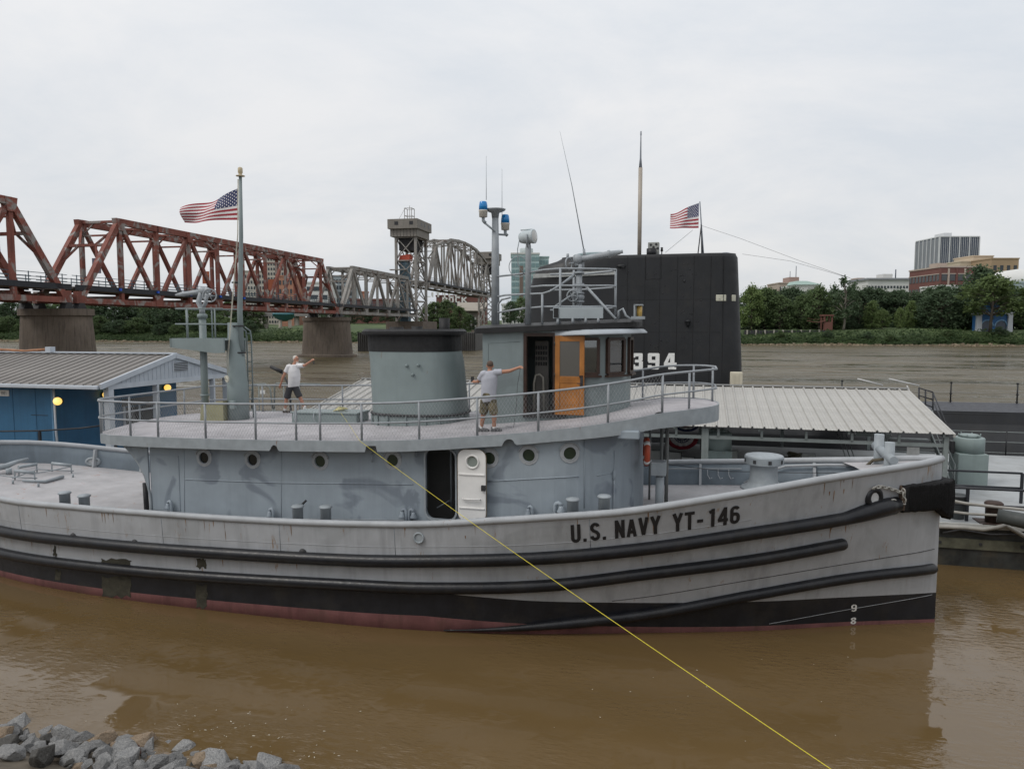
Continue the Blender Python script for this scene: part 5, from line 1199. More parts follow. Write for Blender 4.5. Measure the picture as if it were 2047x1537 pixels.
# stairs up to the gangway
SR = Thing('dock_stairs', 'grey open metal stairs under the right end of the canopy', 'stairs', QZ(1845, 985, DZK), FH)
sb = QZ(1845, 985, DZK); sw_ = .95; tre = M('tread_paint', (.22, .24, .24), .6, .1)
for k in range(8):
    z = DZK+.2*(k+1); v = sb.y+.34*k; x = sb.x-.02*k; mb = MB(); mb.box(x-sw_, x+sw_, v, v+.28, z-.05, z); SR.part('tread', mb, tre)
for x in (-sw_-.03, sw_+.03):
    mb = MB(); mb.beam((sb.x+x, sb.y-.05, DZK+.02), (sb.x+x, sb.y+.34*8, DZK+1.68), .05, .22, (0, 0, 1)); SR.part('stringer', mb, gPOST)
    for h in (.5, .95): mb = MB(); mb.tube([(sb.x+x, sb.y, DZK+h+.1), (sb.x+x, sb.y+.34*8, DZK+h+1.7)], .022, 6); SR.part('handrail', mb, gPOST)
    for k in (0, 4, 8): mb = MB(); mb.cyl((sb.x+x, sb.y+.34*k, DZK+.1+.2*k), (sb.x+x, sb.y+.34*k, DZK+1.1+.2*k), .022, n=6); SR.part('post', mb, gPOST)
for x in (-1.95, -2.1, -2.25):
    mb = MB(); mb.tube([(sb.x+x, sb.y-.2, DZK+.1), (sb.x+x-.45, sb.y+1.2, DZK+1.9)], .02, 6); SR.part('brace_rod', mb, gPOST)
# information sign
q = Q(1825, 905, 8.6); SG = Thing('info_sign', 'small white notice with a red foot strip beside the stairs', 'sign', (q.x, 8.6, DZK), FH)
mb = MB(); mb.box(q.x-.2, q.x+.2, 8.58, 8.6, q.z-.2, q.z+.2); SG.part('board', mb, gLETW)
mb = MB(); mb.box(q.x-.2, q.x+.2, 8.572, 8.579, q.z-.2, q.z-.15); SG.part('strip', mb, M('red_strip', (.35, .02, .04), .5))
mb = MB(); mb.cyl((q.x, 8.62, DZK), (q.x, 8.62, q.z), .03, n=8); SG.part('post', mb, gPOST)
# bunting fans
for i, (px, py, r, lab) in enumerate(((1363, 873, .62, 'half-round red white and blue bunting under the canopy, the lower one'), (1372, 846, .5, 'strip of red white and blue bunting hung above the half-round one'))):
    vB = 16.2 if i == 0 else 15.6; q = Q(px, py, vB); BT = Thing('bunting', lab, 'bunting', q, FH, 'buntings')
    cols = [('flag_white', .25), ('flag_blue', .47), ('flag_white', .74), ('flag_red', 1.0)] if i == 0 else [('flag_red', .45), ('flag_white', .75), ('flag_blue', 1.0)]
    r0 = .02; nseg = 24
    for nm, k in cols:
        rows = []
        for j in range(nseg+1):
            a = math.pi+math.pi*j/nseg; wv = .03*math.sin(j*1.57); rows.append([V(q.x+rad*1.25*math.cos(a), vB-(.03 if i == 0 else .0)+wv, q.z+rad*math.sin(a)*(1 if i == 0 else .8)) for rad in (r0, r*k)])
        mb = MB(); mb.grid(rows); o = BT.part('cloth_band', mb, MATS[nm]); md = o.modifiers.new('t', 'SOLIDIFY'); md.thickness = .01; r0 = r*k
    if i == 0:
        for j in range(9):
            a = math.pi+math.pi*(j+.5)/9; rr3 = r*.36; c = V(q.x+rr3*1.25*math.cos(a), vB-.075, q.z+rr3*math.sin(a)); mb = MB(); vs = [c]+[c+V(math.cos(R(90+36*k)), 0, math.sin(R(90+36*k)))*(.055 if k % 2 == 0 else .023) for k in range(10)]
            mb.add(vs, [(0, 1+k, 1+(k+1) % 10) for k in range(10)]); BT.part('star', mb, MATS['flag_white'], wl=False)
# wire patio chairs
CH_ = Thing('patio_chair', 'wire-frame patio chair on the dock', 'chair', (0, 0, 0), FH, 'patio chairs under the canopy')
gWCH = M('dark_wire', (.05, .055, .055), .5); gSL = M('pale_sling', (.42, .43, .42), .7)
mb = MB(); mb.tube([(-.26, .25, .42), (-.26, .3, .9), (.26, .3, .9), (.26, .25, .42)], .014, 6); CH_.part('back_frame', mb, gWCH)
mb = MB(); mb.prism([(-.24, .26, .5), (.24, .26, .5), (.24, .29, .86), (-.24, .29, .86)], (0, .012, 0)); CH_.part('backrest', mb, gSL)
mb = MB(); mb.box(-.26, .26, -.25, .25, .41, .43); CH_.part('seat', mb, gSL)
for x in (-.24, .24):
    for y in (-.23, .24): mb = MB(); mb.cyl((x, y, 0), (x, y, .42), .014, n=6); CH_.part('leg', mb, gWCH)
first = True
for px, py, an in ((1310, 902, 10), (1345, 905, -15), (1378, 910, 170), (1430, 911, 5), (1469, 903, 20), (1578, 916, 190), (1618, 909, 0), (1352, 900, 160)):
    zt_ = DZK+.9; p = QZ(px, py, zt_); mw = FH @ Matrix.Translation((p.x, p.y, DZK)) @ Matrix.Rotation(R(an), 4, 'Z')
    if first: CH_.o.matrix_world = mw; first = False
    else: co = copy_thing(CH_.o, mat=mw)
    (CH_.o if px == 1310 else co)['label'] = {1310: 'wire patio chair seen right beside the life ring', 1345: 'wire patio chair between the junction box and the bunting', 1378: 'wire patio chair right below the half-round bunting', 1430: 'wire patio chair in front of the pale green tank', 1469: 'wire patio chair just right of the pale green tank', 1578: 'wire patio chair just left below the heap of rope', 1618: 'wire patio chair just right of the heap of rope', 1352: 'wire patio chair behind the grey bridge pipes'}[px]
q = QZ(1588, 910, DZK+.25); mb = MB()
for k in range(9): mb.torus(q+V(random.uniform(-.12, .12), random.uniform(-.1, .1), .03*k-.12), .30-.015*k, .028, (random.uniform(-.4, .4), random.uniform(-.4, .4), 1), 22, 6)
mb.tube([q+V(-.3, 0, -.1), q+V(-.7, .1, -.16), q+V(-.95, -.05, -.2)], .028, 6)
Thing('rope_heap', 'heap of olive rope on the dock deck behind the tug bulwark', 'rope', (q.x, q.y, DZK), FH, mesh=mb, mats=M('olive_rope', (.16, .15, .10), .9, .3, 9, bump=.6))
# low pipe gate at the after end of the dock, with a small plate
GT = Thing('dock_gate', 'low looped grey pipe gate with a white plate seen behind the king post', 'gate', QZ(535, 815, DZK+1.6), FH)
def gq(px, py): return Q(px, py, 17.0)
for pp in (((503, 818), (504, 768), (530, 767), (540, 776), (545, 818)), ((548, 818), (549, 770), (553, 766), (640, 768))):
    mb = MB(); mb.tube([gq(*p) for p in pp], .045, 8); GT.part('pipe_loop', mb, gPOST)
for px in (517, 567): mb = MB(); mb.tube([gq(px, 768), V(gq(px, 768).x, 17.0, DZK)], .035, 8); GT.part('post', mb, gPOST)
for px in (503.5, 545, 549): mb = MB(); mb.tube([gq(px, 817), V(gq(px, 817).x, 17.0, DZK)], .045, 8); GT.part('post', mb, gPOST)
mb = MB(); mb.tube([gq(500, 796), gq(640, 798)], .035, 8); GT.part('pipe_loop', mb, gPOST)
a, b = gq(521, 787), gq(531, 780); mb = MB(); mb.box(a.x, b.x, 16.93, 16.95, a.z, b.z); GT.part('plate', mb, gLETW)
mb = MB(); mb.tube([gq(541, 733), gq(563, 743)], [.09, .12], 8); mb.tube([gq(563, 743), gq(580, 775), V(gq(580, 775).x, 17, DZK)], .06, 8); GT.part('dark_arm', mb, gDARK)
# ------------------------------------------------------------------ the submarine moored outside the dock
gSUB = M('submarine_black', (.0125, .0135, .0155), .5, .25, .8, streak=.30, bump=.10, bs=12, grime=.10)
SB = Thing('submarine', 'black submarine with tall sail numbered 394 moored behind the dock', 'submarine', (-5, 23, 0), FH)
VS = 23.0; SDK = 3.07
sec = [(4.0, -1.5), (4.15, -.2), (4.0, .9), (3.4, 1.75), (2.75, 2.3), (2.62, 2.5), (2.5, SDK)]
stn = [(-20.5, .2, .35), (-17, .5, .6), (-12, .85, .85), (-5, 1, 1), (5, 1, 1), (25, 1, 1.02), (45, .75, 1.1), (56, .35, 1.2), (62, .05, 1.3)]
xs_ = [a for a, b, c in stn]
rows = []
for i in range(60):
    x = -20.5+82.5*i/59; wk = ips(x, xs_, [b for a, b, c in stn]); hk = ips(x, xs_, [c for a, b, c in stn])
    rows.append([V(x, VS-y*wk, (z*hk if z > 0 else z)) for y, z in sec]+[V(x, VS+y*wk, (z*hk if z > 0 else z)) for y, z in sec[::-1]])
mb = MB(); mb.grid(rows, sm=False); SB.part('hull', mb, gSUB)
mb = MB(); rows = []
for i in range(60):
    x = -20.5+82.5*i/59; wk = ips(x, xs_, [b for a, b, c in stn]); hk = ips(x, xs_, [c for a, b, c in stn]); rows.append([V(x, VS-2.46*wk, SDK*hk+.02), V(x, VS+2.46*wk, SDK*hk+.02)])
mb.grid(rows, sm=False); SB.part('deck', MB().grid(rows, sm=False), M('submarine_deck', (.030, .032, .040), .6, .3, 2, bump=.3))
mb = MB(); mb.tube([(x, VS-2.5, SDK-.1) for x in range(-10, 46, 2)], .04, 6); SB.part('deck_edge_pipe', mb, gSUB)
# sail
HWS = .98
outl = [Q(1487, 800, 22.0), Q(1484, 700, 22), Q(1478, 540, 22), Q(1477, 512, 22), Q(1472, 504, 22), Q(1400, 505, 22), Q(1300, 508, 22), Q(1240, 512, 22), Q(1168, 516, 22), Q(1117, 518, 22), Q(1090, 524, 22), Q(1062, 535, 22), Q(1056, 560, 22), Q(1040, 640, 22), Q(1010, 740, 22), Q(985, 800, 22)]
zs_ = [SDK-.3, 3.5, 4.5, 5.5, 6.5, 7.5, 8.5, 9.5, 10.3, 10.75, 11.05, 11.2]
front = sorted([(p.z, p.x) for p in outl[:5]]); back = sorted([(p.z, p.x) for p in outl[9:]])
def fx(z): return ip(z, [a for a, b in front], [b for a, b in front])
def bx_(z): return ip(z, [a for a, b in back], [b for a, b in back])
def nice(a, b): 
    ts = [0, .01, .03, .07, .12, .2, .3, .42, .55, .68, .78, .86, .91, .945, .97, .985, .995, 1.0]; return [a+(b-a)*t_ for t_ in ts]
def sailrow(z, k=1.0):
    a, b = bx_(z), fx(z); r = []
    for x in nice(a, b):
        e = min(1, (b-x)/1.3); e2 = min(1, (x-a)/3.4)
        r.append((x, HWS*k*math.sqrt(max(0, 1-(1-e)**2))*math.sqrt(max(0, 1-(1-e2)**2))))
    return [V(x, VS-w_, z) for x, w_ in r]+[V(x, VS+w_, z) for x, w_ in r[-2:0:-1]]
rows = [sailrow(z) for z in zs_]
topk = sailrow(11.2, .9); rows.append([V(p.x, p.y, 11.26) for p in topk])
mb = MB(); mb.grid(rows, cc=True); mb.f.append(list(range(len(mb.v)-len(rows[-1]), len(mb.v)))); mb.m.append(0); mb.s.append(False)
SAIL = SB.part('sail', mb, gSUB)
vf = VS-HWS
def sq(px, py, off=.0): return Q(px, py, vf-off)
def plate(px0, py0, px1, py1, nm, mt, th=.012, parent=None):
    a, b = sq(px0, py1), sq(px1, py0); mb = MB(); mb.box(a.x, b.x, vf-th, vf+.01, a.z, b.z); return SB.part(nm, mb, mt, parent or SAIL)
for px in (1255, 1290, 1320, 1355, 1388, 1422, 1448):
    a, b = sq(px, 512), sq(px, 770); mb = MB(); mb.box(a.x-.012, a.x+.012, vf-.012 if px < 1425 else vf+.02, vf+.05, SDK, a.z); SB.part('plate_seam', mb, M('seam_black', (.006, .006, .007), .7), SAIL)
for py in (600, 664):
    a, b = sq(1230, py), sq(1440, py); mb = MB(); mb.box(a.x, b.x, vf-.006, vf+.01, a.z-.008, a.z+.008); SB.part('plate_seam', mb, MATS['seam_black'], SAIL)
mb = MB(); poly = [sq(1291, 512), sq(1291, 559), sq(1322, 557), sq(1322, 512)]; mb.tube([p+V(0, -.004, 0) for p in poly], .012, 4); SB.part('hatch_outline', mb, MATS['seam_black'], SAIL)
rs = random.Random(3); mb = MB()
for k in range(90):
    px = rs.choice((1255, 1290, 1320, 1355, 1388))+rs.uniform(-14, 14); py = rs.uniform(525, 700); a = sq(px, py); mb.ell((a.x, vf-.003, a.z), rs.uniform(.015, .05), .015, rs.uniform(.015, .05), 6, 4)
SB.part('paint_blisters', mb, gSUB, SAIL, kind='stuff')
gLAMP = M('cream_window', (.50, .49, .40), .4)
for px0, px1 in ((1431, 1452), (1463, 1472)):
    a, b = sq(px0, 602), sq(px1, 589); xm_ = (a.x+b.x)/2; e = min(1, (fx(8.7)-xm_)/1.3); y = VS-HWS*math.sqrt(max(0, 1-(1-e)**2))
    e0 = min(1, (fx(8.7)-a.x)/1.3); ya = VS-HWS*math.sqrt(max(0, 1-(1-e0)**2)); e1 = min(1, (fx(8.7)-b.x)/1.3); yb = VS-HWS*math.sqrt(max(0, 1-(1-e1)**2))
    mb = MB(); mb.prism([(a.x, ya-.03, a.z), (b.x, yb-.03, a.z), (b.x, yb-.03, b.z), (a.x, ya-.03, b.z)], (0, .08, 0)); SB.part('sail_window', mb, gLAMP, SAIL, bev=.03)
q = sq(1375, 645); mb = MB(); mb.lathe([(.02, -.25), (.12, -.12), (.14, .05), (.18, .08), (.05, .16)], q+V(0, -.08, 0), 12); SB.part('side_light', mb, gSUB, SAIL)
q = sq(1368, 562); mb = MB(); mb.ell(q, .06, .06, .08); SB.part('side_light', mb, gSUB, SAIL)
q = sq(1242, 532); mb = MB(); mb.ell(q, .28, .12, .12); mb.cyl(q+V(0, -.1, -.08), q+V(.2, -.3, -.1), .03, n=6); SB.part('fairlead', mb, gSUB, SAIL)
a, b = sq(1062, 552), sq(1230, 533); 
mb = MB(); mb.prism([sq(1066, 548), sq(1230, 540), sq(1230, 549), sq(1066, 556)], (0, -.03, 0)); mb.v = [(x, y-.02, z) for x, y, z in mb.v]; SB.part('pale_strip', mb, M('pale_strip_paint', (.33, .34, .33), .6, .2, 4, grime=.4), SAIL)
# block numerals
def slab(ch):
    s = .2; o = []
    def rect(x0, y0, x1, y1): o.append([(x0, y0), (x1, y0), (x1, y1), (x0, y1)])
    if ch == '3': rect(.04, .72, .24, 1-.04); rect(.04, .8, .62, 1); rect(.42, .55, .64, .96); rect(.22, .42, .6, .6); rect(.44, .06, .66, .5); rect(.02, 0, .62, .2); rect(.02, .06, .24, .30)
    if ch == '9': rect(.02, .48, .24, .96); rect(.06, .8, .62, 1); rect(.44, .06, .66, .96); rect(.06, .40, .6, .58); rect(.04, 0, .62, .2); rect(.02, .06, .24, .26)
    if ch == '4': rect(.34, 0, .58, 1); rect(0, .22, .70, .42); rect(.24, 0, .68, .14); o.append([(.0, .38), (.2, .38), (.44, 1.0), (.26, 1.0)])
    return o
for ch, px in (('3', 1261), ('9', 1294), ('4', 1327)):
    a, b = sq(px, 738), sq(px+26, 706); mb = MB(); z_ = 0
    for poly in slab(ch):
        z_ += .0012; mb.add([(a.x+(b.x-a.x)*x/.7, vf-.02-z_, a.z+(b.z-a.z)*y) for x, y in poly], [(0, 1, 2, 3)])
    SB.part('hull_number', mb, gLETW, SAIL, wl=False)
# masts
pm0, pm1, pm2 = Q(1278, 510, VS), Q(1277.5, 336, VS), Q(1278, 263, VS)
mb = MB(); mb.tube([(pm0.x, VS, 11.1), (pm0.x, VS, pm1.z)], .115, 14); SB.part('periscope_mast', mb, M('tan_mast', (.36, .32, .27), .5, .1))
mb = MB(); mb.tube([(pm0.x, VS, pm1.z), (pm0.x, VS, pm1.z+.55), (pm0.x, VS, pm2.z-.25), (pm0.x, VS, pm2.z-.2), (pm0.x, VS, pm2.z)], [.095, .05, .028, .045, .035], 10); SB.part('periscope_head', mb, M('grey_periscope', (.20, .22, .25), .4))
q = Q(1305, 497, VS); mb = MB(); mb.box(q.x-.26, q.x+.36, VS-.25, VS+.25, 11.2, q.z+.33); o = SB.part('snorkel_head', mb, M('perforated_grey', (.30, .31, .29), .6)); bevel(o, .03)
for dx, dz in ((-.1, .18), (.2, .2), (.05, .05), (.28, -.02)): mb = MB(); mb.disc((q.x+dx, VS-.255, q.z+dz), .07, (0, 1, 0), .02, 12); SB.part('vent_hole', mb, gDARK, o)
mb = MB(); mb.tube([(q.x-.05, VS-.45, 11.2), (q.x-.05, VS-.45, 11.62)], .27, 16); SB.part('snorkel_collar', mb, gSUB)
q = Q(1323, 500, VS); mb = MB(); mb.lathe([(.03, -.3), (.03, -.1), (.08, -.05), (.05, .1), (.09, .12), (.02, .16)], q, 10); SB.part('mast_light', mb, gDARK)
q = Q(1190, 507, VS); mb = MB(); mb.ell(V(q.x, VS, q.z-.1), 1.3, .5, .18); SB.part('bridge_fairing', mb, M('teal_fairing', (.18, .24, .25), .5))
mb = MB(); a = Q(1450, 500, VS); mb.ell(V(a.x, VS, 11.28), .3, .2, .08); SB.part('hatch_cover', mb, M('grey_periscope', (.2, .22, .25)))
# flag staff tripod
ft = Q(1399, 403, VS); fb = Q(1406, 504, VS); mb = MB(); mb.tube([(fb.x, VS, 11.2), ft], [.05, .03], 8); st1 = SB.part('flag_staff', mb, M('grey_periscope', (.2, .22, .25)))
for px in (1395, 1403): b = Q(px, 504, VS); mb = MB(); mb.tube([(b.x, VS+(.3 if px > 1400 else -.3), 11.2), ft.lerp(fb, .45)], .035, 6); SB.part('staff_stay', mb, gDARK, st1)
h1b, h0b = Q(1397, 406, VS-.05), Q(1396.5, 456, VS-.05); f1b, f0b = Q(1340, 428, VS+.5), Q(1339, 455, VS+.4)
def fn2(u, v):
    p = h0b.lerp(h1b, v).lerp(f0b.lerp(f1b, v), u); fold = max(0, v-.3)
    p.y += .30*math.sin(u*7+v*2)*u+.25*fold*u; p.z += .06*math.sin(u*6+v)*u-.10*u*(1-u)*(1-v)
    return p
flag('flag', 'american flag on the short staff of the submarine sail', h1b, h0b, None, 26, 36, fn2, 1.5)
# stay wires from the sail to the fore deck
for pp in (((1399, 450), (1480, 477), (1600, 522), (1700, 556)), ((1484, 508), (1580, 522), (1700, 556))):
    mb = MB(); mb.tube([Q(*p_, VS) for p_ in pp], .009, 5); SB.part('aerial_wire', mb, M('thin_wire', (.22, .22, .22), .5))
mb = MB(); mb.tube([Q(1385, 460, VS), Q(1330, 505, VS)], .01, 5); SB.part('aerial_wire', mb, MATS['thin_wire'])
# life lines on deck
for k, px in enumerate((1682, 1900, 2033)):
    a = Q(px, 800, VS+2.3); mb = MB(); mb.cyl((a.x, VS+2.3, SDK), (a.x, VS+2.3, SDK+1.15), .04, n=8)
    for dz in (.1, .5, 1.12): mb.lathe([(.07, -.02), (.07, .03)], (a.x, VS+2.3, SDK+dz), 8)
    SB.part('stanchion', mb, gSUB)
for k in range(5):
    x = Q(2033, 800, VS+2.3).x+3.2*(k+1); mb = MB(); mb.cyl((x, VS+2.3, SDK), (x, VS+2.3, SDK+1.15), .04, n=8); SB.part('stanchion', mb, gSUB)
for dz in (.55, 1.1): mb = MB(); mb.tube([(Q(1500, 780, VS+2.3).x, VS+2.3, SDK+dz), (Q(2033, 800, VS+2.3).x+16, VS+2.3, SDK+dz)], .008, 4); SB.part('life_line', mb, MATS['thin_wire'])
for k in range(9):
    x = XE+.8+2.5*k; mb = MB(); mb.cyl((x, VS-4.05, .9), (x, VS-4.05, 2.35), .03, n=6); SB.part('stanchion', mb, gSUB)
for z in (1.35, 1.85, 2.33): mb = MB(); mb.tube([(XE+.8, VS-4.05, z), (XE+22, VS-4.05, z)], .018, 5); SB.part('life_line', mb, gPOST)
# hatch door at the foot of the sail, red ring beside it
a, b = Q(1459, 785, 20.6), Q(1485, 744, 20.6); HB = Thing('equipment_box', 'cream plastic equipment box at the foot of the black sail', 'box', ((a.x+b.x)/2, 20.8, SDK), FH)
mb = MB(); mb.box(a.x, b.x, 20.6, 21.0, SDK, b.z); HB.part('box_body', mb, M('cream_paint', (.52, .48, .38), .5), bev=.04)
for k in (.33, .66): x = a.x+(b.x-a.x)*k; mb = MB(); mb.box(x-.02, x+.02, 20.57, 20.6, SDK+.1, b.z-.08); HB.part('rib', mb, MATS['cream_paint'])
mb = MB(); mb.box(a.x+.06, b.x-.06, 20.575, 20.6, SDK+.42, SDK+.47); HB.part('rib', mb, MATS['cream_paint'])
q = Q(1494, 762, 20.7); LB = Thing('life_buoy', 'red life buoy leaning beside the cream box on the submarine deck', 'life buoy', (q.x, 20.8, SDK), FH)
mb = MB(); mb.torus((q.x-.05, 20.8, SDK+.38), .30, .075, (.8, .6, .25), 24, 8); LB.part('ring', mb, M('red_vinyl', (.45, .03, .025), .5))
mb = MB(); mb.torus((q.x-.05, 20.8, SDK+.38), .30, .078, (.8, .6, .25), 5, 8, a0=.5, a1=.9); LB.part('band', mb, gLETW)
# gangway rails from the dock to the sub
GW_ = Thing('gangway', 'sloping gangway with pale and black handrails leading to the submarine', 'gangway', Q(1840, 790, 18.5), FH)
a, b = V(XE-1.6, 11.5, 3.0), V(XE-1.4, 20.4, SDK+.05)
mb = MB(); mb.beam(a, b, 1.3, .12); GW_.part('walkway', mb, gPOST)
for dx in (-.65, .65):
    for h in (.55, 1.05): mb = MB(); mb.tube([a+V(dx, 0, h), b+V(dx, 0, h)], .03, 6); GW_.part('handrail', mb, M('pale_alu', (.5, .5, .5), .4))
    for k in range(5): p = a.lerp(b, k/4)+V(dx, 0, 0); mb = MB(); mb.cyl(p, p+V(0, 0, 1.05), .025, n=6); GW_.part('post', mb, MATS['pale_alu'])
for (p_, q_) in (((1714, 757), (1765, 770)), ((1777, 757), (1838, 771)), ((1813, 771), (1826, 800))):
    mb = MB(); mb.tube([Q(*p_, 19.5), Q(*q_, 19.5)], .035, 6); GW_.part('handrail', mb, MATS['pale_alu'])
for pp in (((1836, 775), (1865, 784)), ((1836, 790), (1865, 799)), ((1836, 804), (1865, 814))):
    mb = MB(); mb.tube([Q(*p, 16.5) for p in pp], .03, 6); GW_.part('handrail', mb, gBRAIL)
for px, y0, y1 in ((1837, 774, 830), (1850, 779, 840), (1865, 784, 850)): mb = MB(); mb.tube([Q(px, y0, 16.5), Q(px, y1, 16.5)], .035, 6); GW_.part('post', mb, gBRAIL)
for pp in (((1865, 785), (1893, 850)), ((1865, 800), (1888, 855))): mb = MB(); mb.tube([Q(pp[0][0], pp[0][1], 16.5), Q(pp[1][0], pp[1][1], 14.2)], .03, 6); GW_.part('handrail', mb, gBRAIL)
# ------------------------------------------------------------------ blue barge office
gBLUE = M('blue_siding', (.035, .125, .235), .55, .12, 1.0, streak=.3, bump=.06)
gROOF2 = M('brown_grey_roofing', (.21, .195, .18), .5, .10, 1.2, bump=.05, rnd=.15)
gTRIM = M('pale_trim', (.46, .50, .55), .5, .08, 2)
gSIDING = M('pale_gable_siding', (.42, .46, .51), .55, .06, 2)
c0_ = FHI @ ondepth(215, 768, 30.0); XB, V0, ZEb = c0_.x, c0_.y, c0_.z
WD_ = 8.2; V1 = V0+WD_; VM = V0+WD_/2; ap_ = Q(358, 711, VM); ZAp = QX(358, 711, XB).z
HS_ = Thing('barge_office', 'blue floating office building with ribbed roof and pale gabled porch', 'building', (XB-6, VM, 1.1), FH)
XW = XB-3.1; XF = -62.0
mb = MB(); mb.box(XF, XW, V0+.25, V1-.25, 1.0, ZEb-.02); HS_.part('wall', mb, gBLUE)
for k in range(14):
    x = XW-.9-1.22*k; mb = MB(); mb.box(x-.008, x+.008, V0+.24, V0+.252, 1.1, ZEb-.1); HS_.part('siding_joint', mb, M('dark_blue_joint', (.02, .07, .14), .6))
mb = MB(); mb.box(XW-.03, XW+.05, V0+.2, V0+.33, 1.0, ZEb-.05); HS_.part('corner_board', mb, M('light_blue_board', (.10, .22, .36), .5))
slope = (ZAp-ZEb)/(WD_/2)
pit2 = .46; nR = int((XB-XF)/pit2); sec2 = [(0, 0), (.02, .05), (.06, .05), (.08, 0), (pit2+.01, 0)]
mb = MB(); mb.grid([[V(XB-pit2+x, V0-.35, ZEb-.35*slope+z+.06), V(XB-pit2+x, VM, ZAp+z+.06)] for x, z in sec2], sm=False, flip=True); pa_ = HS_.part('roof_panel', mb, gROOF2)
mb = MB(); mb.grid([[V(XB-pit2+x, VM, ZAp+z+.06), V(XB-pit2+x, V1+.35, ZEb-.35*slope+z+.06)] for x, z in sec2], sm=False, flip=True); pb_ = HS_.part('roof_panel', mb, gROOF2)
for o in (pa_, pb_): s__ = o.modifiers.new('t', 'SOLIDIFY'); s__.thickness = .02
for k in range(1, nR): HS_.again(pa_, (-pit2*k, 0, 0)); HS_.again(pb_, (-pit2*k, 0, 0))
mb = MB(); mb.beam((XF, VM, ZAp+.12), (XB, VM, ZAp+.12), .3, .06); HS_.part('ridge_cap', mb, gTRIM)
mb = MB(); mb.beam((XF, V0-.38, ZEb-.12), (XB-.1, V0-.38, ZEb-.12), .14, .16); HS_.part('gutter', mb, gTRIM, bev=.03)
for va, vb, za, zb in ((V0-.4, VM, ZEb-.4*slope, ZAp), (VM, V1+.4, ZAp, ZEb-.4*slope)):
    mb = MB(); mb.beam((XB+.02, va, za+.02), (XB+.02, vb, zb+.02), .10, .22); HS_.part('rake_board', mb, gTRIM)
mb = MB(); mb.prism([(XB-.1, V0+.1, ZEb-.02), (XB-.1, V1-.1, ZEb-.02), (XB-.1, VM, ZAp-.02)], (.05, 0, 0)); HS_.part('gable', mb, gSIDING)
for k in range(30):
    v = V0+.3+(WD_-.6)*k/29; zt_ = ZEb-.1+(WD_/2-abs(v-VM))*slope-.06
    if zt_ > ZEb+.03: mb = MB(); mb.box(XB-.05, XB-.03, v-.012, v+.012, ZEb-.08, zt_); HS_.part('siding_rib', mb, gTRIM)
gv = QX(362, 733, XB); mb = MB(); mb.box(XB-.05, XB-.01, gv.y-.55, gv.y+.55, gv.z-.2, gv.z+.22); HS_.part('gable_vent', mb, gTRIM)
for k in range(5): z = gv.z-.14+.08*k; mb = MB(); mb.prism([(XB-.008, gv.y-.48, z), (XB+.02, gv.y-.48, z-.02), (XB+.02, gv.y-.48, z-.012), (XB-.008, gv.y-.48, z+.012)], (0, .96, 0)); HS_.part('louvre', mb, gDARK)
mb = MB(); mb.box(XB-.15, XB-.02, V0+.05, V1-.05, ZEb-.24, ZEb-.02); HS_.part('porch_beam', mb, gTRIM)
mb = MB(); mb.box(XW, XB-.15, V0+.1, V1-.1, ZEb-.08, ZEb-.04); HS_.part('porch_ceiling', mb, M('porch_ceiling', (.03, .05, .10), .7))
for v in (V0+.2, QX(318, 800, XB).y, QX(430, 790, XB).y, V1-.2):
    mb = MB(); mb.box(XB-.28, XB-.02, v-.14 if v < V0+.5 else v-.06, v+.14 if v < V0+.5 else v+.06, 1.1, ZEb-.23); HS_.part('porch_post', mb, gTRIM)
da, db_ = QX(246, 800, XW), QX(305, 800, XW)
mb = MB(); mb.box(XW, XW+.04, da.y, db_.y, 1.1, 3.35); dO = HS_.part('door', mb, M('black_glass_door', (.01, .01, .012), .15))
for v in (da.y, (da.y+db_.y)/2, db_.y): mb = MB(); mb.box(XW+.02, XW+.07, v-.05, v+.05, 1.1, 3.4); HS_.part('door_frame', mb, gTRIM, dO)
mb = MB(); mb.box(XW+.02, XW+.06, da.y-.1, db_.y+.1, 3.4, 3.75); HS_.part('transom_sign', mb, M('dark_transom', (.06, .055, .05), .5))
gGLOBE = Memit('lit_globe', (1.0, .62, .12), 1.15)
def globe(p, nrm, lab=None):
    mb = MB(); mb.ell(p, .17, .17, .17, 16, 10); g = HS_.part('wall_lamp', mb, gGLOBE)
    mb = MB(); mb.disc(p-nrm*.17, .13, nrm, .05, 14); mb.cyl(p-nrm*.2, p, .03, n=6); HS_.part('lamp_base', mb, gDARK, g)
globe(Q(115, 802, V0+.02), V(0, -1, 0)); globe(QX(213, 789, XW+.22), V(1, 0, 0)); globe(QX(335, 775, XW+.22), V(1, 0, 0))
mb = MB(); a = Q(107, 770, V0+.2); mb.tube([(a.x, V0+.19, ZEb-.15), (a.x+.02, V0+.19, 2.8), (a.x+.14, V0+.19, 1.2)], .045, 8); HS_.part('downpipe', mb, gTRIM)
a, b = Q(18, 792, V0+.22), Q(-26, 779, V0+.22); mb = MB(); mb.box(b.x, a.x, V0+.215, V0+.245, a.z, b.z); SGN = HS_.part('number_plate', mb, gLETW)
x_ = 0
for ch in '1001':
    t_ = glyphs(ch, .13); h_ = (b.z-a.z)*.55; z0 = a.z+(b.z-a.z)*.22; X0_ = a.x-1.02*(a.x-b.x)*.62 if False else a.x-.78
    t_.v = [(a.x-.10-h_*(.6*4-x_)+x*h_ , V0+.212-z*.5, z0+y*h_) for x, y, z in t_.v]; x_ += .6
    if t_.f: HS_.part('digit', t_, gDARK, SGN, wl=False)
mb = MB(); a = Q(70, 846, V0+.23); mb.box(a.x-.2, a.x+.7, V0+.235, V0+.25, a.z+.35, a.z+.37); HS_.part('cable_clip', mb, gDARK)
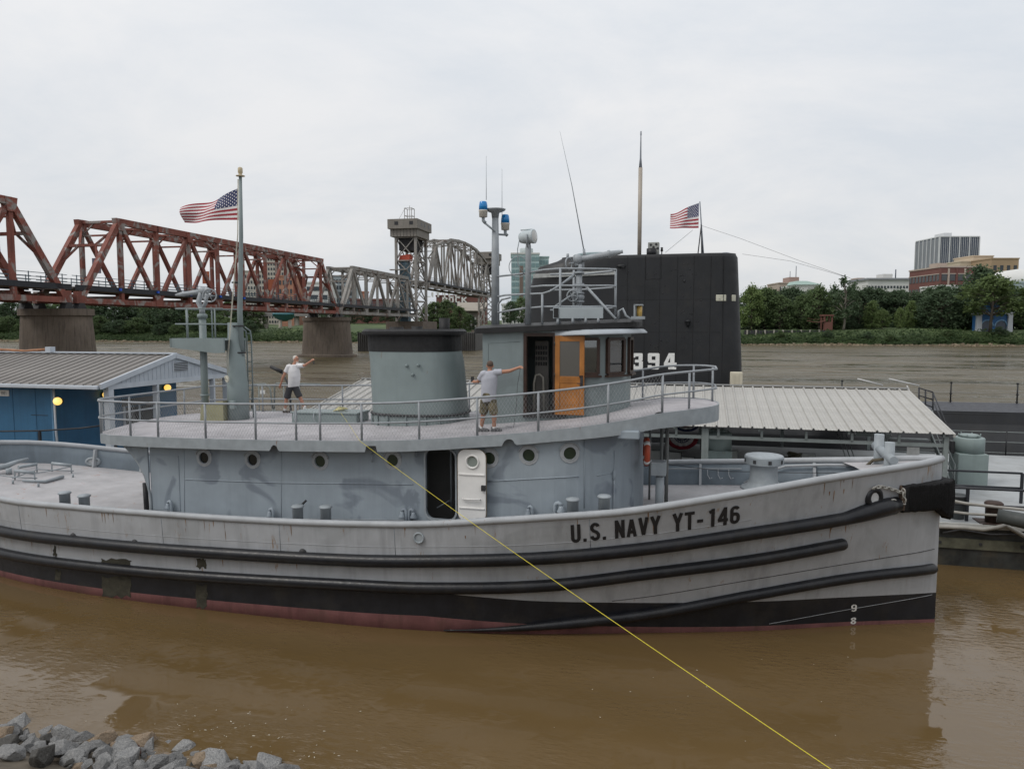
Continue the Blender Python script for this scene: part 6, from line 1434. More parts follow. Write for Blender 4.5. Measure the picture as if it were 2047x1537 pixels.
# orange conduit box on the roof ridge
a, b = Q(4, 706, VM), Q(104, 704, VM); mb = MB(); mb.tube([(a.x, VM-.1, ZAp+.22), ((a.x+b.x)/2, VM-.1, ZAp+.16), (b.x-.2, VM-.1, ZAp+.25)], .07, 8); HS_.part('roof_conduit', mb, M('rusty_conduit', (.30, .14, .07), .6, .3, 3)); mb = MB(); mb.cbox((b.x, VM-.1, ZAp+.24), .3, .3, .28); HS_.part('conduit_box', mb, gTRIM)
# barge under the office, handrail, drums
OB = Thing('office_barge', 'low dark barge carrying the blue office', 'barge', (XB-8, VM, 0), FH)
mb = MB(); mb.box(-64, XB+.9, V0-.6, V1+1.2, -.8, 1.05); OB.part('barge_hull', mb, gBSIDE); mb = MB(); mb.box(-64, XB+.9, V0-.65, V1+1.25, 1.05, 1.1); OB.part('barge_deck', mb, gBARGE)
RL2 = Thing('barge_handrail', 'black handrail in front of the blue office wall', 'railing', (XB-4, V0-.5, 1.1), FH)
a, b = Q(0, 862, V0-.5), Q(200, 851, V0-.5); mb = MB(); mb.tube([(a.x-4, V0-.5, a.z-.0), (a.x, V0-.5, a.z), Q(80, 861, V0-.5), Q(160, 856, V0-.5), (XB, V0-.5, b.z)], .035, 8); RL2.part('rail', mb, gBRAIL)
for px in (79, 230): q = Q(px, 860, V0-.5); mb = MB(); mb.beam((q.x, V0-.5, 1.1), (q.x, V0-.5, q.z), .09, .09, (0, 1, 0)); RL2.part('post', mb, gBRAIL)
for i, (px, lab) in enumerate(((177, 'left one of two pale round drums by the barge porch'), (197, 'right one of two pale round drums by the barge porch'))):
    q = Q(px, 872, V0+.5); mb = MB(); rot = Matrix.Rotation(R(90), 3, 'Y'); mb.lathe([(.30, -.17), (.42, -.13), (.44, 0), (.42, .13), (.30, .17)], (q.x, V0+.9, 1.56), 24, mat=rot)
    Thing('round_drum', lab, 'drum', (q.x, V0+.9, 1.1), FH, 'pale drums', mesh=mb, mats=M('pale_drum', (.33, .34, .33), .5, .12))
a = QX(250, 890, XB+.3); mb = MB(); mb.box(XB-.2, XB+.3, a.y+.9, a.y+2.1, 1.1, 1.9); Thing('porch_box', 'pale storage box at the edge of the office porch', 'box', (XB, a.y+1.5, 1.1), FH, mesh=mb, mats=gTRIM)
# ------------------------------------------------------------------ the truss bridge across the river
K_ = .218; X0B = -82.0; LB_ = math.hypot(1, K_)
FB = Matrix.Translation((X0B, 0, 0)) @ Matrix.Rotation(math.atan2(1, K_), 4, 'Z')     # x along the bridge, y upstream
def tz(Z): return Z*LB_
gRUST = M('rusty_red_lead', (.205, .068, .050), .75, .3, .35, streak=.5, patch=((.27, .25, .235), .45, .52, .62), bump=.1, bs=8, grime=.15, rnd=.15)
gGREY = M('weathered_grey_steel', (.27, .258, .24), .7, .2, .35, streak=.4, patch=((.13, .085, .065), .3, .56, .68), bump=.1, bs=8, grime=.3, rnd=.25)
gBDK = M('bridge_deck_black', (.022, .024, .03), .6, .2, 1)
gBFL = M('bridge_floor_concrete', (.13, .12, .11), .8, .2, .5)
gBRL = M('bridge_railing', (.09, .125, .15), .6, .15, 2)
gCONC = M('old_pier_stone', (.13, .105, .085), .85, .25, .25, streak=.9, bump=.4, bs=3, grime=.5, patch=((.19, .15, .11), .12, .56, .68))
WBR = 6.6
def truss(name, label, Z0, n, dZ, zb, ztops, mat, deckz_, grp='bridge spans', portal=True, half=False):
    T = Thing(name, label, 'bridge', (tz(Z0), WBR/2, zb), FB, grp)
    xk_ = [tz(Z0+dZ*k) for k in range(n+1)]
    tz_ = ztops if isinstance(ztops, list) else [zb]+[ztops]*(n-1)+[zb]
    def mem(nm, p, q, w_, h_, up=(0, 0, 1)): mb = MB(); mb.beam(p, q, w_, h_, up); return T.part(nm, mb, mat, wl=False)
    for y in (0, WBR):
        for k in range(n):
            mem('bottom_chord', (xk_[k], y, zb+.35), (xk_[k+1], y, zb+.35), .6, .75)
        for k in range(1, n-1): mem('top_chord', (xk_[k]-.2, y, tz_[k]-.4), (xk_[k+1]+.2, y, tz_[k+1]-.4), .75, .95)
        mem('end_post', (xk_[0], y, zb+.4), (xk_[1], y, tz_[1]-.35), .7, .85); mem('end_post', (xk_[n], y, zb+.4), (xk_[n-1], y, tz_[n-1]-.35), .7, .85)
        for k in range(1, n): mem('vertical', (xk_[k], y, zb+.3), (xk_[k], y, tz_[k]-.5), .5, .62, (1, 0, 0))
        for k in range(1, n-1):
            a, b = (k, k+1) if k % 2 else (k+1, k)
            mem('diagonal', (xk_[a], y, tz_[a]-.5), (xk_[b], y, zb+.4), .5, .62)
        for k in range(0, n+1):
            if k % 2 == 0: mb = MB(); mb.prism([(xk_[k]-.9, y-.36, zb-.05), (xk_[k]+.9, y-.36, zb-.05), (xk_[k]+.7, y-.36, zb+1.6), (xk_[k]-.7, y-.36, zb+1.6)], (0, .72, 0)); T.part('gusset', mb, mat, wl=False)
            elif 0 < k < n: mb = MB(); mb.prism([(xk_[k]-.9, y-.42, tz_[k]+.05), (xk_[k]+.9, y-.42, tz_[k]+.05), (xk_[k]+.6, y-.42, tz_[k]-1.7), (xk_[k]-.6, y-.42, tz_[k]-1.7)], (0, .84, 0)); T.part('gusset', mb, mat, wl=False)
    for k in range(1, n):
        z = tz_[k]; mem('top_strut', (xk_[k], 0, z-.35), (xk_[k], WBR, z-.35), .35, .5, (1, 0, 0)); mem('sway_strut', (xk_[k], 0, z-2.3), (xk_[k], WBR, z-2.3), .25, .3, (1, 0, 0))
        mem('sway_brace', (xk_[k], .1, z-2.3), (xk_[k], WBR*.35, z-.5), .2, .2); mem('sway_brace', (xk_[k], WBR-.1, z-2.3), (xk_[k], WBR*.65, z-.5), .2, .2)
        if k < n-1: mem('top_lateral', (xk_[k], 0, z-.3), (xk_[k+1], WBR, tz_[k+1]-.3), .22, .22); mem('top_lateral', (xk_[k], WBR, z-.32), (xk_[k+1], 0, tz_[k+1]-.32), .22, .22)
    for k in (1, n-1):
        z = tz_[k]; s = 1 if k == 1 else -1; x1_ = xk_[k]-s*tz(dZ)*.32; z1_ = z-(z-zb)*.32
        mem('portal_strut', (x1_, 0, z1_), (x1_, WBR, z1_), .4, .6, (1, 0, 0)); mem('portal_brace', (x1_, WBR*.3, z1_), (xk_[k], WBR*.02, z-1.0), .3, .35); mem('portal_brace', (x1_, WBR*.7, z1_), (xk_[k], WBR*.98, z-1.0), .3, .35)
        x2_ = xk_[k]-s*tz(dZ)*.55; z2_ = z-(z-zb)*.55; mem('portal_brace', (x2_, .1, z2_), (x1_, WBR*.28, z1_), .3, .35); mem('portal_brace', (x2_, WBR-.1, z2_), (x1_, WBR*.72, z1_), .3, .35)
    for k in range(n+1): mem('floor_beam', (xk_[k], 0, zb+1.0), (xk_[k], WBR, zb+1.0), .5, 1.0, (1, 0, 0))
    mb = MB(); mb.box(xk_[0]-.8, xk_[n]+.8, .3, WBR-.3, deckz_-.55, deckz_-.25); T.part('deck_slab', mb, gBFL)
    for y in (-.35, WBR+.05): mb = MB(); mb.box(xk_[0]-.8, xk_[n]+.8, y, y+.30, deckz_-.75, deckz_); T.part('deck_fascia', mb, gBDK)
    for y in (.35, WBR-.35):
        for h_ in (.35, .7, 1.25): mem('railing_bar', (xk_[0]-.8, y, deckz_+h_), (xk_[n]+.8, y, deckz_+h_), .07, .08).data.materials[0] = gBRL
        m_ = int((xk_[n]-xk_[0])/2.6)
        for k in range(m_+1):
            x = xk_[0]+(xk_[n]-xk_[0])*k/m_; mem('railing_post', (x, y, deckz_-.2), (x, y, deckz_+1.35), .09, .09, (1, 0, 0)).data.materials[0] = gBRL
    return T, xk_
zbB, ztB, dkB = 10.6, 23.2, 13.1
TA, xa_ = truss('bridge_span', 'rusty red truss span cut off by the left edge of the photo', 98.8-77.5, 10, 7.75, zbB, ztB, gRUST, dkB)
TBr, xb_ = truss('bridge_span', 'rusty red truss span standing between the two stone piers', 101.2, 10, 7.75, zbB, ztB, gRUST, dkB)
TCr, xc_ = truss('bridge_span', 'low grey truss span running into the lift tower', 180.5, 7, 7.75, zbB, 22.9, gGREY, dkB)
lift_t = [20.8, 36.0, 38.4, 40.0, 40.7, 40.9, 40.7, 40.0, 38.4, 36.0, 20.8]
TD, xd_ = truss('lift_span', 'grey curved-top lift span held up between the two towers', 246.5, 10, 8.7, 20.8, lift_t, gGREY, 23.0)
# bridge fittings: blue lamps, banners
for Zl in (108.2, 116.1, 124, 132.2, 139.5):
    mb = MB(); mb.cbox((tz(Zl), -.5, dkB-.3), .35, .25, .35); TBr.part('blue_lamp', mb, M('blue_lamp_plastic', (.02, .10, .55), .4))
for Zl, mt in ((106.5, M('banner_grey', (.12, .11, .15), .7)), (131.5, M('banner_orange', (.40, .12, .06), .7)), (153.0, MATS['banner_orange'])):
    mb = MB(); mb.box(tz(Zl)-.05, tz(Zl)+.05, 1.2, 2.6, dkB+2.0, dkB+4.2); TBr.part('banner', mb, mt)
# lift towers
def tower(Za, Zb_, label, full=True):
    T = Thing('lift_tower', label, 'tower', (tz(Za), WBR/2, 9), FB, 'lift towers'); xa, xb = tz(Za), tz(Zb_); zt_ = 36.3
    def mem(nm, p, q, w_, h_=None, up=(0, 0, 1), mt=gGREY): mb = MB(); mb.beam(p, q, w_, h_ or w_, up); return T.part(nm, mb, mt, wl=False)
    for x in (xa, xb):
        for y in (0, WBR): mem('leg', (x, y, 2 if not full else 6), (x, y, zt_), .75, .75, (1, 0, 0))
    lv = [9, 16, 22.5, 29, zt_]
    for a, b in zip(lv, lv[1:]):
        for x in (xa, xb): mem('brace', (x, 0, a), (x, WBR, b), .28); mem('brace', (x, WBR, a), (x, 0, b), .28); mem('strut', (x, 0, b-.3), (x, WBR, b-.3), .35, .5, (1, 0, 0))
        for y in (0, WBR): mem('brace', (xa, y, a), (xb, y, b), .28); mem('brace', (xb, y, a), (xa, y, b), .28); mem('strut', (xa, y, b-.3), (xb, y, b-.3), .35, .5)
    gCAB = M('cabin_cladding', (.20, .185, .165), .7, .12, .4, streak=.4)
    mb = MB(); mb.box(xa-1.2, xb+1.2, -.9, WBR+1.4, 36.2, 38.6); T.part('machinery_skirt', mb, gCAB)
    mb = MB(); mb.box(xa-2.2, xb+2.2, -1.4, WBR+2.0, 38.6, 41.6); CB = T.part('machinery_house', mb, gCAB)
    for y, nm in ((.6, 1), (5.6, 1)): mb = MB(); mb.box(xa-2.26, xa-2.19, y-.6, y+.6, 39.7, 40.8); T.part('window', mb, M('dark_cabin_window', (.02, .02, .022), .3), CB)
    for x in (xa+2, xa+5, xa+9):
        if x < xb+1: mb = MB(); mb.box(x-.55, x+.55, -1.46, -1.39, 39.7, 40.8); T.part('window', mb, MATS['dark_cabin_window'], CB)
    for k in range(9): y = -.9+(WBR+2.3)*k/8; mb = MB(); mb.box(xa-1.27, xa-1.19, y-.06, y+.06, 36.2, 38.6); T.part('cladding_rib', mb, M('dark_rib', (.09, .085, .08), .7))  # rib colour is darker than the cladding
    mb = MB(); mb.box(xa+.5, xb-.5, .8, WBR-.8, 32.0, 36.0); T.part('counterweight', mb, M('black_counterweight', (.02, .02, .022), .8))
    if full:
        fx0, fx1, fy0, fy1 = xa+1.0, xa+3.6, 1.6, 4.0
        for x in (fx0, fx1):
            for y in (fy0, fy1): mem('aerial_frame', (x, y, 41.5), (x, y, 45.4), .16, .16, (1, 0, 0))
        for z in (43.0, 45.4):
            for y in (fy0, fy1): mem('aerial_frame', (fx0, y, z), (fx1, y, z), .14)
            for x in (fx0, fx1): mem('aerial_frame', (x, fy0, z), (x, fy1, z), .14)
        mem('aerial', (fx0+1, fy0+1, 41.5), (fx0+1, fy0+1, 46.3), .12, .12, (1, 0, 0)); mem('aerial_stay', (fx0, fy1, 45), (fx0-.5, fy1+2, 41.5), .08)
        gSH = M('blue_shaft_panel', (.09, .15, .19), .5, .2, .4, streak=.3)
        mb = MB(); mb.box(xa+1.2, xa+3.8, 3.2, 6.0, 9, 28.5); EL = T.part('elevator_shaft', mb, gSH)
        for z in range(10, 30, 3):
            mem('shaft_rail', (xa+1.15, 3.2, z), (xa+1.15, 6.0, z+2.8), .12, .12, mt=gGREY); mem('shaft_rail', (xa+1.15, 6.0, z), (xa+1.15, 3.2, z+2.8), .12, .12, mt=gGREY)
        mb = MB(); mb.prism([(xa+.9, 2.6, 28.6), (xa+.9, 6.3, 28.6), (xa+.9, 5.6, 30.4), (xa+.9, 2.2, 30.8)], (3.0, 0, 0)); T.part('red_shaft_roof', mb, M('red_roof_panel', (.48, .085, .05), .6))
        mb = MB(); mb.box(xa-1.5, xa, 2.8, 8.4, 25.6, 25.9); T.part('landing', mb, gGREY)
    return T
tower(234.7, 244.2, 'nearer grey lift tower with machinery house, blue shaft and red roof'); tower(335.5, 345, 'farther grey lift tower behind the signal mast', False)
# piers
def pier(Z, y0, y1, th, ztop, label, belt=None):
    T = Thing('bridge_pier', label, 'pier', (tz(Z), WBR/2, 0), FB, 'bridge piers'); x = tz(Z); mb = MB(); rows = []
    def ringp(z, gx, gy, e):
        out = []; ym = (y0+y1)/2; hy = (y1-y0)/2+gy; hx = th/2+gx; n = 8
        for i in range(n+1): a = math.pi*i/n; out.append(V(x+hx*math.cos(a), ym+hy-hx*.8+hx*.8*math.sin(a), z))
        for i in range(n+1): a = math.pi+math.pi*i/n; out.append(V(x+hx*math.cos(a), ym-hy+hx*.8+hx*.8*math.sin(a), z))
        return out
    lv = [(-2, .7, .7), (0, .6, .6), (.01, .6, .6), (2.5, .45, .45), (5, .25, .25), (ztop-.9, 0, 0), (ztop-.9, .3, .3), (ztop, .3, .3)]
    mb.grid([ringp(z, a, b, 0) for z, a, b in lv], cc=True, sm=False); mb.f.append(list(range(len(mb.v)-18, len(mb.v)))); mb.m.append(0); mb.s.append(False)
    T.part('pier_shaft', mb, gCONC)
    mb = MB(); mb.grid([ringp(z, a, a, 0) for z, a in ((-2, 1.6), (.5, 1.6), (.7, 1.3), (.7, .5))], cc=True, sm=False); T.part('footing', mb, gCONC)
    for y in (0, WBR):
        for dx in (-1.1, 1.1): mb = MB(); mb.prism([(x+dx-.8, y-.5, ztop), (x+dx+.8, y-.5, ztop), (x+dx+.4, y-.5, zbB), (x+dx-.4, y-.5, zbB)], (0, 1, 0)); T.part('bearing', mb, gDARK)
pier(100.0, -2.3, 7.9, 3.6, 9.75, 'weathered stone pier nearest the left edge'); pier(179.3, -3.0, 8.9, 4.4, 9.75, 'broad stone pier where the red span meets the grey span')
mb = MB(); xq = tz(239.5); mb.box(xq-7, xq+7, -3, WBR+3, -2, 9.2); Thing('tower_pier', 'dark pier under the nearer lift tower, behind the funnel', 'pier', (xq, 3, 0), FB, 'bridge piers', mesh=mb, mats=gCONC)
mb = MB(); xq = tz(340); mb.box(xq-7, xq+7, -3, WBR+3, -2, 6); Thing('tower_pier', 'pier under the farther lift tower on the far bank', 'pier', (xq, 3, 0), FB, 'bridge piers', mesh=mb, mats=gCONC)
# sheet-pile cell
SP = Thing('sheet_pile_cell', 'dark ribbed sheet-pile cell in the river behind the funnel', 'sheet piling', ondepth(830, 702, 224), FW)
a, b = ondepth(715, 690, 222), ondepth(950, 690, 226); pts = []
n = 60
for i in range(n*4+1):
    t_ = i/(n*4); p = a.lerp(b, t_); k = i % 4; pts.append((p.x, p.y+(.0 if k in (0, 1) else .5)))
rows = [[V(x, y, -1), V(x, y, 5.7)] for x, y in pts]+[[V(b.x+3, b.y+26, -1), V(b.x+3, b.y+26, 5.7)], [V(a.x+5, a.y+26, -1), V(a.x+5, a.y+26, 5.7)]]
mb = MB(); mb.grid(rows, cr=True, sm=False); SP.part('piling', mb, M('rusty_piling', (.085, .082, .078), .7, .2, .3, streak=.6))
mb = MB(); mb.add([(r[1].x, r[1].y, 5.6) for r in rows], [list(range(len(rows)))]); SP.part('cell_top', mb, M('gravel_fill', (.16, .15, .13), .9))
# ------------------------------------------------------------------ far bank, trees, city
FK = Matrix.Translation((0, 323, 0)) @ Matrix.Rotation(math.atan2(-.23, 1), 4, 'Z')     # x along the bank, y inland
FKI = FK.inverted()
BY = [-6, 0, 3, 10, 17, 24, 40, 80, 200, 500, 2600]; BH = [-2, .0, .9, 3.4, 5.4, 6.0, 6.4, 7.6, 10, 14, 22]
def bankz(x, y):
    z = ip(y, BY, BH)
    if y > 1: z += .5*math.sin(x*.043+1)*min(1, y/15)+.35*math.sin(x*.11+y*.05)
    if y > 18 and -140 < x < -10: z += 1.3*min(1, (y-18)/25)
    return z
m, t, b = newmat('far_bank_turf'); tcn = N_(t, 'ShaderNodeTexCoord'); vec = tcn.outputs['Object']
c = mixrgb(t, ramp(t, tnoise(t, vec, .06, 6, .65), .35, .65), (.030, .052, .015), (.075, .11, .032)); sp = N_(t, 'ShaderNodeSeparateXYZ'); t.links.new(vec, sp.inputs[0])
c = mixrgb(t, ramp(t, math_(t, 'ADD', sp.outputs['Z'], tnoise(t, vec, .8, 3)), .7, 1.5), (.11, .085, .055), c); t.links.new(c, b.inputs['Base Color']); b.inputs['Roughness'].default_value = .9
bn = N_(t, 'ShaderNodeBump'); bn.inputs['Strength'].default_value = .6; bn.inputs['Distance'].default_value = .5; t.links.new(tnoise(t, vec, 1.2, 5), bn.inputs['Height']); t.links.new(bn.outputs[0], b.inputs['Normal'])
rows = [[V(x, y, bankz(x, y)) for y in (-6, -2, 0, 1.5, 3, 6, 10, 13, 17, 20, 24, 32, 40, 60, 80, 130, 200, 350, 500, 1200, 2600)] for x in [-2400, -1400]+list(range(-900, 901, 10))+[1400, 2400]]
mb = MB(); mb.grid(rows, flip=True); Thing('far_bank', kind='structure', frame=FK, mesh=mb, mats=m)
def leafmat(name, c0, c1, sc=1.0):
    m, t, b = newmat(name); tcn = N_(t, 'ShaderNodeTexCoord'); oi = N_(t, 'ShaderNodeObjectInfo')
    f = tnoise(t, tcn.outputs['Object'], sc, 3, .6); c = mixrgb(t, ramp(t, f, .3, .7), c0, c1)
    c = mixrgb(t, math_(t, 'MULTIPLY', oi.outputs['Random'], .5), c, tuple(x*.55 for x in c0)); t.links.new(c, b.inputs['Base Color']); b.inputs['Roughness'].default_value = .75; b.inputs['Specular IOR Level'].default_value = .25
    tr = N_(t, 'ShaderNodeBsdfTranslucent'); mxs = N_(t, 'ShaderNodeMixShader'); mxs.inputs[0].default_value = .42; t.links.new(c, tr.inputs[0])
    oo = [n for n in t.nodes if n.type == 'OUTPUT_MATERIAL'][0]; t.links.new(b.outputs[0], mxs.inputs[1]); t.links.new(tr.outputs[0], mxs.inputs[2]); t.links.new(mxs.outputs[0], oo.inputs[0])
    return m
LEAF = [leafmat('leaves_mid', (.095, .145, .060), (.150, .205, .090), 6), leafmat('leaves_dark', (.066, .106, .058), (.105, .150, .080), 6), leafmat('leaves_light', (.120, .175, .060), (.185, .245, .095), 6)]
BARK = M('bark', (.085, .07, .055), .9, .3, 6, bump=.4); BARKP = M('pale_bark', (.22, .20, .17), .85, .25, 6, bump=.3)
def leaf_quad(mb, c, nrm, s, rs):
    n_ = nrm.normalized(); u = n_.orthogonal().normalized(); u.rotate(Matrix.Rotation(rs.uniform(0, 6.28), 3, n_)); v_ = n_.cross(u)
    mb.add([c-u*s-v_*s*.5, c+u*s*.2-v_*s*.7, c+u*s+v_*s*.3, c-u*s*.1+v_*s*.75], [(0, 1, 2, 3)])
def tree_meshes(seed, wide, trunk, nclump, per, tall=1.0, sparse=False):
    """a tree one unit high; crown of many leaf-sized faces gathered in clumps round the limbs"""
    rs = random.Random(seed); tr = MB(); cr = MB()
    tr.tube([(0, 0, 0), (rs.uniform(-.01, .01), rs.uniform(-.01, .01), trunk*.5), (rs.uniform(-.02, .02), rs.uniform(-.02, .02), trunk), (rs.uniform(-.03, .03), 0, .72), (rs.uniform(-.03, .03), 0, .92)], [.026, .02, .017, .01, .003], 7)
    for k in range(nclump):
        f = (k+rs.random())/nclump; z = trunk*.85+(.97-trunk*.85)*f
        h_ = (z-trunk*.85)/(.97-trunk*.85); prof = math.sin(math.pi*min(1, .16+h_*.84))**.7
        a = rs.uniform(0, 6.283); r = wide*prof*math.sqrt(rs.uniform(.15, 1)); c = V(r*math.cos(a), r*math.sin(a), z)
        if rs.random() < (.5 if not sparse else .9): tr.tube([(0, 0, max(trunk*.7, z-.16)), c*.55+V(0, 0, z*.45-.03), c], [.008, .005, .002], 4)
        cs = rs.uniform(.05, .10)*(1 if not sparse else .8)
        for j in range(per):
            d = V(rs.gauss(0, 1), rs.gauss(0, 1), rs.gauss(0, .75))*cs*.62; p = c+d
            leaf_quad(cr, p, V(rs.gauss(0, .6), rs.gauss(0, .6), rs.uniform(.1, 1.2))+d*4, rs.uniform(.014, .030), rs)
    return tr, cr
PROTO = []
for i, (wd, tk, nc, pr, sp_) in enumerate(((.36, .16, 85, 42, 0), (.30, .10, 85, 42, 0), (.44, .12, 95, 42, 0), (.24, .05, 70, 42, 0), (.34, .3, 34, 40, 1), (.42, .04, 95, 42, 0), (.42, .42, 80, 42, 0))):
    tr, cr = tree_meshes(11+i, wd, tk, nc, pr, sparse=bool(sp_)); PROTO.append((mesh_from('trunk', tr, [BARKP if sp_ else BARK]), mesh_from('crown', cr, [LEAF[0]])))
CROWN = {}
def tree(px, ptop, inl, kind, col, label, width=None, group='trees along the far bank'):
    # stands on the bank: inland distance and column of the picture give the place, the top row its height
    d = ray(px, ptop); dk = FKI.to_3x3() @ d; ok = FKI @ EYE; k = (inl-ok.y)/dk.y; p = ok+dk*k; zg = bankz(p.x, inl); h_ = max(3.0, p.z-zg)
    key = (kind, col)
    if key not in CROWN:
        me = PROTO[kind][1].copy(); me.materials.clear(); me.materials.append(LEAF[col]); CROWN[key] = me
    o = bpy.data.objects.new('tree', None); COL.objects.link(o); w_ = (width or 1.0)
    o.matrix_world = FK @ Matrix.Translation((p.x, inl, zg-.2)) @ Matrix.Rotation(random.uniform(0, 6.28), 4, 'Z') @ Matrix.Diagonal((h_*w_, h_*w_, h_, 1))
    o['label'] = label; o['category'] = 'tree'; o['group'] = group
    for nm, me in (('trunk', PROTO[kind][0]), ('crown', CROWN[key])): q = bpy.data.objects.new(nm, me); COL.objects.link(q); q.parent = o
rt = random.Random(5)
Lm, Ld, Ll = 'mid green bushy tree in the row along the far bank', 'dark green dense tree in the back row of the far bank', 'light green tree standing forward on the far bank'
# right of the submarine: back row, then the trees one can tell apart
for k in range(32):
    px = 1492+k*18.5+rt.uniform(-5, 5); tree(px, rt.uniform(574, 590) if px < 1860 else rt.uniform(562, 586), rt.uniform(52, 75), rt.choice((0, 1, 2, 5)), 1, Ld, rt.uniform(1.0, 1.3))
for px, pt_, inl, kd, cl, wd in ((1503, 571, 30, 0, 2, .9), (1560, 590, 34, 2, 0, 1.1), (1640, 572, 32, 0, 0, 1.0), (1606, 588, 40, 5, 0, 1.1), (1745, 600, 33, 3, 2, 1.0), (1765, 618, 26, 0, 2, 1.1), (1800, 615, 28, 1, 2, .9), (1823, 600, 34, 3, 2, .9), (1860, 590, 36, 5, 1, 1.2), (1885, 580, 30, 2, 1, 1.35), (1930, 575, 46, 2, 1, 1.2), (2045, 590, 44, 0, 0, 1.1), (2075, 580, 45, 5, 0, 1.1), (1530, 575, 38, 1, 0, 1.2), (1720, 585, 44, 5, 1, 1.2), (1670, 600, 36, 1, 0, 1.1)):
    tree(px, pt_, inl, kd, cl, (Lm, Ld, Ll)[cl], wd)
tree(1690, 553, 26, 4, 1, 'tall thin pale-trunked tree with a sparse dark crown on the far bank', 1.0)
tree(1962, 532, 40, 2, 1, 'tallest dark green tree rising in front of the beige building', 1.05); tree(1985, 552, 17, 6, 2, 'big light green tree standing before the blue pavilion', 1.25)
for px, pt_, inl, kd, cl in ((1999, 652, 12, 5, 1), (1735, 668, 8, 5, 1), (1655, 668, 8, 2, 1), (1560, 664, 9, 5, 0), (1780, 672, 6, 5, 0), (1895, 664, 9, 2, 0)): tree(px, pt_, inl, kd, cl, 'low dark shrub growing on the slope of the far bank', 1.8, 'shrubs on the far bank')
for k in range(40):
    px = 1490+k*15+rt.uniform(-5, 5)
    if 1935 < px < 2040: continue
    tree(px, rt.uniform(636, 648), rt.uniform(36, 50), rt.choice((2, 5)), rt.choice((1, 1, 0)), 'shrub filling the foot of the tree row on the far bank', 1.9, 'shrubs under the far trees')
# left of the tower: woods behind the bridge
for k in range(44):
    px = -160+k*17+rt.uniform(-6, 6)
    if 515 < px < 600: continue
    tree(px, rt.uniform(600, 612), rt.uniform(30, 60), rt.choice((0, 1, 2, 5)), rt.choice((0, 1, 1)), 'dark green tree in the wood behind the bridge', rt.uniform(1.1, 1.5), 'wood behind the bridge')
for k in range(34):
    px = -160+k*20+rt.uniform(-6, 6)
    if px > 500: continue
    tree(px, rt.uniform(628, 648), rt.uniform(12, 20), rt.choice((2, 5)), rt.choice((0, 1, 0)), 'low bushy tree at the water edge under the bridge', rt.uniform(1.5, 2.0), 'bushes at the water edge')
for px, pt_, inl, kd, cl, wd in ((868, 603, 20, 5, 0, 1.25), (893, 600, 26, 2, 0, 1.2), (918, 612, 22, 5, 0, 1.2), (850, 612, 30, 2, 1, 1.1), (940, 628, 30, 5, 1, 1.2), (1020, 602, 60, 0, 1, 1.1), (1042, 594, 70, 2, 0, 1.0), (700, 612, 90, 2, 1, 1.2), (735, 608, 100, 0, 1, 1.2), (660, 610, 95, 5, 1, 1.2), (775, 606, 105, 2, 1, 1.2), (630, 606, 100, 0, 1, 1.2), (800, 608, 95, 1, 1, 1.2)):
    tree(px, pt_, inl, kd, cl, 'rounded green tree between the lift tower and the signal mast' if px > 840 else 'dark tree far behind the low grey span', wd, 'trees in the far park')
# where only a few share a look, their place in the row tells them apart
ORD = ['first', 'second', 'third', 'fourth', 'fifth', 'sixth', 'seventh', 'eighth']
byl = {}
for o in list(COL.objects):
    if o.get('category') == 'tree': byl.setdefault(o['label'], []).append(o)
for lab, os_ in byl.items():
    if 1 < len(os_) <= 8:
        for k, o in enumerate(sorted(os_, key=lambda o: o.matrix_world.translation.x/o.matrix_world.translation.y)): o['label'] = lab+', '+ORD[k]+' from the left'
# undergrowth on the slope and stones at the water's edge
rs = random.Random(21); ug = MB()
for k in range(26000):
    x = rs.uniform(-330, 260); y = abs(rs.gauss(0, 1))*5+1.6
    if rs.random() < .35: y = rs.uniform(2, 18)
    if y > 19: continue
    hh = rs.uniform(.1, .9)*(1+.9*max(0, math.sin(x*.06)*math.sin(x*.017+1))); leaf_quad(ug, V(x, y, bankz(x, y)+hh), V(rs.gauss(0, .5), rs.gauss(-.5, .5), 1), rs.uniform(.28, .62), rs)
Thing('undergrowth', 'tangled green weeds covering the slope of the far bank', 'weeds', (0, 5, 0), FK, kind='stuff', mesh=None).part('weeds', ug, leafmat('weed_leaves', (.022, .046, .014), (.055, .090, .028), .35), kind='stuff', wl=False)
st = MB()
for k in range(1500):
    x = rs.uniform(-330, 260); y = rs.uniform(-.6, 1.4); s_ = rs.uniform(.2, .6); c = V(x, y, bankz(x, y)+s_*.2); vs = [c+V(dx*s_*rs.uniform(.6, 1.2), dy*s_*rs.uniform(.6, 1.2), dz*s_*rs.uniform(.3, .8)) for dx in (-1, 1) for dy in (-1, 1) for dz in (-1, 1)]
    st.add(vs, [(0, 1, 3, 2), (4, 6, 7, 5), (0, 4, 5, 1), (2, 3, 7, 6), (1, 5, 7, 3)])
Thing('bank_stones', 'band of tan stones along the far water edge', 'stones', (0, 0, 0), FK, kind='stuff').part('stones', st, M('tan_stone', (.23, .185, .13), .9, .4, .6), kind='stuff', wl=False)
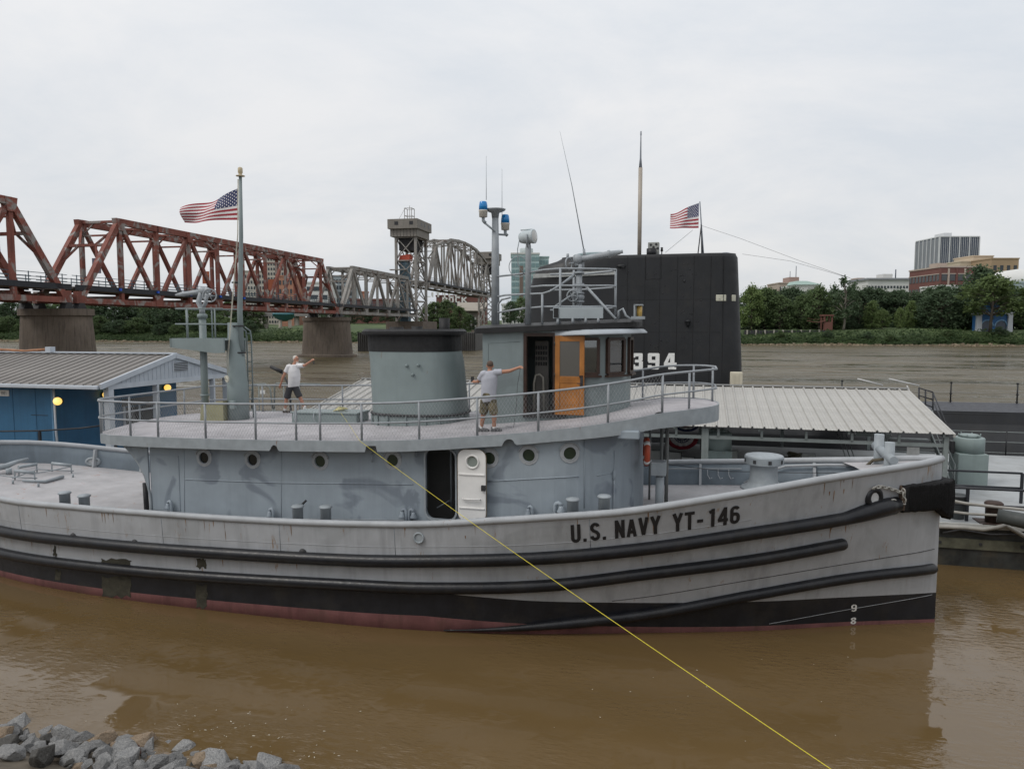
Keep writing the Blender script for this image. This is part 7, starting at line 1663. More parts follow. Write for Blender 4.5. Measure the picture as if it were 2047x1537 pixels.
# ------------------------------------------------------------------ city buildings
def building(name, label, px0, px1, ptop, Y, depth, mat, cols=0, rows_=0, wmat=None, yaw=0, roof=None, wz=(.1, .95), ww=.55, wh=.55, top=None, base=None, group='city buildings', cat='building', side=0):
    a, b = ondepth(px0, ptop, Y), ondepth(px1, ptop, Y); W_ = b.x-a.x; zt_ = a.z; zb_ = 4.0 if base is None else ondepth(px0, base, Y).z
    F_ = Matrix.Translation((a.x, Y, 0)) @ Matrix.Rotation(yaw, 4, 'Z'); T = Thing(name, label, cat, (W_/2, depth/2, zb_), F_, group)
    mb = MB(); mb.box(0, W_, 0, depth, zb_, zt_); T.part('wall', mb, mat)
    mb = MB(); mb.box(-.4, W_+.4, -.4, depth+.4, zt_, zt_+.9); T.part('parapet', mb, roof or mat)
    if cols and rows_:
        H_ = zt_-zb_; fl = H_*(wz[1]-wz[0])/rows_; bw_ = W_/cols
        wm = wmat or M('far_window', (.035, .045, .055), .2, .2, .1, bump=0)
        mb = MB(); mb.box(0, bw_*ww, -.25, 0, 0, fl*wh); w0 = None; me = mesh_from('window', mb, [wm])
        for r_ in range(rows_):
            for c_ in range(cols):
                q = bpy.data.objects.new('window', me); COL.objects.link(q); q.parent = T.o; q.location = V(bw_*(c_+.5-ww/2), 0, zb_+H_*wz[0]+fl*(r_+.5-wh/2))-T.base
        if side:
            db = depth/side; mb = MB(); mb.box(-.25, 0, 0, db*ww, 0, fl*wh); me = mesh_from('window', mb, [wm])
            for r_ in range(rows_):
                for c_ in range(side):
                    q = bpy.data.objects.new('window', me); COL.objects.link(q); q.parent = T.o; q.location = V(0, db*(c_+.5-ww/2), zb_+H_*wz[0]+fl*(r_+.5-wh/2))-T.base
        return T, W_, zt_, F_
    return T, W_, zt_, F_
bBRICK, bBEIGE, bCREAM, bWHITE, bTAN = M('red_brick_wall', (.15, .065, .055), .8, .1, .1, bump=0), M('brown_stone_wall', (.34, .245, .155), .8, .08, .1, bump=0), M('cream_wall', (.50, .42, .32), .8, .06, .1, bump=0), M('white_wall', (.60, .60, .58), .7, .05, .1, bump=0), M('tan_wall', (.40, .33, .28), .8, .08, .1, bump=0)
bDARK, bFIN, bGL = M('dark_glass_wall', (.06, .075, .105), .25, .2, .05, bump=0), M('white_fin', (.55, .56, .57), .6, .05, .1, bump=0), M('green_glass_wall', (.34, .45, .45), .2, .2, .05, bump=0)
T, W_, zt_, F_ = building('office_tower', 'tall dark office tower with white vertical fins on the right skyline', 1879, 1958, 474, 720, 42, bDARK, yaw=0, roof=bFIN)
for k in range(5):
    x = W_*k/4; mb = MB(); mb.box(x-.45, x+.45, -.8, 0, 4, zt_); T.part('fin', mb, bFIN)
    for j in range(1, 5):
        if k < 4: xx = x+W_/4*j/5; mb = MB(); mb.box(xx-.10, xx+.10, -.3, 0, 4, zt_); T.part('fin', mb, bFIN)
for k in range(7): mb = MB(); mb.box(-.9, 0, 42*k/6-.4, 42*k/6+.4, 4, zt_); T.part('fin', mb, bFIN)
mb = MB(); mb.box(-.3, 0, 0, 42, 4, zt_-1); T.part('side_panel', mb, M('side_grey', (.20, .215, .235), .6, .05, .1, bump=0)); mb = MB(); mb.box(W_*.22, W_*.42, 8, 24, zt_, zt_+5); T.part('penthouse', mb, bFIN)
T, W_, zt_, F_ = building('brick_building', 'dark red brick building with pale window bays below the office tower', 1880, 1962, 535, 440, 34, bBRICK, 5, 4, wmat=M('brick_bay_window', (.07, .075, .08), .3, .2, .1, bump=0), wz=(.15, .95), ww=.66, wh=.5, roof=bTAN, side=9)
for k in range(6): x = W_*k/5; mb = MB(); mb.box(x-.5, x+.5, -.6, 0, 8, zt_-.5); T.part('pilaster', mb, bTAN if k % 2 else bBRICK)
for k in (.35, .62, .9): z = 4+(zt_-4)*k; mb = MB(); mb.box(-.5, W_+.3, -.45, 34, z, z+.5); T.part('string_course', mb, bTAN)
mb = MB(); mb.box(W_*.05, W_*.3, 6, 14, zt_+.9, zt_+3.2); T.part('roof_house', mb, bTAN)
building('beige_building', 'brown stone block with square windows at the right end of the skyline', 1983, 2037, 518, 560, 30, bBEIGE, 4, 5, wz=(.25, .95), ww=.45, wh=.5)
building('cream_building', 'cream building behind the tall dark tree', 1920, 1986, 524, 585, 30, bCREAM, 4, 3, wz=(.5, .95), ww=.3, wh=.4); T, W_, zt_, F_ = building('cream_attic', 'cream roof storey on top of the cream building', 1946, 1986, 513, 590, 26, bCREAM, 3, 1, wz=(.75, .97), ww=.3, wh=.5)
building('white_hall', 'long white low wall behind the dark trees', 1880, 1940, 573, 410, 20, bWHITE); T, W_, zt_, F_ = building('white_pavilion_hall', 'white curved-roof glass hall at the right edge', 2012, 2110, 566, 395, 30, M('pale_glass', (.38, .46, .48), .3, .1, .05, bump=0), 8, 2, wz=(.1, .9), ww=.8, wh=.7)
mb = MB(); mb.lathe([(W_*.75, 0), (W_*.66, 3.5), (W_*.4, 7), (0, 8.5)], (W_*.55, 12, zt_), 28, sy=.5); T.part('curved_roof', mb, bWHITE)
T, W_, zt_, F_ = building('ribbed_building', 'white hotel-like block with ribbed top storeys in the middle of the right skyline', 1735, 1823, 562, 540, 30, bWHITE, 14, 3, wz=(.55, .95), ww=.6, wh=.35); mb = MB(); mb.box(-1.5, W_+1.5, -1.5, 30, zt_+.9, zt_+2.2); T.part('cornice', mb, M('grey_cornice', (.25, .26, .28), .7, bump=0)); mb = MB(); mb.box(W_*.40, W_*.62, 4, 14, zt_+2.2, zt_+5.5); T.part('penthouse', mb, bWHITE); mb = MB(); mb.cyl((W_*.72, 6, zt_+2), (W_*.72, 6, zt_+9), .4, n=6); T.part('mast', mb, bDARK)
T, W_, zt_, F_ = building('pink_building', 'pinkish stone building with a central tower left on the right skyline', 1558, 1606, 567, 560, 26, bTAN, 9, 2, wz=(.6, .97), ww=.5, wh=.6); mb = MB(); mb.box(W_*.5, W_*.9, 4, 18, zt_, zt_+5.2); T.part('roof_tower', mb, M('pink_stone', (.33, .24, .21), .8, bump=0)); mb = MB(); mb.cyl((W_*.85, 8, zt_+5), (W_*.85, 8, zt_+14), .25, n=6); mb.cyl((W_*.6, 8, zt_+5), (W_*.6, 8, zt_+10), .2, n=6); T.part('mast', mb, bDARK)
T, W_, zt_, F_ = building('green_roof_hall', 'low hall with pale green hipped roof among the trees', 1590, 1640, 572, 480, 24, bWHITE); mb = MB(); mb.prism([(-1, -1, zt_+.9), (W_+1, -1, zt_+.9), (W_*.7, 10, zt_+4), (W_*.3, 10, zt_+4)], (0, 14, 0)); T.part('hipped_roof', mb, M('verdigris', (.26, .36, .32), .6, bump=0))
building('tan_stack', 'narrow tan stair tower between the trees', 1714, 1727, 558, 560, 10, bTAN)
T, W_, zt_, F_ = building('glass_tower', 'green glass apartment tower behind the signal mast', 1022, 1078, 508, 500, 30, bGL, 7, 9, wmat=M('glass_pane_green', (.17, .27, .28), .15, .3, .05, bump=0), wz=(.25, .98), ww=.8, wh=.6, roof=bWHITE); mb = MB(); mb.lathe([(4.6, 0), (4.6, 4.5), (4.2, 4.8), (0, 5)], (W_*.55, 10, zt_), 20); T.part('round_top', mb, M('pale_round', (.42, .47, .47), .5, bump=0))
mb = MB(); mb.box(W_*.30, W_*.42, -.6, 0, 4, zt_-8); T.part('brown_pier', mb, M('brown_strip', (.16, .12, .10), .7, bump=0)); building('glass_wing', 'stepped right wing of the green glass tower', 1078, 1097, 515, 505, 26, bGL, 3, 8, wmat=MATS['glass_pane_green'], wz=(.25, .98), ww=.8, wh=.6)
building('beige_highrise', 'beige high-rise with small windows seen through the red truss', 528, 572, 509, 560, 24, M('beige_highrise_wall', (.42, .39, .34), .8, .05, .1, bump=0), 8, 14, wz=(.1, .97), ww=.5, wh=.5); building('beige_slab', 'lower beige slab block behind the red truss', 482, 528, 543, 570, 24, M('beige_slab_wall', (.44, .42, .38), .8, .05, .1, bump=0), 8, 8, wz=(.2, .97), ww=.5, wh=.5)
building('orange_block', 'orange brick block behind the red truss', 556, 592, 553, 500, 20, M('orange_brick', (.36, .18, .12), .8, .08, .1, bump=0), 5, 5, wz=(.2, .97), ww=.5, wh=.5); building('banded_office', 'white and grey banded office block behind the end of the red span', 612, 655, 566, 480, 24, bWHITE, 1, 4, wz=(.3, .97), ww=.96, wh=.5)
building('grey_glass_block', 'grey glass block seen through the grey span portal', 664, 703, 553, 520, 24, M('grey_glass_wall', (.26, .30, .32), .4, .1, .05, bump=0), 6, 7, wz=(.2, .97), ww=.7, wh=.6); building('red_low_block', 'low red brick block behind the grey span', 700, 790, 600, 470, 20, bBRICK, 10, 1, wz=(.4, .9), ww=.5, wh=.6); building('stack_block', 'small orange stack above the low brick block', 722, 733, 585, 475, 6, M('orange_brick', (.36, .18, .12)))
T, W_, zt_, F_ = building('brick_hotel', 'red brick building with a large white roof sign', 872, 972, 593, 430, 24, bBRICK, 14, 2, wz=(.2, .95), ww=.5, wh=.5)
SGN2 = Thing('roof_sign', 'white LITTLE ROCK letters on the brick roof behind the lift span', 'sign', ondepth(890, 606, 429), FW)
for txt, px0, px1, pb_, pt_ in (('ROCK', 884, 933, 605, 594), ('LITTLE', 850, 920, 594, 584)):
    a, b_ = ondepth(px0, pb_, 429), ondepth(px1, pt_, 429); tw_ = glyphs(txt, .16).w; xo = 0
    for ch in txt:
        g = glyphs(ch, .16); mb = MB(); g.v = [(a.x+(b_.x-a.x)*(x+xo)/tw_, 429-z, a.z+(b_.z-a.z)*y) for x, y, z in g.v]; SGN2.part('sign_letter', g, bWHITE, wl=False); xo += ADV.get(ch, GW)+.1
for k in range(8): x = ondepth(852+k*11, 600, 429.4).x; mb = MB(); mb.beam((x, 429.5, zt_+.5), (x, 429.5, ondepth(850, 585, 429.5).z), .3, .3, (0, 1, 0)); SGN2.part('sign_frame', mb, gGREY)
T, W_, zt_, F_ = building('shed_house', 'house with a broad grey-brown pitched roof right of the lift span', 922, 962, 623, 372, 12, M('shed_wall', (.20, .17, .15), .8, .1, .2, bump=0), 5, 1, wz=(.2, .8), ww=.4, wh=.8, wmat=bWHITE); mb = MB(); mb.prism([(-2, -2, zt_+.2), (W_+1.5, -2, zt_+.2), (W_+3, 8, zt_+4.6), (-2.5, 8, zt_+4.6)], (0, 0, .35)); T.part('pitched_roof', mb, M('shed_roof', (.30, .27, .23), .7, .08, .3, bump=0))
building('white_low_house', 'low white building with windows right of the signal mast', 1003, 1062, 610, 420, 14, bWHITE, 8, 2, wz=(.3, .9), ww=.4, wh=.5)
# blue pavilion
a, b_ = ondepth(1952, 660, 301), ondepth(2024, 628, 301); PV = Thing('pavilion', 'blue and white arched pavilion among the trees on the far bank', 'pavilion', ((a.x+b_.x)/2, 304, a.z), FW); w_ = b_.x-a.x; zb_ = a.z-.8; zt_ = b_.z
gPB, gPW = M('pavilion_blue', (.035, .13, .32), .6, .1, .3, bump=0), M('pavilion_white', (.52, .54, .58), .6, .05, .3, bump=0)
mb = MB(); mb.box(a.x, b_.x, 301.4, 304, zb_, zt_); PV.part('wall', mb, gPB)
for k in (0, 1): x = a.x+.9 if k == 0 else b_.x-.9; mb = MB(); mb.prism([(x-1.1, 300.6, zb_), (x+1.1, 300.6, zb_), (x+.9, 300.6, zt_-1.5), (x+1.3*(1 if k else .8), 300.6, zt_), (x-1.3*(.8 if k else 1), 300.6, zt_), (x-.9, 300.6, zt_-1.5)], (0, 1.2, 0)); PV.part('column', mb, gPW)
mb = MB(); mb.box(a.x-.3, b_.x+.3, 300.4, 304.4, zt_, zt_+.8); PV.part('entablature', mb, gPW)
for k in (.30, .70):
    x = a.x+w_*k; mb = MB(); mb.tube([(x+2.6*math.cos(R(q)), 301.2, zb_+2.3+2.6*math.sin(R(q))) for q in range(0, 181, 15)], .28, 6); PV.part('arch', mb, M('arch_pale_blue', (.20, .36, .55), .6, bump=0)); mb = MB(); mb.prism([(x+2.3*math.cos(R(q)), 301.35, zb_+2.3+2.3*math.sin(R(q))) for q in range(0, 181, 15)]+[(x-2.3, 301.35, zb_), (x+2.3, 301.35, zb_)], (0, .03, 0)); PV.part('opening', mb, bDARK)
for j in range(4): mb = MB(); mb.box(a.x+1+j*1.6, b_.x-1-j*1.6, 301.5+j*.3, 304-j*.3, zt_+.8+j*1.0, zt_+1.6+j*1.0); PV.part('roof_tier', mb, gPB if j % 2 == 0 else M('pavilion_teal', (.10, .22, .34), .6, bump=0))
# park fences, timber structure
PF = Thing('park_fence', 'dark fence with pale stone posts along the top of the far bank', 'fence', ondepth(1560, 660, 312), FW)
for px0, px1 in ((1488, 1650),):
    a, b_ = ondepth(px0, 661, 314), ondepth(px1, 661, 309); 
    for k in range(26): p, q = a.lerp(b_, k/26), a.lerp(b_, (k+.9)/26); mb = MB(); mb.beam(p+V(0, 0, -.8), q+V(0, 0, -.8), .1, 1.8); PF.part('panel', mb, M('fence_dark', (.03, .03, .035), .7, bump=0))
    for k in range(9): p = a.lerp(b_, (k+.3)/9); mb = MB(); mb.box(p.x-.3, p.x+.3, p.y-.5, p.y-.1, p.z-2, p.z+.35); PF.part('stone_post', mb, M('pale_stone', (.33, .31, .27), .8, bump=0))
PR = Thing('timber_play_tower', 'brown timber bridge and tower in the park on the far bank', 'playground', ondepth(1640, 655, 311), FW)
a, b_ = ondepth(1648, 655, 311), ondepth(1664, 629, 311); gTB = M('brown_timber', (.15, .065, .05), .8, bump=0)
for x in (a.x, b_.x):
    for y in (311, 314): mb = MB(); mb.box(x-.3, x+.3, y, y+.5, a.z-2, b_.z); PR.part('post', mb, gTB)
mb = MB(); mb.box(a.x-.6, b_.x+.6, 310.6, 315, b_.z-.6, b_.z); PR.part('roof_beam', mb, gTB); mb = MB(); mb.box(a.x, b_.x, 310.9, 311, a.z-1, a.z+2.4); PR.part('railing_panel', mb, gTB)
p = [ondepth(1650-i*4.0, 641+3.0*math.sin(math.pi*i/9), 311) for i in range(10)]
for u, v_ in zip(p, p[1:]): mb = MB(); mb.beam(u, v_, 1.2, .25); PR.part('bridge_plank', mb, gTB); mb = MB(); mb.beam(u+V(0, 0, 1.1), v_+V(0, 0, 1.1), .12, .12); PR.part('bridge_rope', mb, gTB)
# overpass and teal shell roof left
OV = Thing('overpass', 'grey overpass on round pillars seen under the red span', 'overpass', ondepth(545, 650, 400), FW)
a, b_ = ondepth(440, 627, 400), ondepth(625, 627, 400); mb = MB(); mb.box(a.x, b_.x, 400, 412, a.z-1.4, a.z+1.0); OV.part('road_deck', mb, M('overpass_concrete', (.22, .21, .20), .8, bump=0))
for px, r in ((527, 1.6), (468, 1.4), (590, 1.4)): p = ondepth(px, 640, 401); mb = MB(); mb.cyl((p.x, 404, 3), (p.x, 404, a.z-1), r, n=12); OV.part('pillar', mb, M('pillar_concrete', (.36, .33, .28), .8, bump=0))
SH = Thing('stage_shell', 'teal curved stage shell on white pillars under the end of the red span', 'stage roof', ondepth(568, 655, 372), FW)
mb = MB(); rows = []
for i in range(9):
    u = i/8; row = []
    for j in range(5):
        p = ondepth(545+u*43, 626+(12*math.sin(math.pi*u*.9)+3)*j/4, 370+j*1.5); row.append(p)
    rows.append(row)
mb.grid(rows); o = SH.part('shell', mb, M('teal_membrane', (.07, .21, .25), .6, .1, .2, bump=0)); s__ = o.modifiers.new('t', 'SOLIDIFY'); s__.thickness = .5
for px in (559, 578): p = ondepth(px, 640, 373); mb = MB(); mb.cyl((p.x, 374, 4), (p.x, 374, p.z), .9, n=10); SH.part('pillar', mb, M('pillar_concrete', (.36, .33, .28)))
# ------------------------------------------------------------------ two men on the boat deck
def figure(label, J, v, spec):
    """J: joints as photo pixels with a depth offset; the body is remeshed into one skin, clothes are its children"""
    foot = QZ(*spec['foot'], 4.6); 
    for _ in range(30): zf = bdeck(-foot.x, foot.y); foot = QZ(*spec['foot'], zf)
    vp = foot.y
    P = {k: Q(a[0], a[1], vp+(a[2] if len(a) > 2 else 0)) for k, a in J.items()}
    T = Thing('person', label, 'person', (foot.x, vp, zf), FH, 'men on the boat deck')
    skin, hairm = spec['skin'], spec['hair']
    def solid(nm, mb, mt, vox, parent=None, it=6):
        o = T.part(nm, mb, mt, parent, wl=False); r = o.modifiers.new('unite', 'REMESH'); r.mode = 'VOXEL'; r.voxel_size = vox; r.use_smooth_shade = True
        s = o.modifiers.new('soft', 'SMOOTH'); s.iterations = it; s.factor = .5; return o
    b = MB(); F_ = spec['face']                             # direction of the gaze
    hd = P['head']; up = V(0, 0, 1); side = F_.cross(up).normalized(); rot = Matrix((side, F_, up)).transposed()
    b.ell(hd+V(0, 0, .02), .078, .098, .105, 16, 12, mat=rot); b.ell(hd+F_*.03-up*.055, .058, .07, .07, 12, 8, mat=rot)
    b.ell(hd+F_*.10-up*.01, .014, .025, .026, 8, 6, mat=rot)
    for s_ in (-1, 1): b.ell(hd+side*s_*.08-up*.005-F_*.01, .014, .022, .034, 8, 6, mat=rot)
    b.tube([P['neck']-up*.06, P['neck'], hd-up*.05], [.07, .058, .055], 10)
    def limb(ks, rr, mb, n=10):
        pts = [P[k] for k in ks]; mb.tube(pts, rr, n)
        for p, r in zip(pts, rr): mb.ell(p, r, r, r, 8, 6)
    for s_ in ('r', 'l'):
        limb([s_+'sh', s_+'el', s_+'wr'], [.058, .046, .032], b); limb([s_+'hip', s_+'kn', s_+'an'], [.085, .062, .042], b)
        calf = P[s_+'kn'].lerp(P[s_+'an'], .3); b.ell(calf, .058, .062, .10, 8, 6)
        w_ = P[s_+'wr']; h_ = P[s_+'ha']; d = (h_-w_).normalized(); sd_ = d.orthogonal().normalized(); pl = w_.lerp(h_, .55)
        b.ell(pl, .04, .03, .045, 8, 6); b.tube([w_, pl, h_], [.03, .034, .03], 8)
        curl = V(0, 0, -1)
        for k in range(4):                                   # four fingers, bent at the knuckles
            o_ = sd_*(.024*(k-1.5)); L_ = (.06, .072, .068, .052)[k]; a = h_+o_; m1 = a+d*L_*.55+curl*.012; m2 = m1+d*L_*.2+curl*L_*.5
            b.tube([pl+o_*.8, a, m1, m2], [.012, .0105, .010, .008], 6)
        tb_ = pl+sd_*.035; b.tube([pl, tb_+d*.02, tb_+d*.055+curl*.02], [.014, .012, .009], 6)
    chest = P['rsh'].lerp(P['lsh'], .5); pel = P['pel']; b.tube([pel, pel.lerp(chest, .5), chest-up*.05, P['neck']-up*.04], [.10, .105, .10, .06], 10)
    body = solid('body', b, skin, .011)
    # shirt
    sh = MB(); ax = (P['rsh']-P['lsh']).normalized(); dp = ax.cross(up).normalized(); rows = []
    hem = P['hem']; w0 = (P['rsh']-P['lsh']).length/2
    for t_, rx, ry, fw in spec['torso']:
        c = hem.lerp(chest+up*.03, t_); rows.append([c+ax*(rx*math.cos(R(a)))+dp*(ry*math.sin(R(a)))+F_*fw for a in range(0, 360, 18)])
    sh.grid(rows, cc=True); n_ = 20
    o_ = len(sh.v)-n_*len(rows); sh.f.append(list(range(o_, o_+n_))[::-1]); sh.m.append(0); sh.s.append(True); sh.f.append(list(range(len(sh.v)-n_, len(sh.v)))); sh.m.append(0); sh.s.append(True)
    for s_ in ('r', 'l'):
        a, c = P[s_+'sh'], P[s_+'el']; e_ = a.lerp(c, spec['sleeve'][0 if s_ == 'r' else 1]); sh.tube([chest.lerp(a, .55)+up*.01, a, a.lerp(e_, .6), e_], [.085, .085, .078, .076], 12)
    solid('shirt', sh, spec['shirt'], .016, it=5)
    # shorts
    st_m = MB(); st_m.ell(pel+up*.02, .17, .135, .14, 14, 10, mat=Matrix((ax, dp, up)).transposed()); st_m.tube([pel+up*.16, pel+up*.05], [.155, .165], 14)
    for s_ in ('r', 'l'):
        a, c = P[s_+'hip'], P[s_+'kn']; e_ = a.lerp(c, .88); st_m.tube([a+up*.05, a.lerp(e_, .5), e_], [.115, .112, .108], 12)
    solid('shorts', st_m, spec['shorts'], .016, it=4)
    # hair, beard, shoes, socks
    hm = MB(); hm.ell(hd+V(0, 0, .045)-F_*.022, .083, .093, .088, 14, 10, mat=rot); solid('hair', hm, hairm, .01)
    if spec.get('beard'): hm = MB(); hm.ell(hd+F_*.055-up*.095, .05, .045, .05, 12, 8, mat=rot); solid('beard', hm, spec['beard'], .009)
    if spec.get('glasses'): gm = MB(); gm.tube([hd+side*.06+F_*.09+up*.02, hd+F_*.11+up*.02, hd-side*.06+F_*.09+up*.02], .006, 5); T.part('glasses', gm, gDARK)
    for s_ in ('r', 'l'):
        an = P[s_+'an']; toe = P[s_+'toe']; dv = (toe-an); dv.z = 0; dv = dv.normalized() if dv.length > .02 else F_; zt_ = bdeck(-an.x, an.y); g = V(an.x, an.y, zt_)
        sm = MB(); sm.tube([an+V(0, 0, .07), V(an.x, an.y, zt_+.06)], [.05, .05], 10); solid('sock', sm, gLETW, .012)
        sm = MB(); c1_ = Matrix((dv, V(-dv.y, dv.x, 0), up)).transposed(); sm.ell(g+dv*.07+up*.045, .155, .055, .045, 14, 8, mat=c1_); sm.ell(g-dv*.02+up*.065, .07, .05, .06, 10, 8, mat=c1_); sm.tube([g-dv*.075+up*.012, g+dv*.20+up*.012], .045, 8); solid('shoe', sm, spec['shoe'], .011, it=3)
    return T, P
def cloth(name, c, patch=None): return M(name, c, .85, .06, 6, bump=.25, bs=14, patch=patch)
def skinm(name, c): return M(name, c, .55, .08, 12, bump=.05)
yawF = V(1, 0, 0)
Tr, Pr = figure('man in grey shirt and camouflage shorts with one arm stretched out', {
    'head': (979.5, 731.5, .02), 'neck': (979, 741, 0), 'rsh': (993, 744.5, -.02), 'lsh': (965.5, 747.5, -.03), 'rel': (1019, 741.5, .0), 'rwr': (1036, 735, .02), 'rha': (1042, 733.8, .02),
    'lel': (956, 762.5, .04), 'lwr': (950.5, 763.8, .12), 'lha': (946, 762, .16), 'pel': (976, 797, 0), 'hem': (976, 803, 0), 'rhip': (983.5, 803, 0), 'lhip': (969, 803, 0), 'rkn': (988, 832, -.02), 'lkn': (966, 830, .03),
    'ran': (987.5, 858, -.03), 'lan': (962, 855.5, .05), 'rtoe': (1003, 864, -.06), 'ltoe': (974, 861, .02)}, -2.6, dict(foot=(976, 862), skin=skinm('tanned_skin', (.40, .20, .13)), hair=M('short_brown_hair', (.09, .06, .045), .8, bump=.3), face=V(-.35, .93, 0).normalized(),
    torso=((0, .185, .135, 0), (.25, .19, .14, 0), (.55, .20, .14, 0), (.8, .205, .13, 0), (.95, .17, .10, 0), (1.04, .09, .07, 0)), sleeve=(.42, .75), shirt=cloth('heather_grey_shirt', (.40, .41, .46)), shorts=cloth('camouflage_cloth', (.17, .145, .09), ((.08, .07, .045), 7, .5, .58)), shoe=M('grey_trainer', (.10, .10, .105), .7)))
mb = MB(); p = Pr['lha']+V(-.02, .0, .05); mb.cbox(p, .07, .03, .12); Thing('phone', 'black phone in the hand of the man in the grey shirt', 'phone', p, FH, mesh=mb, mats=gDARK)
a = Pr['rha']; z0 = bdeck(-a.x, a.y)+.02; mb = MB(); mb.tube([a+V(-.02, 0, -.03), a+V(-.10, .02, -.45), a+V(-.12, .02, -.9), V(a.x-.2, a.y+.05, z0), V(a.x-.45, a.y+.25, z0)], .006, 5); Thing('string', 'thin string hanging from the outstretched hand beside the wheelhouse', 'string', (a.x, a.y, z0), FH, mesh=mb, mats=gDARK)
Tl, Pl = figure('bearded man in white shirt and dark shorts holding out a small object', {
    'head': (591.5, 718.5, 0), 'neck': (588, 727.5, 0), 'rsh': (597, 731, -.06), 'lsh': (576.5, 733, -.16), 'rel': (609.5, 730.5, -.12), 'rwr': (621.5, 722, -.16), 'rha': (626, 718.5, -.16),
    'lel': (566, 753.5, -.22), 'lwr': (561.5, 767, -.2), 'lha': (560, 771.5, -.18), 'pel': (585, 772, 0), 'hem': (585.5, 773, 0), 'rhip': (590.5, 777, .02), 'lhip': (579, 777, -.06), 'rkn': (600.5, 796, .05), 'lkn': (572.5, 798, -.06),
    'ran': (609, 815, .08), 'lan': (569.5, 819.5, -.06), 'rtoe': (618, 820, .08), 'ltoe': (579, 826, -.10)}, 1.2, dict(foot=(573, 825), skin=skinm('ruddy_skin', (.44, .22, .15)), hair=M('white_hair', (.60, .58, .54), .8, bump=.3), beard=M('grey_beard', (.52, .49, .44), .8, bump=.3), glasses=True, face=V(.97, -.25, 0).normalized(),
    torso=((0, .19, .175, .03), (.25, .20, .19, .05), (.5, .205, .185, .05), (.75, .20, .16, .02), (.93, .17, .11, 0), (1.03, .09, .08, 0)), sleeve=(.8, .55), shirt=cloth('white_cotton', (.70, .69, .70)), shorts=cloth('charcoal_cloth', (.05, .05, .055)), shoe=M('dark_trainer', (.06, .05, .045), .7)))
p = Pl['rha']+V(.02, 0, -.12); mb = MB(); mb.ell(p, .03, .02, .045, 8, 6); mb.tube([p+V(0, 0, .03), Pl['rha']+V(.02, 0, -.03)], .006, 5); Thing('key_fob', 'small black fob dangling from the hand of the bearded man', 'key fob', p, FH, mesh=mb, mats=gDARK)
# ------------------------------------------------------------------ near bank with its riprap
SX = [-40, -9.6, -8.2, -6.5, -5, -3.4, -1.5, 2, 40]; SYv = [15.3, 12.75, 12.5, 12.15, 11.7, 11.2, 10.5, 10.0, 9.0]
def shore(x): return ip(x, SX, SYv)
def nearz(x, y): return -.15+(shore(x)-y)*.42 if y < shore(x) else -.15-(y-shore(x))*.5
rows = [[V(x, shore(x)+dy, nearz(x, shore(x)+dy)) for dy in (3, 1, .3, 0, -.3, -1, -2, -4, -8, -12, -13.5)]+[V(x, -30, 5.4)] for x in [-60, -40, -30]+[-20+i for i in range(0, 41)]+[30, 60]]
mb = MB(); mb.grid(rows, flip=True); Thing('near_bank', kind='structure', mesh=mb, mats=M('muddy_gravel', (.12, .10, .075), .9, .3, 2, bump=.6, bs=12))
def stone_mat(name, c, c2):
    m, t, b = newmat(name); tcn = N_(t, 'ShaderNodeTexCoord'); oi = N_(t, 'ShaderNodeObjectInfo'); vec = tcn.outputs['Object']
    f = tnoise(t, vec, 3.0, 7, .7, mapping=(1, 1, 2.2), dist=1.5); c_ = mixrgb(t, ramp(t, f, .35, .65), c, c2)
    c_ = mixrgb(t, ramp(t, tnoise(t, vec, 26, 3, .6), .55, .7), c_, tuple(min(1, x*1.5) for x in c2)); c_ = mixrgb(t, math_(t, 'MULTIPLY', oi.outputs['Random'], .35), c_, tuple(x*.45 for x in c))
    t.links.new(c_, b.inputs['Base Color']); b.inputs['Roughness'].default_value = .85
    bn = N_(t, 'ShaderNodeBump'); bn.inputs['Strength'].default_value = 1; bn.inputs['Distance'].default_value = .12; t.links.new(tnoise(t, vec, 7, 6, .65), bn.inputs['Height']); t.links.new(bn.outputs[0], b.inputs['Normal'])
    return m
gST = [stone_mat('grey_gneiss', (.25, .255, .26), (.47, .46, .445)), stone_mat('tan_sandstone', (.34, .24, .155), (.46, .36, .26)), stone_mat('rust_red_stone', (.13, .045, .03), (.18, .07, .05)), stone_mat('dark_wet_stone', (.075, .07, .06), (.13, .125, .115))]
rk = random.Random(44); ROCKM = []
for k in range(14):
    bm = bmesh.new()
    for j in range(12+k):
        d = V(rk.gauss(0, 1), rk.gauss(0, 1), rk.gauss(0, 1)).normalized(); bm.verts.new((d.x*rk.uniform(.75, 1.1), d.y*rk.uniform(.6, .95), d.z*rk.uniform(.45, .75)))
    bmesh.ops.convex_hull(bm, input=bm.verts); bmesh.ops.delete(bm, geom=[v for v in bm.verts if not v.link_faces], context='VERTS')
    bmesh.ops.dissolve_limit(bm, angle_limit=R(14), verts=bm.verts, edges=bm.edges)
    bmesh.ops.bevel(bm, geom=bm.edges[:], offset=.055, segments=2, affect='EDGES', profile=.6)
    bmesh.ops.triangulate(bm, faces=bm.faces); me = bpy.data.meshes.new('rock'); bm.to_mesh(me); bm.free(); me.materials.append(gST[0]); ROCKM.append(me)
for p_ in ROCKM: p_.polygons.foreach_set('use_smooth', [False]*len(p_.polygons))
RM = {}
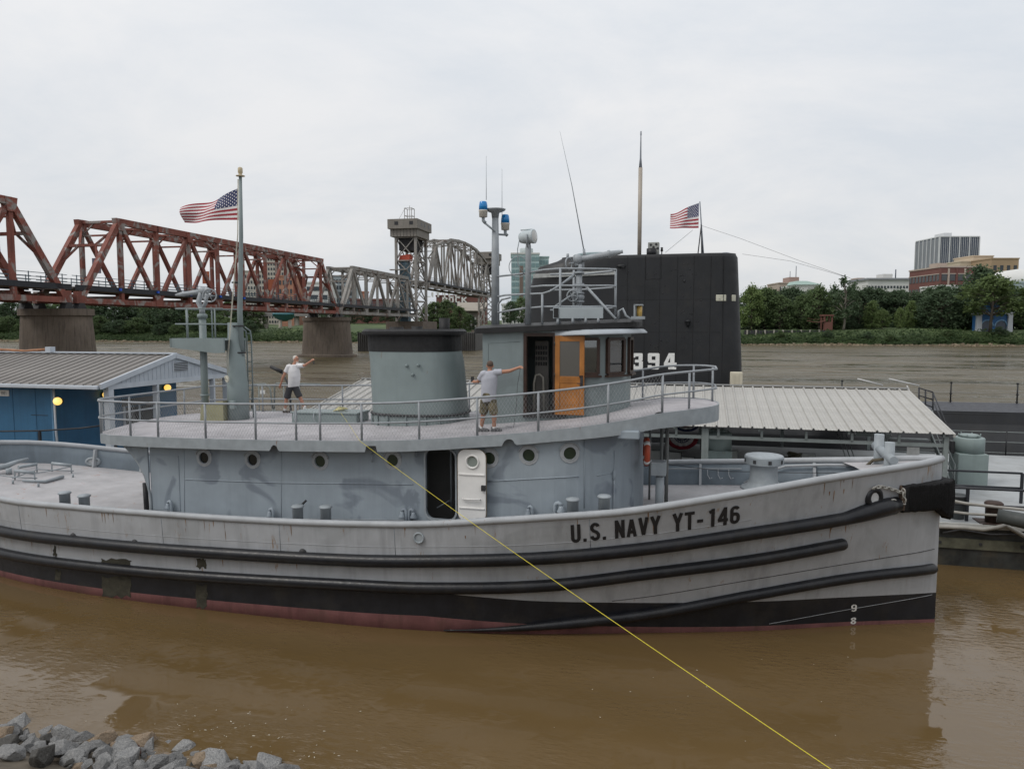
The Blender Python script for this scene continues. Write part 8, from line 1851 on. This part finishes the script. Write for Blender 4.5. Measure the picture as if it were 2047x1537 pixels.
def rock(x, y, s, mi, label, dz=0, var=None):
    k = rk.randrange(14) if var is None else var
    if (k, mi) not in RM:
        me = ROCKM[k].copy(); me.materials.clear(); me.materials.append(gST[mi]); RM[(k, mi)] = me
    o = bpy.data.objects.new('rock', RM[(k, mi)]); COL.objects.link(o)
    o.location = (x, y, nearz(x, y)+s*.30+dz); o.rotation_euler = (rk.uniform(-.5, .5), rk.uniform(-.5, .5), rk.uniform(0, 6.28)); o.scale = (s*rk.uniform(.85, 1.25), s*rk.uniform(.8, 1.1), s*rk.uniform(.7, 1.0))
    o['label'] = label; o['category'] = 'rock'; o['group'] = 'riprap stones'
G0 = 'grey angular riprap stone in the heap on the near bank'
for px, py, s, mi, lab in ((198, 1466, .30, 1, 'tan block-shaped stone left of the larger tan stone'), (275, 1462, .38, 1, 'large pointed tan stone at the water edge'), (260, 1502, .22, 2, 'rust-red stone among the grey riprap'), (430, 1505, .36, 0, 'upright grey slab standing at the water edge'), (508, 1508, .33, 0, 'tilted grey stone right of the upright slab'), (563, 1510, .2, 1, 'small tan stone at the right end of the riprap'), (552, 1524, .16, 3, 'small dark stone at the right end of the riprap'), (12, 1448, .3, 0, 'pale grey stone at the left edge by the water'), (30, 1452, .2, 3, 'dark stone by the water near the left edge'), (248, 1473, .14, 3, 'small dark stone beside the large tan stone')):
    p = onz(px, py, .22); rock(p.x, p.y, s, mi, lab, .02)
pts = []
tries = 0
while len(pts) < 275 and tries < 9000:
    tries += 1; x = rk.uniform(-11.2, -2.6); y = shore(x)-rk.uniform(-.15, 1.75); s = rk.choice((.09, .12, .14, .17, .20, .23, .31))
    if all((x-a)**2+(y-b)**2 > ((s+c)*.50)**2 for a, b, c in pts): pts.append((x, y, s))
for x, y, s in pts:
    mi = 0 if rk.random() < .84 else rk.choice((1, 3, 3)); rock(x, y, s, mi, (G0, 'tan riprap stone in the grey heap on the near bank', '', 'dark riprap stone in the grey heap on the near bank')[mi], rk.uniform(-.03, .10))
# specks of foam and drift on the calm water near the stones
mb = MB(); fs = random.Random(8)
for k in range(80):
    px = fs.gauss(520, 130); py = fs.uniform(1405, 1520)
    if k < 15: px, py = fs.uniform(1100, 1700), fs.uniform(1300, 1500)
    p = onz(px, py, .006); r = fs.uniform(.004, .011); e = fs.uniform(1, 3.2); a0 = fs.uniform(0, 3.14)
    mb.add([p+V(r*e*math.cos(a)*math.cos(a0)-r*math.sin(a)*math.sin(a0), r*e*math.cos(a)*math.sin(a0)+r*math.sin(a)*math.cos(a0), 0) for a in (0, 1.05, 2.1, 3.14, 4.2, 5.2)]+[p+V(0, 0, r*.4)], [(i, (i+1) % 6, 6) for i in range(6)])
Thing('foam_specks', 'white foam specks and drift floating near the stones', 'foam', onz(520, 1460, 0), kind='stuff', mesh=None).part('specks', mb, M('foam', (.5, .45, .36), .8), kind='stuff', wl=False)
